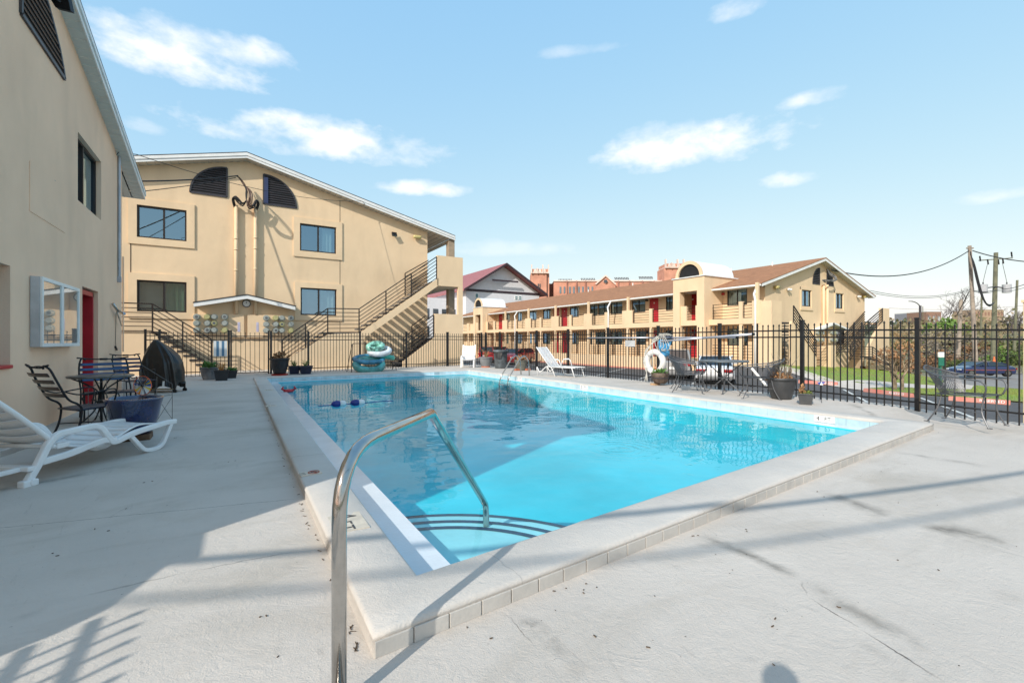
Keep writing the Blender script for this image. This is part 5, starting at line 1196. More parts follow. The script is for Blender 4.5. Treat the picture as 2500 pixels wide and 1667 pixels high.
rt=thing('pool_toy','small red crab shaped toy floating in the far left of the pool','toy',tuple(gp(705,957,WZ)))
m=MB(); m.ell((0,0,.03),.13,.09,.05,14,8); m.build('toy_body',mat('toy_red',(.5,.02,.03),.4),rt,smooth=True)
for s in (-1,1):
    m=MB(); m.tube([(s*.08,0,.04),(s*.16,.0,.09),(s*.12,.0,.15)],[.03,.03,.015],8); m.build('claw',MATS['toy_red'],rt,smooth=True)
# ================================================================= FURNITURE
M_PLAST=mat('white_plastic',(.80,.79,.78),.42,var=.04,vs=5,bump=.05,bs=20)
def strip(m,prof,y0,y1,t_=.035,w2=None):
    "flat bar following profile [(x,z)] in a vertical plane, from y0 to y1, thickness t_"
    P_=[Vector((x,0,z)) for x,z in prof]; L=[];R=[]
    for i,p in enumerate(P_):
        d=(P_[min(i+1,len(P_)-1)]-P_[max(i-1,0)]).normalized(); n=Vector((-d.z,0,d.x)); L.append(p+n*t_/2);R.append(p-n*t_/2)
    o=len(m.v)
    for a,b_ in zip(L,R):
        m.v+=[Vector((a.x,y0,a.z)),Vector((b_.x,y0,b_.z)),Vector((b_.x,y1,b_.z)),Vector((a.x,y1,a.z))]
    for i in range(len(L)-1):
        for k in range(4): k2=(k+1)%4; m.f.append((o+4*i+k,o+4*i+k2,o+4*i+4+k2,o+4*i+4+k))
    m.f.append((o,o+1,o+2,o+3)); e=o+4*(len(L)-1); m.f.append((e+3,e+2,e+1,e))
def sp2(pts,n=5): return [(v.x,v.z) for v in smooth_path([(x,0,z) for x,z in pts],n)]
def fl2(pts,r,n=5): return [(v.x,v.z) for v in fillet([(x,0,z) for x,z in pts],r,n)]
def lounger(loc,rz,lab):
    th=thing('sun_lounger',lab,'sun lounger',loc,rz); Wd=.66
    for y0,y1 in ((-.025,.03),(Wd-.03,Wd+.025)):
        m=MB(); strip(m,fl2([(-.02,.02),(.075,.17),(.16,.34),(.235,.405),(.62,.422),(.755,.215),(.82,.215),(1.0,.262),(1.42,.30),(1.56,.292)],.09,6),y0,y1,.055)
        m.build('side_frame',M_PLAST,th,bevel=.012)
        m=MB(); strip(m,fl2([(1.50,.29),(1.36,.03),(1.14,.03),(.965,.235)],.08,6),y0+.004,y1-.004,.045); m.build('foot_leg',M_PLAST,th,bevel=.01)
        m=MB(); strip(m,fl2([(.10,.185),(.34,.20),(.68,.26),(.80,.225)],.05,4),y0+.006,y1-.006,.06); m.build('side_beam',M_PLAST,th,bevel=.01)
        m=MB(); ym=(y0+y1)/2; m.obox((-.0,ym,.028),(.06,0,0),(0,.036,0),(0,0,.032)); m.tube([(.02,ym-.045,.034),(.02,ym+.045,.034)],.034,12); m.build('foot_pad',M_PLAST,th,bevel=.012)
        # armrest bridge on the far side shows behind the back
    def seat(x,v):
        u=(x-.20)/1.33; z=lerp(.30,.205,sst(u/.35)) if u<.35 else (lerp(.205,.335,sst((u-.35)/.35)) if u<.7 else lerp(.335,.292,sst((u-.7)/.3)))
        return (x+.05*math.sin(v*PI),.04+(Wd-.08)*v,z-.022*math.sin(v*PI))
    m=MB(); ns_=15; stp=1.29/ns_
    for k in range(ns_): m.grid(lambda u,v:seat(.20+stp*k+(stp-.010)*u,v),3,12)
    for e0 in (0,.93): m.grid(lambda u,v:seat(.20+1.29*u,e0+.07*v),60,1)
    o=m.build('seat',M_PLAST,th,smooth=True,recalc=False,merge=False); so_=o.modifiers.new('s','SOLIDIFY'); so_.thickness=.014; so_.offset=-1
    # slatted backrest: curved rungs between two rails
    bk=MB(); 
    bx,bz=.215,.335; ex_,ez_=-.52,1.01
    def bp(t,y): 
        x=lerp(bx,ex_,t); z=lerp(bz,ez_,t)+.03*math.sin(t*PI); return Vector((x,y,z))
    for y in (.02,Wd-.02): bk.tube([bp(i/14,y) for i in range(15)],.024,8)
    bk.tube([bp(1,.02+(Wd-.04)*i/8) for i in range(9)],.026,8)
    bk.build('back_rail',M_PLAST,th,smooth=True)
    sl_=MB(); ns_=9
    for k in range(ns_):
        t0=.03+k*.107; t1=t0+.095
        sl_.grid(lambda u,v:(lambda q:(q.x+.03*math.sin(u*PI)*.9,q.y,q.z-.055*math.sin(u*PI)*.6))(bp(lerp(t0,t1,v),.03+(Wd-.06)*u)),12,2)
    o=sl_.build('back_slats',M_PLAST,th,smooth=True,recalc=False); q=o.modifiers.new('s','SOLIDIFY'); q.thickness=.014
    m=MB(); m.tube([(.20,-.01,.30),(.20,Wd+.01,.30)],.02,10); m.build('hinge_bar',M_PLAST,th,smooth=True)
    m=MB(); m.box(.22,.33,-.015,.035,.27,.32); m.build('hinge_bracket',M_PLAST,th,bevel=.01)
    m=MB(); m.box(-.55,.0,.05,.09,.13,.17); m.box(-.02,.06,-.02,Wd,.13,.17); m.build('support_strut',M_PLAST,th,bevel=.008)
    m=MB(); strip(m,fl2([(.03,.42),(.12,.52),(.30,.50),(.36,.40)],.06,5),Wd-.02,Wd+.05,.045); m.build('armrest',M_PLAST,th,bevel=.01)
    return th
lounger((-1.548,5.51,.0),math.radians(54.6),'large white plastic sun lounger close by on the left deck')
# --- blue metal cafe set
M_BLUE=mat('blue_slat',(.045,.11,.24),.35,metal=.2,var=.12); M_IRON=mat('wrought_iron',(.02,.022,.027),.4,metal=.4,var=.2); M_BRZ=mat('bronze_slat',(.11,.085,.07),.4,metal=.4,var=.1)
M_SEATB=mat('seat_navy',(.02,.03,.06),.35,metal=.2,var=.3,vs=12,bump=.4,bs=120)
def cafe_chair(loc,rz,lab,wd=.46,slat=M_BRZ,ns_=4):
    "faces +x; origin between rear feet"
    th=thing('metal_chair',lab,'garden chair',loc,rz,'wrought iron garden chairs'); h=wd/2
    for s in (-1,1):
        m=MB(); m.tube(smooth_path([(0,s*h,0),(.10,s*h,.22),(.13,s*h,.42),(.10,s*h,.50),(.0,s*h,.58),(-.10,s*h,.80),(-.15,s*(h-.02),.93),(-.19,s*(h-.05),.97),(-.18,s*(h-.09),.94)],5),.0125,8); m.build('back_leg',M_IRON,th,smooth=True)
        m=MB(); m.tube(smooth_path([(.50,s*h,0),(.54,s*h,.2),(.52,s*h,.42)],4),.012,8); m.tube(smooth_path([(.50,s*h,.01),(.54,s*h,-.0),(.56,s*h,.035),(.53,s*h,.05),(.51,s*h,.035)],3),.008,6); m.build('front_leg',M_IRON,th,smooth=True)
        m=MB(); m.tube(smooth_path([(-.02,s*h,.66),(.10,s*(h+.03),.62),(.28,s*(h+.04),.64),(.42,s*(h+.03),.66),(.47,s*(h+.02),.62),(.44,s*h,.44)],5),.009,6); m.build('arm',M_IRON,th,smooth=True)
        m=MB(); m.tube([(.11,s*h,.24),(.53,s*h,.20)],.007,6); m.build('stretcher',M_IRON,th)
    m=MB(); m.tube(smooth_path([(-.18,-h-.02,.98),(-.20,-h*.5,.955),(-.17,0,.95),(-.20,h*.5,.955),(-.18,h+.02,.98)],5),.011,8); m.tube([(-.17,-.05,.952),(-.17,.05,.952)],.018,8); m.build('top_rail',M_IRON,th,smooth=True)
    for k in range(ns_):
        z=.60+k*.082; x=-.01-.22*(z-.58)/.4-.0; m=MB()
        m.grid(lambda u,v:(x-.012*math.sin(u*PI)*3-(v*.02),-h+wd*u,z+.042*v),10,1); o=m.build('back_slat',slat,th,recalc=False,smooth=True); q=o.modifiers.new('s','SOLIDIFY'); q.thickness=.006
    m=MB(); m.grid(lambda u,v:(.10+.46*u,-h*1.02+wd*1.04*v,.435+.012*math.sin(u*PI)),8,6); o=m.build('seat',M_SEATB,th,smooth=True,recalc=False); q=o.modifiers.new('s','SOLIDIFY'); q.thickness=.016
    return th
q=(gp(132,1052).xy+gp(173.5,1046.7).xy)/2
cafe_chair((-1.84,7.42,0),math.radians(36),'iron chair with bronze slats nearest the white lounger')
th=cafe_chair((-1.90,10.02,0),math.radians(-72),'blue slatted iron chair behind the round table',.62,M_BLUE,4)
tb=thing('cafe_table','round dark cafe table with scrolled pedestal beside the shaded wall','table',(-1.80,9.25,0))
m=MB(); m.lathe([(.0,.0),(.38,.0),(.395,.012),(.395,.028),(.38,.036),(0,.036)],(0,0,.70),36); m.build('table_top',mat('table_top_slate',(.12,.12,.11),.3,var=.3,vs=6),tb,smooth=False,bevel=.003)
m=MB(); m.lathe([(.02,.05),(.016,.2),(.02,.35),(.016,.69)],(0,0,0),10); m.build('pedestal',M_IRON,tb,smooth=True)
for k in range(4):
    a=k*PI/2+.5; c,s=math.cos(a),math.sin(a); m=MB()
    m.tube(smooth_path([(.34*c,.34*s,.70),(.2*c,.2*s,.62),(.05*c,.05*s,.50),(.03*c,.03*s,.40),(.08*c,.08*s,.20),(.24*c,.24*s,.03),(.30*c,.30*s,.0)],5),.011,7)
    m.tube(smooth_path([(.05*c,.05*s,.44),(.15*c,.15*s,.47),(.22*c,.22*s,.40),(.17*c,.17*s,.30),(.08*c,.08*s,.30),(.08*c,.08*s,.36),(.12*c,.12*s,.37)],5),.008,6)
    m.build('scroll_leg',M_IRON,tb,smooth=True)
th=cafe_chair((-2.0,12.6,0),math.radians(-60),'navy iron chair half hidden behind the round table',.50,mat('navy_slat',(.02,.03,.09),.4),4)
# --- blue pot with pinwheel and trellis
pt_=thing('blue_planter','large glossy cobalt blue pot on a wood block near the lounger','planter',(-1.12,7.38,0))
M_POTB=mat('cobalt_glaze',(.012,.03,.13),.12,var=.35,vs=3,spec=.8,coat=.6)
m=MB(); m.lathe([(.15,.09),(.19,.12),(.245,.28),(.275,.45),(.295,.52),(.30,.54),(.28,.545),(.268,.52),(.24,.42),(0,.40)],(0,0,0),40); m.build('pot_body',M_POTB,pt_,smooth=True)
m=MB(); m.box(-.17,.17,-.12,.14,0,.085); m.build('wood_block',mat('old_wood',(.16,.09,.05),.8,var=.3,vs=8),pt_,bevel=.008)
m=MB(); m.lathe([(.262,.47),(.10,.49),(0,.485)],(0,0,0),24); m.build('soil',mat('soil',(.03,.022,.016),.95,bump=.5),pt_)
pw=thing('pinwheel','rainbow pinwheel with orange rim stuck in the blue pot','pinwheel',(-1.02,7.24,.48),math.radians(-35))
wc=Vector((0,0,.22)); R_=.118
cols=[(.02,.10,.45),(.02,.25,.6),(.6,.62,.6),(.75,.55,.05),(.75,.28,.03),(.12,.12,.14),(.55,.58,.62),(.6,.62,.65)]
mm=[mat(f'vane_{i}',c,.35,var=.05) for i,c in enumerate(cols)]
for k in range(24):
    a=2*PI*k/24; a2=a+.20; m=MB(); P0=wc+Vector((.015*math.cos(a),0,.015*math.sin(a))); m.poly([P0,wc+Vector((R_*math.cos(a),-.006,R_*math.sin(a))),wc+Vector((R_*math.cos(a2),.012,R_*math.sin(a2)))]); 
    g_=(k*7)%8; i_=[3,4,0,1,1,0,2,6,7,5,2,6][(k//2)%12]; m.build('vane',mm[i_] if k%2 else mm[(i_+5)%8],pw,recalc=False)
m=MB(); m.tube([wc+Vector((R_*math.cos(a),0,R_*math.sin(a))) for a in [2*PI*i/36 for i in range(36)]],.004,6,closed=True); m.build('rim',mat('orange_rim',(.75,.12,.03),.4),pw,smooth=True)
m=MB(); m.bar(wc,(0,.01,-.05),.006); m.tube([wc+Vector((0,-.015,0)),wc+Vector((0,.02,0))],.012,8); m.build('stem',M_BLACK,pw)
tr_=thing('wire_trellis','thin grey wire trellis standing behind the blue pot','trellis',(-1.25,8.1,0),.3)
m=MB()
for s in (0,1):
    for k in range(6):
        x=-.45+.9*k/5; h=.93-.30*abs(x)/.45
        if s==0: m.tube([(x,0,.0 if k in (0,5) else .1),(x,0,h)],.004,5)
for a,b_ in zip([(-.45,.63),(-.27,.75),(-.09,.90),(.09,.93),(.27,.78)],[(-.27,.75),(-.09,.90),(.09,.93),(.27,.78),(.45,.63)]): m.tube([(a[0],0,a[1]),(b_[0],0,b_[1])],.004,5)
for k in range(5):
    x=-.45+.18*k; m.tube([(x,0,.12),(x+.18,0,.45)],.003,5); m.tube([(x+.18,0,.12),(x,0,.45)],.003,5); m.tube([(x,0,.45),(x+.18,0,.72-.12*abs(k-2))],.003,5)
m.build('wire_frame',mat('wire_grey',(.16,.15,.14),.5,metal=.5),tr_)
# --- covered barbecue
gr=thing('covered_grill','barbecue under a creased black vinyl cover near the back fence','grill',(-1.55,13.75,.02),math.radians(-25)); gr.scale=(.9,.9,1.0)
M_VINYL=mat('black_vinyl',(.012,.012,.013),.32,var=.2,bump=.35,bs=5,spec=.6)
m=MB(); prof=[(0,1.04),(.18,1.01),(.42,1.0),(.60,.97),(.76,.84),(.90,.62),(1.00,.44),(1.08,.28),(1.14,.12),(1.155,0)]
def cov(u,v):
    a=2*PI*u; i=v*(len(prof)-1); k=min(int(i),len(prof)-2); f=i-k; h=lerp(prof[k][0],prof[k+1][0],f); w_=lerp(prof[k][1],prof[k+1][1],f)
    ca,sa=math.cos(a),math.sin(a); sq=lambda c:math.copysign(abs(c)**.55,c)
    x=.44*w_*sq(ca)+.20*(1-w_)*(-1); y=.31*w_*sq(sa)
    fold=.028*math.sin(a*9+h*2.2)*(1.2-h)*1.1+.014*math.sin(a*21+h*7)*(1.15-h)+.03*math.sin(a*5-h*9)*(.4 if .3<h<1.0 else .1)
    x+=fold*ca; y+=fold*sa; drop=.05*math.sin(a*4+1)+.05*ca
    return (x,y,h+.12+(drop if h<.05 else 0)*1)
m.grid(cov,120,36); m.build('cover',M_VINYL,gr,smooth=True,recalc=False)
for x,y in ((-.45,-.22),(.42,-.22),(-.45,.22),(.42,.22)):
    m=MB(); m.tube([(x,y-.02,.05),(x,y+.02,.05)],.05,14); m.bar((x,y,.05),(x,y,.25),.03); m.build('caster',M_BLACK,gr)
m=MB(); m.bar((-.45,-.22,.1),(.42,-.22,.1),.03); m.build('base_bar',mat('brass_bar',(.35,.25,.12),.5,metal=.3),gr)
m=MB(); m.add([(.20,-.34,.30),(.25,-.34,.30),(.245,-.345,.17),(.185,-.345,.17)],[(0,1,2,3)]); m.build('care_tag',M_WHITE,gr,recalc=False)
ck_=thing('concrete_block','pale rough concrete kerb remnant by the wall corner behind the grill','block',(-2.5,15.2,.02))
m=MB(); m.obox((0,0,.10),(.35,.25,0),(-.10,.14,0),(0,0,.10)); m.ell((-.1,.1,.18),.3,.2,.07,10,6,.2); m.build('block_body',M_DECK,ck_,bevel=.03)
# --- plants helper
M_LEAF=mat('leaf_green',(.09,.20,.03),.6,var=.35,vs=9,col2=(.04,.10,.02)); M_DRY=mat('dry_leaf',(.38,.20,.09),.8,var=.3,vs=9,col2=(.22,.12,.06)); M_TWIG=mat('twig',(.30,.25,.19),.85,var=.3,vs=9)
def leaves(m,c,R,n,sz,up=.4,flat=1):
    for _ in range(n):
        v=Vector((random.gauss(0,1),random.gauss(0,1),random.gauss(0,1))); v.normalize(); v*=random.random()**.5; p=Vector(c)+Vector((v.x*R[0],v.y*R[1],abs(v.z)*R[2]))
        d=Vector((random.gauss(0,1),random.gauss(0,1),random.gauss(up,.7))).normalized(); s=d.cross(Vector((random.random()-.5,random.random()-.5,random.random()))).normalized(); L=sz*(.6+.8*random.random())
        m.poly([p,p+d*L*.5+s*L*.28,p+d*L,p+d*L*.5-s*L*.28])
def pot(name,lab,loc,r0,r1,h,m_,plant=None,cat='plant pot',n=24,ribs=0,saucer=None,rz=0,group=None):
    th=thing(name,lab,cat,loc,rz,group); z0=0
    if saucer: m=MB(); m.lathe([(r0*1.35,0),(r0*1.45,.05),(r0*1.2,.05),(0,.04)],(0,0,0),n); m.build('saucer',saucer,th,smooth=False); z0=.05
    if n==4: pr=[(r0*1.41,z0),(r1*1.41,z0+h*.9),(r1*1.5,z0+h*.9),(r1*1.5,z0+h),(r1*1.36,z0+h),(r1*1.3,z0+h*.85),(0,z0+h*.85)]
    else:
        pr=[(r0,z0)]+[(lerp(r0,r1,(i+1)/12)*(1+(.012 if ribs and i%2 else 0))*(1+.05*math.sin((i+1)/12*PI)),z0+h*.88*(i+1)/12) for i in range(12)]+[(r1*1.07,z0+h*.89),(r1*1.09,z0+h),(r1*.98,z0+h),(r1*.93,z0+h*.84),(0,z0+h*.84)]
    m=MB(); m.lathe(pr,(0,0,0),n)
    if n==4: 
        for i,v in enumerate(m.v): x,y=v.x,v.y; m.v[i]=Vector(((x-y)*.7071,(x+y)*.7071,v.z))
    m.build('pot_body',m_,th,smooth=(n>8))
    if plant:
        pm=MB(); kind,mt=plant; c=(0,0,z0+h*.85)
        if kind=='low': leaves(pm,c,(r1*.95,r1*.95,h*.45),150,r1*.45,.8)
        if kind=='tuft':
            for _ in range(26):
                a=random.random()*6.28; l=h*(.5+.7*random.random()); pm.tube([c,(math.cos(a)*r1*.5,math.sin(a)*r1*.5,c[2]+l*.7),(math.cos(a)*r1*.9,math.sin(a)*r1*.9,c[2]+l*.8)],[.006,.005,.001],4)
        pm.build('plant',mt,th,recalc=False)
    return th
M_BPOT=mat('black_pot',(.025,.026,.03),.45,var=.2); M_NPOT=mat('navy_pot',(.015,.02,.05),.35,var=.2); M_GPOT=mat('grey_pot',(.22,.23,.24),.7,var=.1); M_TERRA=mat('terracotta',(.55,.16,.08),.8,var=.15)
M_BIGP=mat('charcoal_pot',(.055,.057,.06),.5,var=.15)
q=gp(515,927,.04); pot('plant_pot','weathered grey tub with trailing plant left of the gate',(q.x-.05,q.y,.045),.16,.24,.40,mat('tub_grey',(.26,.26,.27),.7,var=.4,vs=2),('low',M_LEAF))
q=gp(541,929,.04); pot('plant_pot','black square pot of red and yellow flowers left of the gate',(q.x,q.y,.045),.15,.19,.32,M_BPOT,('tuft',mat('flower_mix',(.45,.30,.06),.8,var=.5,vs=25,col2=(.35,.05,.03))),n=4)
q=gp(563,924,.04); pot('plant_pot','black square pot with small green sprigs nearest the gate',(q.x,q.y+.1,.045),.15,.19,.26,M_BPOT,('low',M_LEAF),n=4)
q=gp(683,916,.05); pot('plant_pot','tall dark ribbed pot on a red saucer right of the gate',(q.x,q.y,.05),.19,.30,.56,M_BPOT,('low',MATS['dry_leaf']),ribs=1,saucer=mat('red_saucer',(.45,.04,.03),.5))
q=gp(718,913,.05); pot('plant_pot','square navy pot of green shoots, left of the pair by the pool corner',(q.x,q.y,.055),.14,.19,.30,M_NPOT,('tuft',M_LEAF),n=4)
q=gp(746,913,.05); pot('plant_pot','square navy pot of green shoots, right of the pair by the pool corner',(q.x,q.y,.055),.15,.22,.30,M_NPOT,('tuft',M_LEAF),n=4)
# --- towel rack with inflatables
rk=thing('towel_rack','thin black tube rack behind the pool toys','rack',(4.6,18.45,.07),math.radians(5))
m=MB(); W2_=.78
m.tube(fillet([(-W2_-.12,-.25,0),(-W2_,0,1.10),(W2_,0,1.10),(W2_+.12,-.25,0)],.06,4),.014,6); m.tube(fillet([(-W2_-.15,.25,0),(-W2_-.02,0,1.08)],.06,4),.014,6); m.tube([(W2_+.15,.25,0),(W2_+.02,0,1.08)],.014,6); m.tube([(-W2_-.1,-.2,.35),(W2_+.1,-.2,.35)],.012,6)
m.build('rack_frame',M_BLACK,rk)
def torus(m,c,R,r,n=28,k=10,tilt=None,sx=1,sy=1):
    pts=[(Vector((R*sx*math.cos(a),R*sy*math.sin(a),0))) for a in [2*PI*i/n for i in range(n)]]
    if tilt: pts=[tilt@p for p in pts]
    m.tube([p+Vector(c) for p in pts],r,k,closed=True)
M_INF1=mat('float_teal',(.10,.42,.40),.2,var=.3,vs=3,coat=.4); M_INF2=mat('float_sky',(.06,.30,.48),.2,var=.3,vs=2.5,coat=.4); M_INF3=mat('float_white',(.68,.72,.75),.25,var=.15,vs=5,coat=.4); M_INF4=mat('float_mint',(.30,.66,.52),.25,var=.45,vs=8,coat=.3)
T1=Matrix.Rotation(.9,3,'X')@Matrix.Rotation(.12,3,'Z')
for lab,c,R,r,mt,T,sx,sy in (('translucent teal swim ring at the bottom of the toy pile',(4.40,18.15,.33),.40,.145,M_INF1,Matrix.Rotation(.75,3,'X'),1.25,.75),('sky blue inflatable ring in the middle of the toy pile',(4.42,18.3,.55),.46,.09,M_INF2,Matrix.Rotation(.35,3,'X'),1.2,.7),('green wing shaped float sticking out to the right of the toy pile',(5.02,18.35,.66),.25,.10,mat('float_green',(.04,.42,.33),.2,var=.2,coat=.4),Matrix.Rotation(.2,3,'Y'),1.5,.6),('white ring float with dark print on the toy pile',(4.85,18.3,.86),.33,.115,M_INF3,Matrix.Rotation(-.12,3,'Y')@Matrix.Rotation(.5,3,'X'),1.15,.7),('mint and white rolled float on top of the toy pile',(4.68,18.3,1.05),.20,.12,M_INF4,Matrix.Rotation(-.2,3,'Y')@Matrix.Rotation(.9,3,'X'),1.3,.7)):
    o=thing('pool_float',lab,'pool float',c,0,'inflatables piled at the rack'); m=MB(); torus(m,(0,0,0),R,r,tilt=T,sx=sx,sy=sy); m.build('inflated_ring',mt,o,smooth=True)
    m=MB(); m.tube([T@Vector((R*sx,0,r)),T@Vector((R*sx,0,r+.03))],.014,8); m.build('valve',M_WHITE,o)
# --- white chair at the back corner
def white_chair(loc,rz,lab):
    th=thing('plastic_chair',lab,'chair',loc,rz)
    for s in (-1,1):
        m=MB(); strip(m,fl2([(.0,.0),(.10,.36),(.16,.52),(.50,.50),(.56,.38),(.60,.0)],.07),s*.28-.03,s*.28+.03,.05); m.build('side_frame',M_PLAST,th,bevel=.01)
    m=MB(); m.grid(lambda u,v:(.12+.50*u,-.27+.54*v,.36-.03*math.sin(v*PI)+.02*u),10,8); o=m.build('seat',M_PLAST,th,smooth=True,recalc=False); q=o.modifiers.new('s','SOLIDIFY'); q.thickness=.02
    m=MB()
    for k in range(6): t0=k/6+.02; m.grid(lambda u,v:(.14-.32*(t0+.13*v),-.27+.54*u,.36+.62*(t0+.13*v)-.02*math.sin(u*PI)),8,1)
    for s in (-1,1): m.grid(lambda u,v:(.14-.32*u,s*.27-.03+.06*v,.36+.64*u),6,1)
    o=m.build('back_slats',M_PLAST,th,recalc=False); q=o.modifiers.new('s','SOLIDIFY'); q.thickness=.018
    return th
white_chair((9.0,18.75,.09),math.radians(-122),'white slatted plastic chair at the far corner of the deck')
M_BIN=mat('bin_grey',(.13,.15,.165),.6,var=.3,vs=5)
q=gp(1182,896,.09); th=pot('plant_pot','large grey planter on a terracotta block beside the white chair',(9.55,18.15,.09),.18,.29,.46,M_GPOT,('tuft',M_DRY)); m=MB(); m.box(-.17,.17,-.17,.17,-.0,.06); 
m=MB(); m.lathe([(.20,-.0),(.20,.055)],(0,0,-.0),16); m.build('block',M_TERRA,th)
bn_=thing('rubbish_bin','round grey rubbish bin with black liner against the side fence','bin',(9.72,17.1,.09))
m=MB(); m.lathe([(.24,0),(.25,.02),(.30,.70),(.33,.72),(.33,.79),(.31,.80),(.29,.74)],(0,0,0),28); m.build('bin_body',M_BIN,bn_,smooth=True)
m=MB(); m.grid(lambda u,v:((.30+.045*v)*math.cos(2*PI*u),(.30+.045*v)*math.sin(2*PI*u),.805-(v*(.10+.10*abs(math.sin(u*7)))+(.18 if .55<u<.68 else 0)*v)),48,3); m.build('liner',M_VINYL,bn_,smooth=True,recalc=False)
th=pot('plant_pot','round grey planter on orange bricks behind the pool ladder',(9.72,15.45,.09),.17,.25,.42,mat('olive_pot',(.17,.17,.14),.8,var=.2),('low',M_DRY))
m=MB(); m.obox((-.18,-.05,.04),(.14,0,0),(0,.07,0),(0,0,.035)); m.obox((.22,-.12,.04),(.12,.03,0),(-.02,.07,0),(0,0,.035)); m.build('brick',M_TERRA,th,bevel=.006)
# --- strap lounger
sl_=thing('strap_lounger','white vinyl strap lounger with raised back beside the side fence','sun lounger',(9.15,12.45,.09),math.radians(-72)); sl_.scale=(.86,.9,.95)
M_STR=mat('strap_white',(.78,.77,.76),.5,var=.05)
for s in (-1,1):
    y=s*.32
    m=MB(); m.tube([(-.0,y,.33),(1.20,y,.33)],.017,8); m.tube([(.02,y,.34),(-.62,y,1.02)],.017,8); m.build('frame_rail',M_STR,sl_,smooth=True)
    m=MB(); m.tube(fillet([(-.55,y,.0),(-.60,y,.36),(-.45,y,.10),(-.10,y,.36),(.12,y,.33),(.30,y,0)],.12,5),.018,8); m.build('back_leg',M_STR,sl_,smooth=True)
    m=MB(); m.tube([(1.05,y,.33),(1.18,y,0)],.018,8); m.build('foot_leg',M_STR,sl_,smooth=True)
    m=MB(); m.tube(fillet([(.10,y+s*.03,.36),(.18,y+s*.03,.58),(.50,y+s*.03,.60),(.60,y+s*.03,.36)],.08,5),.016,8); m.tube([(.22,y+s*.03,.585),(.46,y+s*.03,.60)],.024,8); m.build('armrest',M_STR,sl_,smooth=True)
m=MB()
for k in range(17): 
    t=(k+.5)/17; c=Vector((lerp(.02,-.62,t),0,lerp(.34,1.02,t))); d=Vector((-.64,0,.68)).normalized(); m.obox(c,d*.020,(0,.325,0),Vector((d.z,0,-d.x))*.0025)
    
for k in range(20): m.obox((.05+k*.058,0,.335-.01*math.sin(k/19*PI)),(.022,0,0),(0,.325,0),(0,0,.0025))
for s in (-.12,.12): m.obox((.6,s,.331),(.6,0,0),(0,.02,0),(0,0,.002)); m.obox((-.30,s,.68),(-.30,0,.32),(0,.02,0),(.002,0,.002))
m.build('vinyl_straps',M_STR,sl_)
# --- life buoy, net, poles hung on the side fence
FX=lambda y:9.94+(y-.6)*(.34/19.4)
lf=thing('life_ring','white life ring with rope hung on a fence post','life ring',tuple(gp(1598,878,.75)),0)
yb=8.80; lf.location=(FX(yb)-.14,yb,.68)
m=MB(); T=Matrix.Rotation(PI/2,3,'Y'); torus(m,(0,0,0),.28,.085,36,12,T); m.build('ring',mat('ring_white',(.78,.76,.73),.5,var=.08),lf,smooth=True)
for a in (.8,2.4,3.9,5.5):
    m=MB(); c=T@Vector((.28*math.cos(a),.28*math.sin(a),0)); t_=T@Vector((-math.sin(a),math.cos(a),0)); m.tube([c-t_*.025,c+t_*.025],.089,12); m.build('band',mat('band_grey',(.55,.55,.55),.6),lf)
M_ROPE=mat('rope_white',(.68,.66,.60),.9,var=.2,vs=20); m=MB()
for j in range(3):
    o=.05*j; m.tube(smooth_path([(-.02,.10-o,.62),(-.06,-.2+o,.66+.02*j),(-.08,.25,.35-o),(-.10,.28+o*.4,.0),(-.1,.22,-.30),(-.08,.30-o,-.54)],6),.011,5)
m.tube([(-.10,0,.62),(-.105,-.02,-.28)],.008,5); m.build('rope',M_ROPE,lf,smooth=True)
nt_o=thing('skimmer_net','blue leaf net hanging from the fence above the life ring','pool net',(FX(8.45)-.12,8.45,1.2)); m=MB()
m.grid(lambda u,v:(-.05*math.sin(v*PI)-.03*math.sin(u*9),-.24+.48*u*(1-.45*v)+.1*v,.10-.42*v-.05*math.sin(u*PI)*v),14,10); o=m.build('net_bag',mat('net_blue',(.06,.32,.60),.6,var=.4,vs=14),nt_o,smooth=True,recalc=False); q=o.modifiers.new('s','SOLIDIFY'); q.thickness=.01
m=MB(); m.tube(smooth_path([(0,-.28,.12),(-.03,-.1,.19),(-.03,.12,.19),(0,.28,.12),(-.02,.1,.06),(-.02,-.12,.06)],4),.014,6,closed=False); m.build('net_rim',mat('net_dark',(.03,.05,.12),.5),nt_o)
m=MB()
for j in range(6): m.tube(smooth_path([(-.05,-.3+.08*j,.20),(-.08,-.1+.05*j,.26),(-.06,.2-.04*j,.20),(-.07,.3-.1*j,.0-.03*j),(-.05,.2,-.2)],5),.008,5)
m.build('tangled_line',M_ROPE,nt_o,smooth=True)
def pole(lab,y0,z0,y1,z1,r,off=.10,cap=None):
    th=thing('telescopic_pole',lab,'pole',(FX((y0+y1)/2)-off,(y0+y1)/2,(z0+z1)/2),world=True,group='long pool poles hung on the fence')
    a=Vector((FX(y0)-off,y0,z0)); b_=Vector((FX(y1)-off,y1,z1)); m=MB(); m.tube([a,a.lerp(b_,.5)],r,10); m.tube([a.lerp(b_,.5),b_],r*.86,10); m.build('tube',mat('pole_alu',(.62,.62,.68),.35,metal=.5),th,smooth=True)
    m=MB(); d=(b_-a).normalized(); m.tube([a-d*.04,a],r*1.15,10); m.build('end_cap',cap or M_BLACK,th); return th
def sidept(px,py): 
    s=line_px(px,SA,SB_); u=s/SLn; y=lerp(SA[1],SB_[1],u); x=FX(y); r,d=rd(px,py); F=x/(_s+r*_c); return y,CAMH-F*d
a=sidept(1804,824); b_=sidept(1441,824.5); pole('longest pale aluminium pole lying level along the fence',a[0],a[1],b_[0],b_[1],.020,.11)
a=sidept(1848,816); b_=sidept(1625,833); pole('slanting pale pole with a black end cap, highest at the right',a[0],a[1],b_[0],b_[1],.028,.17)
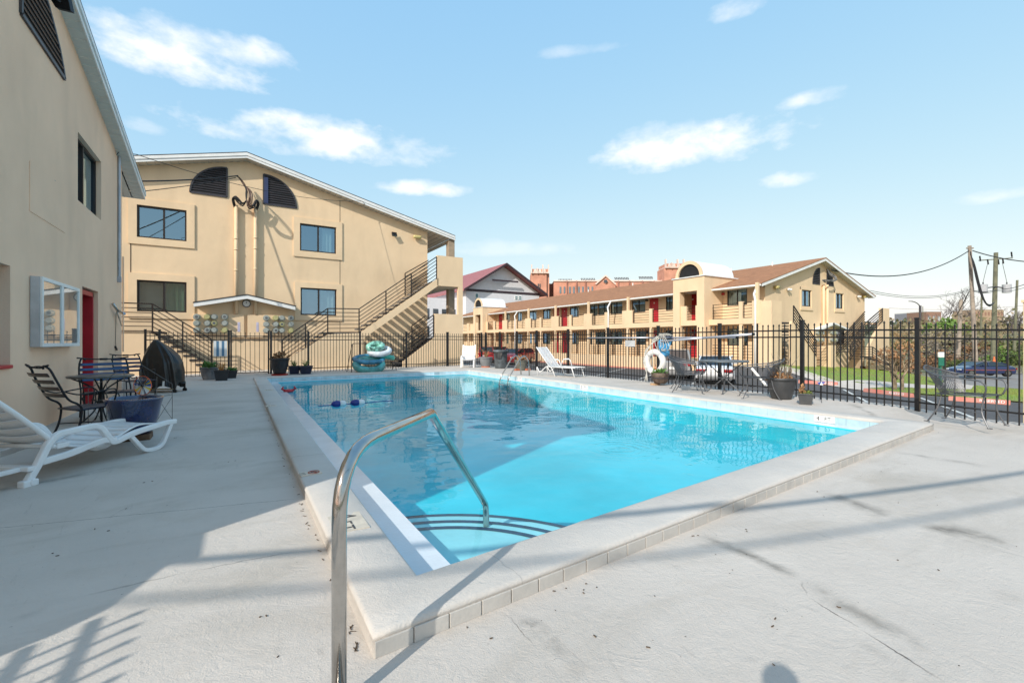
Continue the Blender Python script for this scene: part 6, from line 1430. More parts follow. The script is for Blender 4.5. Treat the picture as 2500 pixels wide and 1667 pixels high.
# sign on the fence
a=sidept(1540,838); sg_=thing('blank_sign','small blank grey sign plate tied to the side fence','sign',(FX(a[0])-.03,a[0],a[1])); m=MB(); m.box(-.004,.004,-.20,.20,-.10,.11); m.build('plate',mat('sign_grey',(.50,.51,.52),.5),sg_,bevel=.004); m=MB(); m.bar((-.006,-.2,.10),(-.006,.2,.10),.012); m.build('top_strip',M_BLACK,sg_)
q=pt(line_px(538,BA,BB)); sg_=thing('striped_sign','small blue and white striped panel tied to the back fence left of the gate','sign',(q[0],q[1]-.03,1.0),math.atan2(1.18,12.9))
for k in range(5):
    m=MB(); m.box(-.20+.08*k,-.12+.08*k,-.006,.006,-.27,.27); m.build('stripe_panel',M_WHITE if k%2==0 else mat('stripe_blue',(.10,.22,.35),.5),sg_)
# --- half barrel planter
th=thing('barrel_planter','brown half barrel planter with green plants on a brick below the life ring','planter',(9.60,8.32,.09)); th.scale=(.82,.82,.80); 
m=MB(); m.lathe([(.17,.06),(.22,.12),(.27,.26),(.285,.40),(.27,.42),(.25,.40),(0,.37)],(0,0,0),28); m.build('barrel',mat('barrel_wood',(.14,.10,.075),.75,var=.35,vs=7),th,smooth=True)
m=MB(); m.lathe([(.268,.235),(.280,.235),(.282,.265),(.270,.265)],(0,0,0),28); m.build('hoop',M_VENT,th)
m=MB(); leaves(m,(0,0,.36),(.25,.25,.16),260,.09,.7); m.build('plant',M_LEAF,th,recalc=False)
m=MB(); leaves(m,(.02,.2,.46),(.06,.06,.2),26,.06,.7); m.build('flower',mat('flower_orange',(.75,.18,.06),.6),th,recalc=False)
m=MB(); m.obox((-.1,.12,.03),(.12,0,0),(0,.10,0),(0,0,.03)); m.build('brick',mat('brick_pale',(.50,.32,.18),.9,var=.2),th)
# --- black mesh dining set
M_MESHC=None
def meshmat():
    m=mat('expanded_mesh',(.07,.072,.08),.45,metal=.3,var=.1); t,b=nodes(m); tcn=N(t,'ShaderNodeTexCoord'); 
    w1=N(t,'ShaderNodeTexVoronoi'); w1.feature='DISTANCE_TO_EDGE'; w1.inputs['Scale'].default_value=62; w1.inputs['Randomness'].default_value=.15; t.links.new(tcn.outputs['Object'],w1.inputs[0])
    t.links.new(math_(t,'LESS_THAN',w1.outputs['Distance'],.17),b.inputs['Alpha']); return m
M_MESHC=meshmat(); M_GMET=mat('grey_iron',(.13,.135,.145),.42,metal=.4,var=.15)
def mesh_chair(loc,rz,lab,arms=True):
    "faces +x, origin at seat centre on the ground"
    th=thing('mesh_armchair',lab,'garden chair',loc,rz,'expanded mesh iron armchairs')
    m=MB(); m.grid(lambda u,v:(-.24+.50*u,(-.25+.50*v)*(1-.1*u),.43-.02*math.sin(u*PI)*math.sin(v*PI)-.02*(1-u)),12,12); m.build('seat',M_MESHC,th,smooth=True,recalc=False)
    m=MB()
    def bk(u,v):
        a=lerp(-1.25,1.25,u); R=.27+.07*v; return (-.02-(R+.02)*math.cos(a)*(.95)-.12*v,R*math.sin(a)*1.0,.42+.40*v*(1-.30*abs(a)/1.25*v))
    m.grid(bk,20,10); m.build('back',M_MESHC,th,smooth=True,recalc=False)
    m=MB(); rim=[bk(i/24,1) for i in range(25)]; 
    l,r=rim[0],rim[-1]; pth=[(.26,l[1]*.93,.43),(.30,l[1]*1.02,.55),(.26,l[1]*1.05,.64)]+[tuple(p) for p in rim]+[(.26,r[1]*1.05,.64),(.30,r[1]*1.02,.55),(.26,r[1]*.93,.43)]
    m.tube(fillet(pth,.05,3),.011,7); m.tube([(-.26,-.24,.42),(.26,-.23,.43),(.27,.23,.43),(-.26,.24,.42)],.010,7,closed=True)
    m.build('rim_frame',M_GMET,th,smooth=True)
    for s in (-1,1):
        m=MB(); m.tube(smooth_path([(.24,s*.22,.42),(.22,s*.24,.22),(.30,s*.27,.0)],4),.010,7); m.obox((.31,s*.27,.006),(.025,0,0),(0,.018,0),(0,0,.005)); m.build('front_leg',M_GMET,th,smooth=False)
        m=MB(); m.tube(smooth_path([(-.22,s*.20,.41),(-.26,s*.24,.20),(-.36,s*.27,.0)],4),.010,7); m.obox((-.37,s*.27,.006),(.025,0,0),(0,.018,0),(0,0,.005)); m.build('back_leg',M_GMET,th,smooth=False)
    m=MB(); m.tube([(-.24,-.22,.22),(.22,-.24,.2)],.006,5); m.tube([(-.24,.22,.22),(.22,.24,.2)],.006,5); m.build('stretcher',M_GMET,th)
    return th
mesh_chair((8.85,6.80,.09),math.radians(-60),'grey mesh armchair left of the round patio table')
mesh_chair((9.5,7.32,.09),math.radians(-75),'grey mesh armchair behind the left end of the patio table')
mesh_chair((9.15,5.42,.09),math.radians(130),'grey mesh armchair right of the round patio table')
mesh_chair((8.98,2.22,.07),math.radians(-95),'grey mesh armchair alone at the right edge of the deck')
tb=thing('patio_table','round grey metal patio table with crossed legs by the fence','table',(9.42,6.35,.09))
m=MB(); m.lathe([(0,.70),(.50,.70),(.515,.71),(.515,.725),(.50,.735),(0,.735)],(0,0,0),40); m.build('table_top',mat('table_slate',(.14,.155,.165),.45,var=.15,vs=6),tb,bevel=.003)
for k in range(4):
    a=k*PI/2+.35; c,s=math.cos(a),math.sin(a); m=MB(); m.tube([(.40*c,.40*s,.70),(-.36*c+.06*s,-.36*s-.06*c,.0)],.012,7); m.obox((-.37*c+.06*s,-.37*s-.06*c,.006),(.025,0,0),(0,.02,0),(0,0,.005)); m.build('leg',M_GMET,tb)
m=MB(); torus(m,(0,0,.34),.12,.008,24,6); m.build('leg_ring',M_GMET,tb)
# umbrella style white strut leaning by the fence
sp_o=thing('umbrella_base_strut','white strut leaning behind the patio table','strut',(10.1,5.7,.09)); m=MB(); m.tube([(-.1,.35,.55),(-.02,-.1,0)],.03,8); m.build('strut_bar',M_WHITE,sp_o); m=MB(); m.obox((0,-.12,.01),(.05,0,0),(0,.05,0),(0,0,.01)); m.build('strut_foot',M_WHITE,sp_o)
# --- big ribbed pot and little trough
th=pot('plant_pot','big charcoal ribbed pot of dead brown leaves against the side fence',(9.42,5.08,.09),.175,.25,.43,M_BIGP,None,ribs=1,n=40)
m=MB(); leaves(m,(0,0,.35),(.23,.23,.17),300,.085,.5); m.build('dead_leaves',M_DRY,th,recalc=False)
m=MB()
for _ in range(26):
    a=random.random()*6.28; r=random.random()*.2; h=.35+random.random()*.45; b_=(r*math.cos(a),r*math.sin(a),.33); e=(b_[0]+random.gauss(0,.11),b_[1]+random.gauss(0,.11),.33+h*.8); m.tube([b_,((b_[0]+e[0])/2+random.gauss(0,.03),(b_[1]+e[1])/2,.33+h*.45),e],[.008,.006,.002],5)
m.build('bare_stem',M_TWIG,th,recalc=False)
th=thing('trough_planter','small grey trough of moss beside the big ribbed pot','planter',(9.02,4.42,.09),.45)
m=MB(); m.lathe([(.17,0),(.23,.19),(.25,.19),(.25,.21),(.22,.21),(.21,.17),(0,.17)],(0,0,0),4); 
for i,v in enumerate(m.v): x,y=v.x,v.y; m.v[i]=Vector(((x-y)*.7071*1.15,(x+y)*.7071*.75,v.z))
m.build('trough',mat('trough_grey',(.085,.09,.095),.6,var=.15),th)
m=MB(); leaves(m,(0,0,.16),(.2,.12,.07),200,.05,.8); m.build('moss',mat('moss',(.20,.26,.05),.8,var=.3,vs=20),th,recalc=False)
m=MB(); leaves(m,(-.1,.05,.18),(.07,.06,.16),30,.07,.8); m.build('dry_plant',M_DRY,th,recalc=False)
pw=thing('pinwheel','small blue and white pinwheel behind the grey trough','pinwheel',(9.45,4.35,.09)); m=MB(); m.bar((0,0,0),(0,0,.36),.006); m.build('stem',M_BLACK,pw)
for k in range(6):
    a=k*PI/3; m=MB(); m.poly([(0,0,.40),(-.01+.0,.07*math.cos(a),.40+.07*math.sin(a)),(-.05,.06*math.cos(a+.7),.40+.06*math.sin(a+.7))]); m.build('vane',MATS['vane_0'] if k%2 else M_WHITE,pw,recalc=False)
# --- fallen twigs and leaf litter on the deck (nobody could count it)
m=MB(); spots=[gp(*p) for p in ((1545,1366),(1330,1452),(1430,1420),(1720,1310),(2005,1207),(1655,1320),(1380,1460),(430,1070),(560,1130),(690,1140),(350,1180),(1900,1520),(2040,1470),(1500,1560),(1200,1560),(2210,1380),(240,1290),(150,1340),(620,1500),(2280,1055),(1420,1440),(1810,1290))]
spots=[p for p in spots if p.y<1.75+(p.x-.4)*.08 or p.x<.42]
for p in spots:
    for _ in range(2):
        a=random.random()*6.28; q=p+Vector((random.gauss(0,.05),random.gauss(0,.05),0)); q.z=deckz(q.x,q.y)+.004; L=.003+random.random()*.007; m.obox(q,(L*math.cos(a),L*math.sin(a),0),(-.0022*math.sin(a),.0022*math.cos(a),.0),(0,0,.0015))
for _ in range(110):
    x=random.uniform(-2.2,9); y=random.uniform(-.5,1.7+.07*x) if x>.4 else random.uniform(.5,14)
    a=random.random()*6.28; L=.0015+random.random()**4*.006; q=Vector((x,y,deckz(x,y)+.003)); m.obox(q,(L*math.cos(a),L*math.sin(a),0),(-.0016*math.sin(a),.0016*math.cos(a),0),(0,0,.001))
for _ in range(36):
    t=random.random(); y=lerp(1.9,9,t*t); x=.43-random.random()*.03; L=.004+random.random()*.014; a=random.gauss(1.5,.5); m.obox((x,y,deckz(x,y)+.004),(L*math.cos(a),L*math.sin(a),0),(-.0018,0.0005,0),(0,0,.0015))
o=m.build('leaf_litter',mat('litter',(.12,.08,.05),.9,var=.4,vs=30),None); tag(o,'scattered twigs and dry leaf crumbs on the pool deck','leaf litter',kind='stuff')

# the photographer's own camera on its column (out of view; only its shadow falls at the bottom edge)
tc_=thing('tripod_camera','camera on a thin column behind the viewpoint, seen only as a round shadow','camera',(-.14,-.08,0),0)
m=MB(); m.ell((0,0,1.365),.062,.062,.062,16,10); m.build('camera_body',M_BLACK,tc_,smooth=True)
m=MB(); m.tube([(0,0,0),(0,0,1.31)],[.02,.035],10); m.build('column',M_BLACK,tc_)
# ================================================================= BUILDINGS FAR BEHIND
def boxbuild(): pass
z1b=zf(1100,600,5.2275)
# grey sided house with maroon roof
YH=70.0; PH=Plane('Y',YH,-1)
h_=thing('siding_house','light grey sided building with maroon roof rising behind the long motel roof','building',(20,YH,0),world=True)
M_SID=mat('grey_siding',(.74,.73,.75),.8,var=.03,vs=2); t,b=nodes(M_SID)
tcn=N(t,'ShaderNodeTexCoord'); sp=N(t,'ShaderNodeSeparateXYZ'); t.links.new(tcn.outputs['Object'],sp.inputs[0]); v=math_(t,'LESS_THAN',math_(t,'FRACT',math_(t,'MULTIPLY',sp.outputs[2],4)),.12)
t.links.new(mix_(t,math_(t,'MULTIPLY',v,.25),b.inputs['Base Color'].links[0].from_socket,(.3,.3,.33)),b.inputs['Base Color'])
M_MAR=mat('maroon_roof',(.34,.12,.12),.7,var=.1,vs=2); M_MTR=mat('dark_trim',(.05,.028,.035),.6)
la=PH.px(*z1b(195,560)); ra=PH.px(*z1b(1130,600)); ap=PH.px(*z1b(668,262)); la=(la[0],(la[1]+ra[1])/2); ra=(ra[0],la[1])
m=MB(); m.wall([(la[0],-1.2),(ra[0],-1.2),(ra[0],ra[1]),(ap[0],ap[1]),(la[0],la[1])],[],PH.P,.1); m.poly([PH.P(ra[0],-1.2),PH.P(ra[0],-1.2)+Vector((0,30,0)),PH.P(*ra)+Vector((0,30,0)),PH.P(*ra)]); m.poly([PH.P(la[0],-1.2),PH.P(la[0],-1.2)+Vector((0,30,0)),PH.P(*la)+Vector((0,30,0)),PH.P(*la)]); m.build('wall',M_SID,h_,recalc=False)
sl=(ap[1]-la[1])/(ap[0]-la[0]); m=MB(); o_=1.0
for (a,b_) in (((la[0]-o_,la[1]-sl*o_),ap),(ap,(ra[0]+o_,ra[1]-sl*o_))):
    m.prism([(a[0],YH-1.4,a[1]+.1),(b_[0],YH-1.4,b_[1]+.1),(b_[0],YH-1.4,b_[1]+.4),(a[0],YH-1.4,a[1]+.4)],(0,32,0))
rfh=m.build('roof',M_MAR,h_)
m=MB()
for (a,b_) in (((la[0]-o_,la[1]-sl*o_),ap),(ap,(ra[0]+o_,ra[1]-sl*o_))): m.prism([(a[0],YH-1.45,a[1]+.0),(b_[0],YH-1.45,b_[1]+.0),(b_[0],YH-1.45,b_[1]+.42),(a[0],YH-1.45,a[1]+.42)],(0,.04,0))
m.build('fascia',M_MTR,rfh)
m=MB(); m.box(la[0],ra[0],YH-.08,YH-.0,la[1]-.35,la[1]+.05); m.build('belt_board',M_MTR,h_)
m=MB(); m.bar((ap[0]-2.6,YH-.9,ap[1]-2.7),(ap[0]+2.6,YH-.9,ap[1]-2.7),.25); m.build('gable_brace',M_MTR,h_)
for (x0_,x1_,y0_,y1_) in ((308,358,605,720),(815,860,640,690),(863,908,640,690)):
    a=PH.px(*z1b(x0_,y1_)); b_=PH.px(*z1b(x1_,y0_)); m=MB(); pbox(m,PH,a[0],b_[0],a[1],b_[1],0,.06); o=m.build('window',M_WHITE,h_); 
    for k in (0,1): m=MB(); zc_=(a[1]+b_[1])/2; pbox(m,PH,a[0]+.15,b_[0]-.15,(a[1]+.12,zc_+.06)[k],(zc_-.06,b_[1]-.12)[k],.06,.08); m.build('pane',mat('far_pane',(.10,.22,.24),.2),o)
m=MB(); m.box(ra[0]-1,ra[0]+4,YH+4,YH+20,ra[1]-1.0,ra[1]+.2); 
m=MB(); a=PH.px(*z1b(985,480)); b_=PH.px(*z1b(1180,598)); m.prism([(a[0],YH+6,a[1]+.3),(b_[0]+.4,YH+6,b_[1]+.4),(b_[0]+.4,YH+6,b_[1]),(a[0],YH+6,b_[1])],(0,14,0)); m.build('rear_roof',M_MAR,h_)
for (x0_,x1_,lab) in ((-4,8.6,0),):
    m=MB(); m.box(la[0]-7,la[0]-.1,YH+3,YH+18,-1.2,la[1]-1.5); wg=m.build('wing',M_SID,h_)
    for k in range(4):
        for r_ in range(2):
            m=MB(); x=la[0]-6.3+k*1.6; z=2.0+r_*3.0; m.box(x,x+.9,YH+2.94,YH+3,z,z+1.8); m.build('wing_window',M_GLASSB,wg)
# brick building with two crenellated towers
bt_=thing('brick_stadium','long red brick collegiate building with two pinnacled towers on the skyline','building',tuple(wf(1450,833,250)),world=True)
M_BRK=mat('red_brick',(.60,.29,.20),.9,var=.12,vs=.25); M_STONE=mat('pale_stone',(.78,.62,.54),.8,var=.1,vs=.5)
M_BRK2=mat('dark_brick',(.36,.17,.13),.9,var=.12,vs=.25)
FB=250.0; Rv=Vector((_c,-_s,0)); Fv=Vector((_s,_c,0))
def FP(x,y,o=0): p=wf(x,y,FB); return p-Fv*o
def fbox(m,x0,y0,x1,y1,o0,o1):
    p=[FP(x,y,o) for o in(o0,o1) for x,y in((x0,y1),(x1,y1),(x1,y0),(x0,y0))]; m.add(p,[(0,1,2,3),(7,6,5,4),(0,4,5,1),(1,5,6,2),(2,6,7,3),(3,7,4,0)])
m=MB(); fbox(m,1352,686,1680,835,-30,0); m.build('wall',M_BRK,bt_)
m=MB(); fbox(m,1352,684.5,1680,687.5,-.2,.6); m.build('parapet_cap',M_STONE,bt_)
m=MB(); fbox(m,1340,688,1356,835,-25,-8); m.build('link_wall',M_BRK2,bt_)
for x0_,x1_,yt in ((1295,1340,657),(1616,1664,644)):
    s_=(x1_-x0_)/45; m=MB(); fbox(m,x0_,yt+13,x1_-7,840,-8,4); fbox(m,x1_-7,yt+13,x1_,840,-10,2.5); o=m.build('tower',M_BRK,bt_)
    m=MB(); fbox(m,x0_+2,yt+3,x1_-3,yt+13,-7,4.5); m.build('tower_crown',M_BRK,o)
    m=MB(); fbox(m,x0_+1,yt+11,x1_-2,yt+13.5,-7,5); m.build('stone_band',M_STONE,o)
    for k in range(4): m=MB(); x=x0_+2+k*(x1_-x0_-5)/3-1; fbox(m,x,yt-7 if k in(0,2,3) else yt+1,x+2.4,yt+14,3.6,5.4); m.build('pinnacle',M_STONE,o)
    for k in range(3): m=MB(); x=x0_+6+k*11; m.poly([FP(x,yt+11,5.1),FP(x+9,yt+11,5.1),FP(x+7,yt+5,5.1),FP(x+4.5,yt+3,5.1),FP(x+2,yt+5,5.1)]); m.build('arch_panel',M_STONE,o,recalc=False)
    for k in range(2): m=MB(); x=x0_+17+k*4; fbox(m,x,yt+38,x+2.6,yt+48,3.9,4.2); m.build('tower_window',M_GLASSB,o)
gx=1476.5; m=MB(); m.prism([FP(1452,695,1.5),FP(1452,730,1.5),FP(1501,730,1.5),FP(1501,695,1.5),FP(gx,674,1.5)],Fv*3); g_o=m.build('gable',M_BRK,bt_)
for a,b_ in (((1452,695),(gx,674)),((gx,674),(1501,695))): m=MB(); m.bar(FP(*a,2),FP(*b_,2),.7); m.build('gable_coping',M_STONE,g_o)
m=MB(); c=FP(gx,688,2.0); m.tube([c,c-Fv*.4],1.0,16); m.build('rose_window',M_GLASSB,g_o); m=MB(); m.tube([c+Fv*.1,c-Fv*.2],1.35,4); m.build('rose_surround',M_STONE,g_o)
for i in range(5):
    x=1356+i*0+[2,27,53,140,175][i] if False else 0
for x in (1366,1376,1389,1399,1411,1421,1434,1444,1512,1522,1545,1556,1578,1588,1601,1608):
    m=MB(); fbox(m,x,700,x+4,716,0,.3); m.build('wall_window',mat('stadium_glass',(.16,.22,.25),.3),bt_)
for x in (1383,1406,1428,1508,1535,1567,1595): m=MB(); fbox(m,x,686,x+2.2,730,0,.8); m.build('buttress',M_BRK2,bt_)
for x0_,x1_,y in ((1365,1395,683),(1420,1452,681),(1503,1535,679),(1563,1594,677)):
    m=MB(); 
    for k in range(9): x=lerp(x0_,x1_,k/8); fbox(m,x,y-3.2,x+1.6,y-1,-3,-2); fbox(m,x+1,y,x+3,y+2,-3,-2)
    m.build('roof_lights',M_MTR,bt_)
# low distant buildings to the right
def far_block(name,lab,x0,x1,yt,F,m_,yb=840,win=None,cap=None):
    p=wf((x0+x1)/2,833,F); th=thing(name,lab,'building',tuple(p),world=True); a,b_=wf(x0,yt,F),wf(x1,yt,F); zb=-3; m=MB()
    m.prism([Vector((a.x,a.y,zb)),Vector((b_.x,b_.y,zb)),Vector((b_.x,b_.y,a.z)),a],Fv*12); m.build('wall',m_,th)
    m=MB(); m.prism([a-Fv*.2,b_-Fv*.2,Vector((b_.x,b_.y,a.z+.5))-Fv*.2,a+Vector((0,0,.5))-Fv*.2],Fv*12.4); m.build('parapet_cap',cap or M_WHITE,th)
    if win:
        for i in range(win[0]):
            for j in range(win[1]):
                x=lerp(x0,x1,(i+.25)/win[0]); x2=lerp(x0,x1,(i+.75)/win[0]); y=lerp(yt,832,(j+.3)/win[1]); y2=lerp(yt,832,(j+.75)/win[1]); m=MB()
                p_=[wf(x,y2,F),wf(x2,y2,F),wf(x2,y,F),wf(x,y,F)]; m.poly([q-Fv*.1 for q in p_]); m.build('window',win[2],th,recalc=False)
    return th
M_TANF=mat('far_tan',(.42,.30,.20),.9,var=.1)
far_block('distant_block','flat grey block just left of the tall fence post on the skyline',2227,2246,764,260,mat('far_grey',(.28,.28,.31),.9))
far_block('distant_block','low brown brick building behind the bare trees on the skyline',2262,2298,761,240,mat('far_brown',(.30,.18,.13),.9,var=.1),win=(3,2,mat('far_win',(.42,.44,.44),.6)))
far_block('distant_block','tall tan and brick apartment block behind the utility poles',2378,2450,756,250,M_TANF,win=(9,4,mat('far_win2',(.30,.17,.12),.8)))
# ================================================================= CARS
def car(lab,loc,rz,L,Wd,H_,col,kind='sedan',light=(.30,.015,.02)):
    "x forward; origin centre on the ground"
    th=thing('parked_car',lab,'car',loc,rz,'cars parked in the lot'); hl=L/2; m=MB()
    if kind=='suv': prof=[(-hl,.35),(-hl-.02,.62),(-hl+.02,1.0),(-hl+.12,1.12)]; roof=[(-hl+.10,1.08),(-hl+.32,H_-.06),(-hl+.6,H_),(.2*L,H_-.03),(.20*L+.55,1.08)]; hood=[(.20*L+.5,1.08),(hl-.25,.92),(hl,.75),(hl,.35)]
    else: prof=[(-hl,.32),(-hl-.02,.55),(-hl+.03,.86),(-hl+.25,.98)]; roof=[(-hl+.62,.98),(-hl+1.25,H_-.05),(-hl+1.7,H_),(.10*L,H_-.04),(.10*L+.85,.96)]; hood=[(.1*L+.8,.97),(hl-.5,.84),(hl-.06,.68),(hl,.34)]
    body=prof+hood
    nS=9
    def sec(y): # narrowing plan
        return 1-.055*abs(y)**3
    pts=body
    vs=[]; 
    for j in range(nS):
        u=-1+2*j/(nS-1); k=sec(u); zdrop=.05*abs(u)**4
        for (x,z) in pts: m.v.append(Vector((x*k,u*Wd/2*(1 if z<.9 else .97),z-zdrop*(z>.7))))
    n=len(pts)
    for j in range(nS-1):
        for i in range(n-1): m.f.append((j*n+i,j*n+i+1,(j+1)*n+i+1,(j+1)*n+i))
    m.f.append(tuple(range(n))); m.f.append(tuple(reversed(range((nS-1)*n,nS*n))))
    m.box(-hl+.1,hl-.1,-Wd/2+.12,Wd/2-.12,.22,.40)
    paint=mat('paint_'+'_'.join(str(int(c*100)) for c in col),col,.22,metal=.25,var=.02,coat=.8)
    b_=m.build('body',paint,th,smooth=False,bevel=.05)
    g=MB(); n=len(roof)
    for s in (-1,1):
        for (x,z) in roof: g.v.append(Vector((x,s*Wd/2*(.93 if z<1.2 else .76),z-.012)))
    for i in range(n-1): g.f.append((i,i+1,n+i+1,n+i))
    g.f.append(tuple(range(n))); g.f.append(tuple(reversed(range(n,2*n)))); g.build('glasshouse',mat('car_glass',(.015,.02,.025),.06,spec=1,var=.05),b_,bevel=.02)
    r=MB(); rr=[p for p in roof if p[1]>H_-.1]; 
    for s in (-1,1):
        for (x,z) in rr: r.v.append(Vector((x,s*Wd/2*.74,z+.012)))
    n=len(rr)
    for i in range(n-1): r.f.append((i,i+1,n+i+1,n+i))
    r.build('roof_panel',paint,b_)
    for s in (-1,1):
        for i in (0,3):
            if i+1<len(roof): q=MB(); q.bar(Vector((roof[i][0],s*Wd/2*.925,roof[i][1])),Vector((roof[i+1][0],s*Wd/2*.765,roof[i+1][1]-.01)),.07); q.build('pillar',paint,b_)
        q=MB(); q.bar(Vector((.0,s*Wd/2*.925,1.0)),Vector((-.05,s*Wd/2*.765,H_-.03)),.07); q.build('pillar',paint,b_)
    for x in (-hl+.82,hl-.9):
        for s in (-1,1):
            w=MB(); w.tube([(x,s*(Wd/2-.20),.33),(x,s*(Wd/2+.01),.33)],.33,22); wh=w.build('wheel',M_BLACK,th,bevel=.02)
            w=MB(); w.tube([(x,s*(Wd/2-.1),.33),(x,s*(Wd/2+.022),.33)],.2,12); w.build('rim',M_STEEL,wh)
            w=MB(); w.tube([(x,s*(Wd/2-.25),.36),(x,s*(Wd/2-.015),.36)],.38,22); w.build('wheel_arch',M_DARK,th)
    for s in (-1,1):
        q=MB(); z=.78 if kind!='suv' else .95; q.obox((-hl+.0,s*(Wd/2-.27),z-.06),(.03,0,0),(0,.22,0),(0,0,.08)); q.build('tail_light',mat('tail_red',light,.25,var=.02),th,bevel=.02)
        q=MB(); q.obox((hl-.08,s*(Wd/2-.28),.64),(.06,0,0),(0,.18,0),(0,0,.06)); q.build('headlight',mat('lamp_clear',(.6,.62,.65),.15),th,bevel=.02)
    q=MB(); q.box(-hl-.05,-hl+.1,-Wd/2+.08,Wd/2-.08,.30,.46); q.build('rear_bumper',mat('bumper_grey',(.18,.18,.18),.5),th,bevel=.03)
    q=MB(); q.box(-hl-.035,-hl-.02,-.26,.26,.62,.75); q.build('number_plate',M_WHITE,th)
    q=MB(); 
    for s in (-1,1): q=MB(); q.obox((.12*L,s*(Wd/2+.08),1.02),(.05,0,0),(0,.10,0),(0,0,.07)); q.build('mirror',paint,th,bevel=.02)
    return th
def g_at(x,F,z): r=(x-1250)/FPX; p=wp(F,r,0); return (p.x,p.y,hz(p.x,p.y))
def cz(x,y): return (x,y,hz(x,y))
car('silver grey estate car parked behind the life ring',cz(23.2,18.9),math.radians(37),4.7,1.85,1.75,(.36,.35,.34),'suv')
car('white saloon car parked behind the round patio table',cz(22.6,15.75),math.radians(34),4.7,1.82,1.45,(.74,.74,.75))
car('dark red car seen behind the rubbish bin, nose to the left',cz(23.6,38.2),math.radians(210),4.5,1.8,1.5,(.34,.03,.03),'suv')
car('bright red pickup style car behind the grey planter',cz(24.0,43.2),math.radians(32),4.7,1.85,1.65,(.62,.02,.03),'suv')
dB=car('dark blue saloon with orange stripe parked by the far grass',(0,0,0),0,4.9,1.85,1.38,(.018,.03,.10))
p=wf(2392,900,43); dB.location=(p.x,p.y,CAMH-43*(917.5-833.5)/FPX); dB.rotation_euler=(0,0,math.radians(180-31-4))
for s in (-1,1): m=MB(); m.box(-2.2,2.2,s*.93-.01,s*.93+.01,.58,.63); m.build('side_stripe',mat('stripe_orange',(.32,.08,.05),.4),dB)
# bicycle leaning between the cars
bc=thing('bicycle','dark bicycle leaning by the railing between the grey and white cars','bicycle',cz(24.9,18.9),math.radians(80))
for x in (-.52,.52): m=MB(); torus(m,(x,0,.34),.33,.018,24,6,Matrix.Rotation(PI/2,3,'X')); m.build('wheel',M_BLACK,bc)
m=MB()
for a,b_ in (((-.52,.34),(-.1,.34)),((-.1,.34),(-.22,.82)),((-.52,.34),(-.2,.75)),((-.1,.34),(.38,.78)),((-.2,.75),(.36,.82)),((.36,.9),(.52,.34))): m.bar((a[0],0,a[1]),(b_[0],0,b_[1]),.03)
m.build('frame',M_BROWN,bc); m=MB(); m.bar((.36,-.25,.95),(.36,.25,.95),.025); m.build('handlebar',M_BLACK,bc); m=MB(); m.ell((-.24,0,.86),.13,.07,.04,8,6); m.build('saddle',M_BLACK,bc)
# ================================================================= SMALL OUTDOOR THINGS BEYOND THE FENCE
p=gp(2296,942,0); F=26.0; q=wf(2295,940,F); z0=hz(q.x,q.y)
ds=thing('pet_waste_station','green post with green and white dispenser box on the lawn','pet waste station',(q.x,q.y,CAMH-F*(942-833.5)/FPX),-.5)
M_DG=mat('dark_green_paint',(.02,.16,.11),.45,var=.1)
k_=F/FPX; m=MB(); m.box(-.05,.05,-.05,.05,-.4,1.7); m.build('post',M_DG,ds)
m=MB(); m.box(-.17,.17,-.14,-.05,1.15,1.62); m.build('box_body',M_DG,ds,bevel=.02); m=MB(); m.box(-.18,.18,-.15,.0,1.62,1.93); m.build('box_lid',M_WHITE,ds,bevel=.05)
# timber retaining walls on the bank
M_TIMB=mat('railway_sleeper',(.12,.065,.04),.9,var=.35,vs=3,bump=.5,bs=12)
for i,(a,b_,F0,F1,lab) in enumerate((((2089,925),(2170,918),27,33,'short dark timber retaining wall across the grass bank'),((2055,881),(2182,903),37,34,'long timber retaining wall below the far right staircase'))):
    A_=wf(*a,F0);B_=wf(*b_,F1); th=thing('retaining_wall',lab,'retaining wall',tuple((A_+B_)/2),world=True)
    for k in range(3 if i==0 else 2): m=MB(); m.bar(A_+Vector((0,0,-.45+.22*k)),B_+Vector((0,0,-.45+.22*k)),.22,.205); m.build('timber',M_TIMB,th,bevel=.015)
def cut_fence(lab,A_,B_,h,m_,step=2.4):
    th=thing('chain_link_fence',lab,'fence',((A_[0]+B_[0])/2,(A_[1]+B_[1])/2,0),world=True); L=math.dist(A_,B_); n=int(L/step)
    g=lambda t:(lambda x,y:Vector((x,y,hz(x,y))))(lerp(A_[0],B_[0],t),lerp(A_[1],B_[1],t))
    for i in range(n+1): q=g(i/n); m=MB(); m.bar(q,q+Vector((0,0,h)),.07); m.build('post',m_,th)
    for zz,nm in ((h,'top_rail'),(.1,'bottom_wire')): m=MB(); [m.bar(g(i/n)+Vector((0,0,zz)),g((i+1)/n)+Vector((0,0,zz)),.045) for i in range(n)]; m.build(nm,m_,th)
    m=MB()
    for i in range(n):
        for k in range(8): m.bar(lerp(g(i/n),g((i+1)/n),k/8)+Vector((0,0,.1)),lerp(g(i/n),g((i+1)/n),(k+2)/8)+Vector((0,0,h)),.010); m.bar(lerp(g(i/n),g((i+1)/n),(k+2)/8)+Vector((0,0,.1)),lerp(g(i/n),g((i+1)/n),k/8)+Vector((0,0,h)),.010)
    m.build('link_mesh',m_,th)
a=wf(2230,880,50); b_=wf(2540,905,46); cut_fence('black chain link fence behind the dark blue car',(a.x,a.y),(b_.x,b_.y),2.0,M_BLACK)
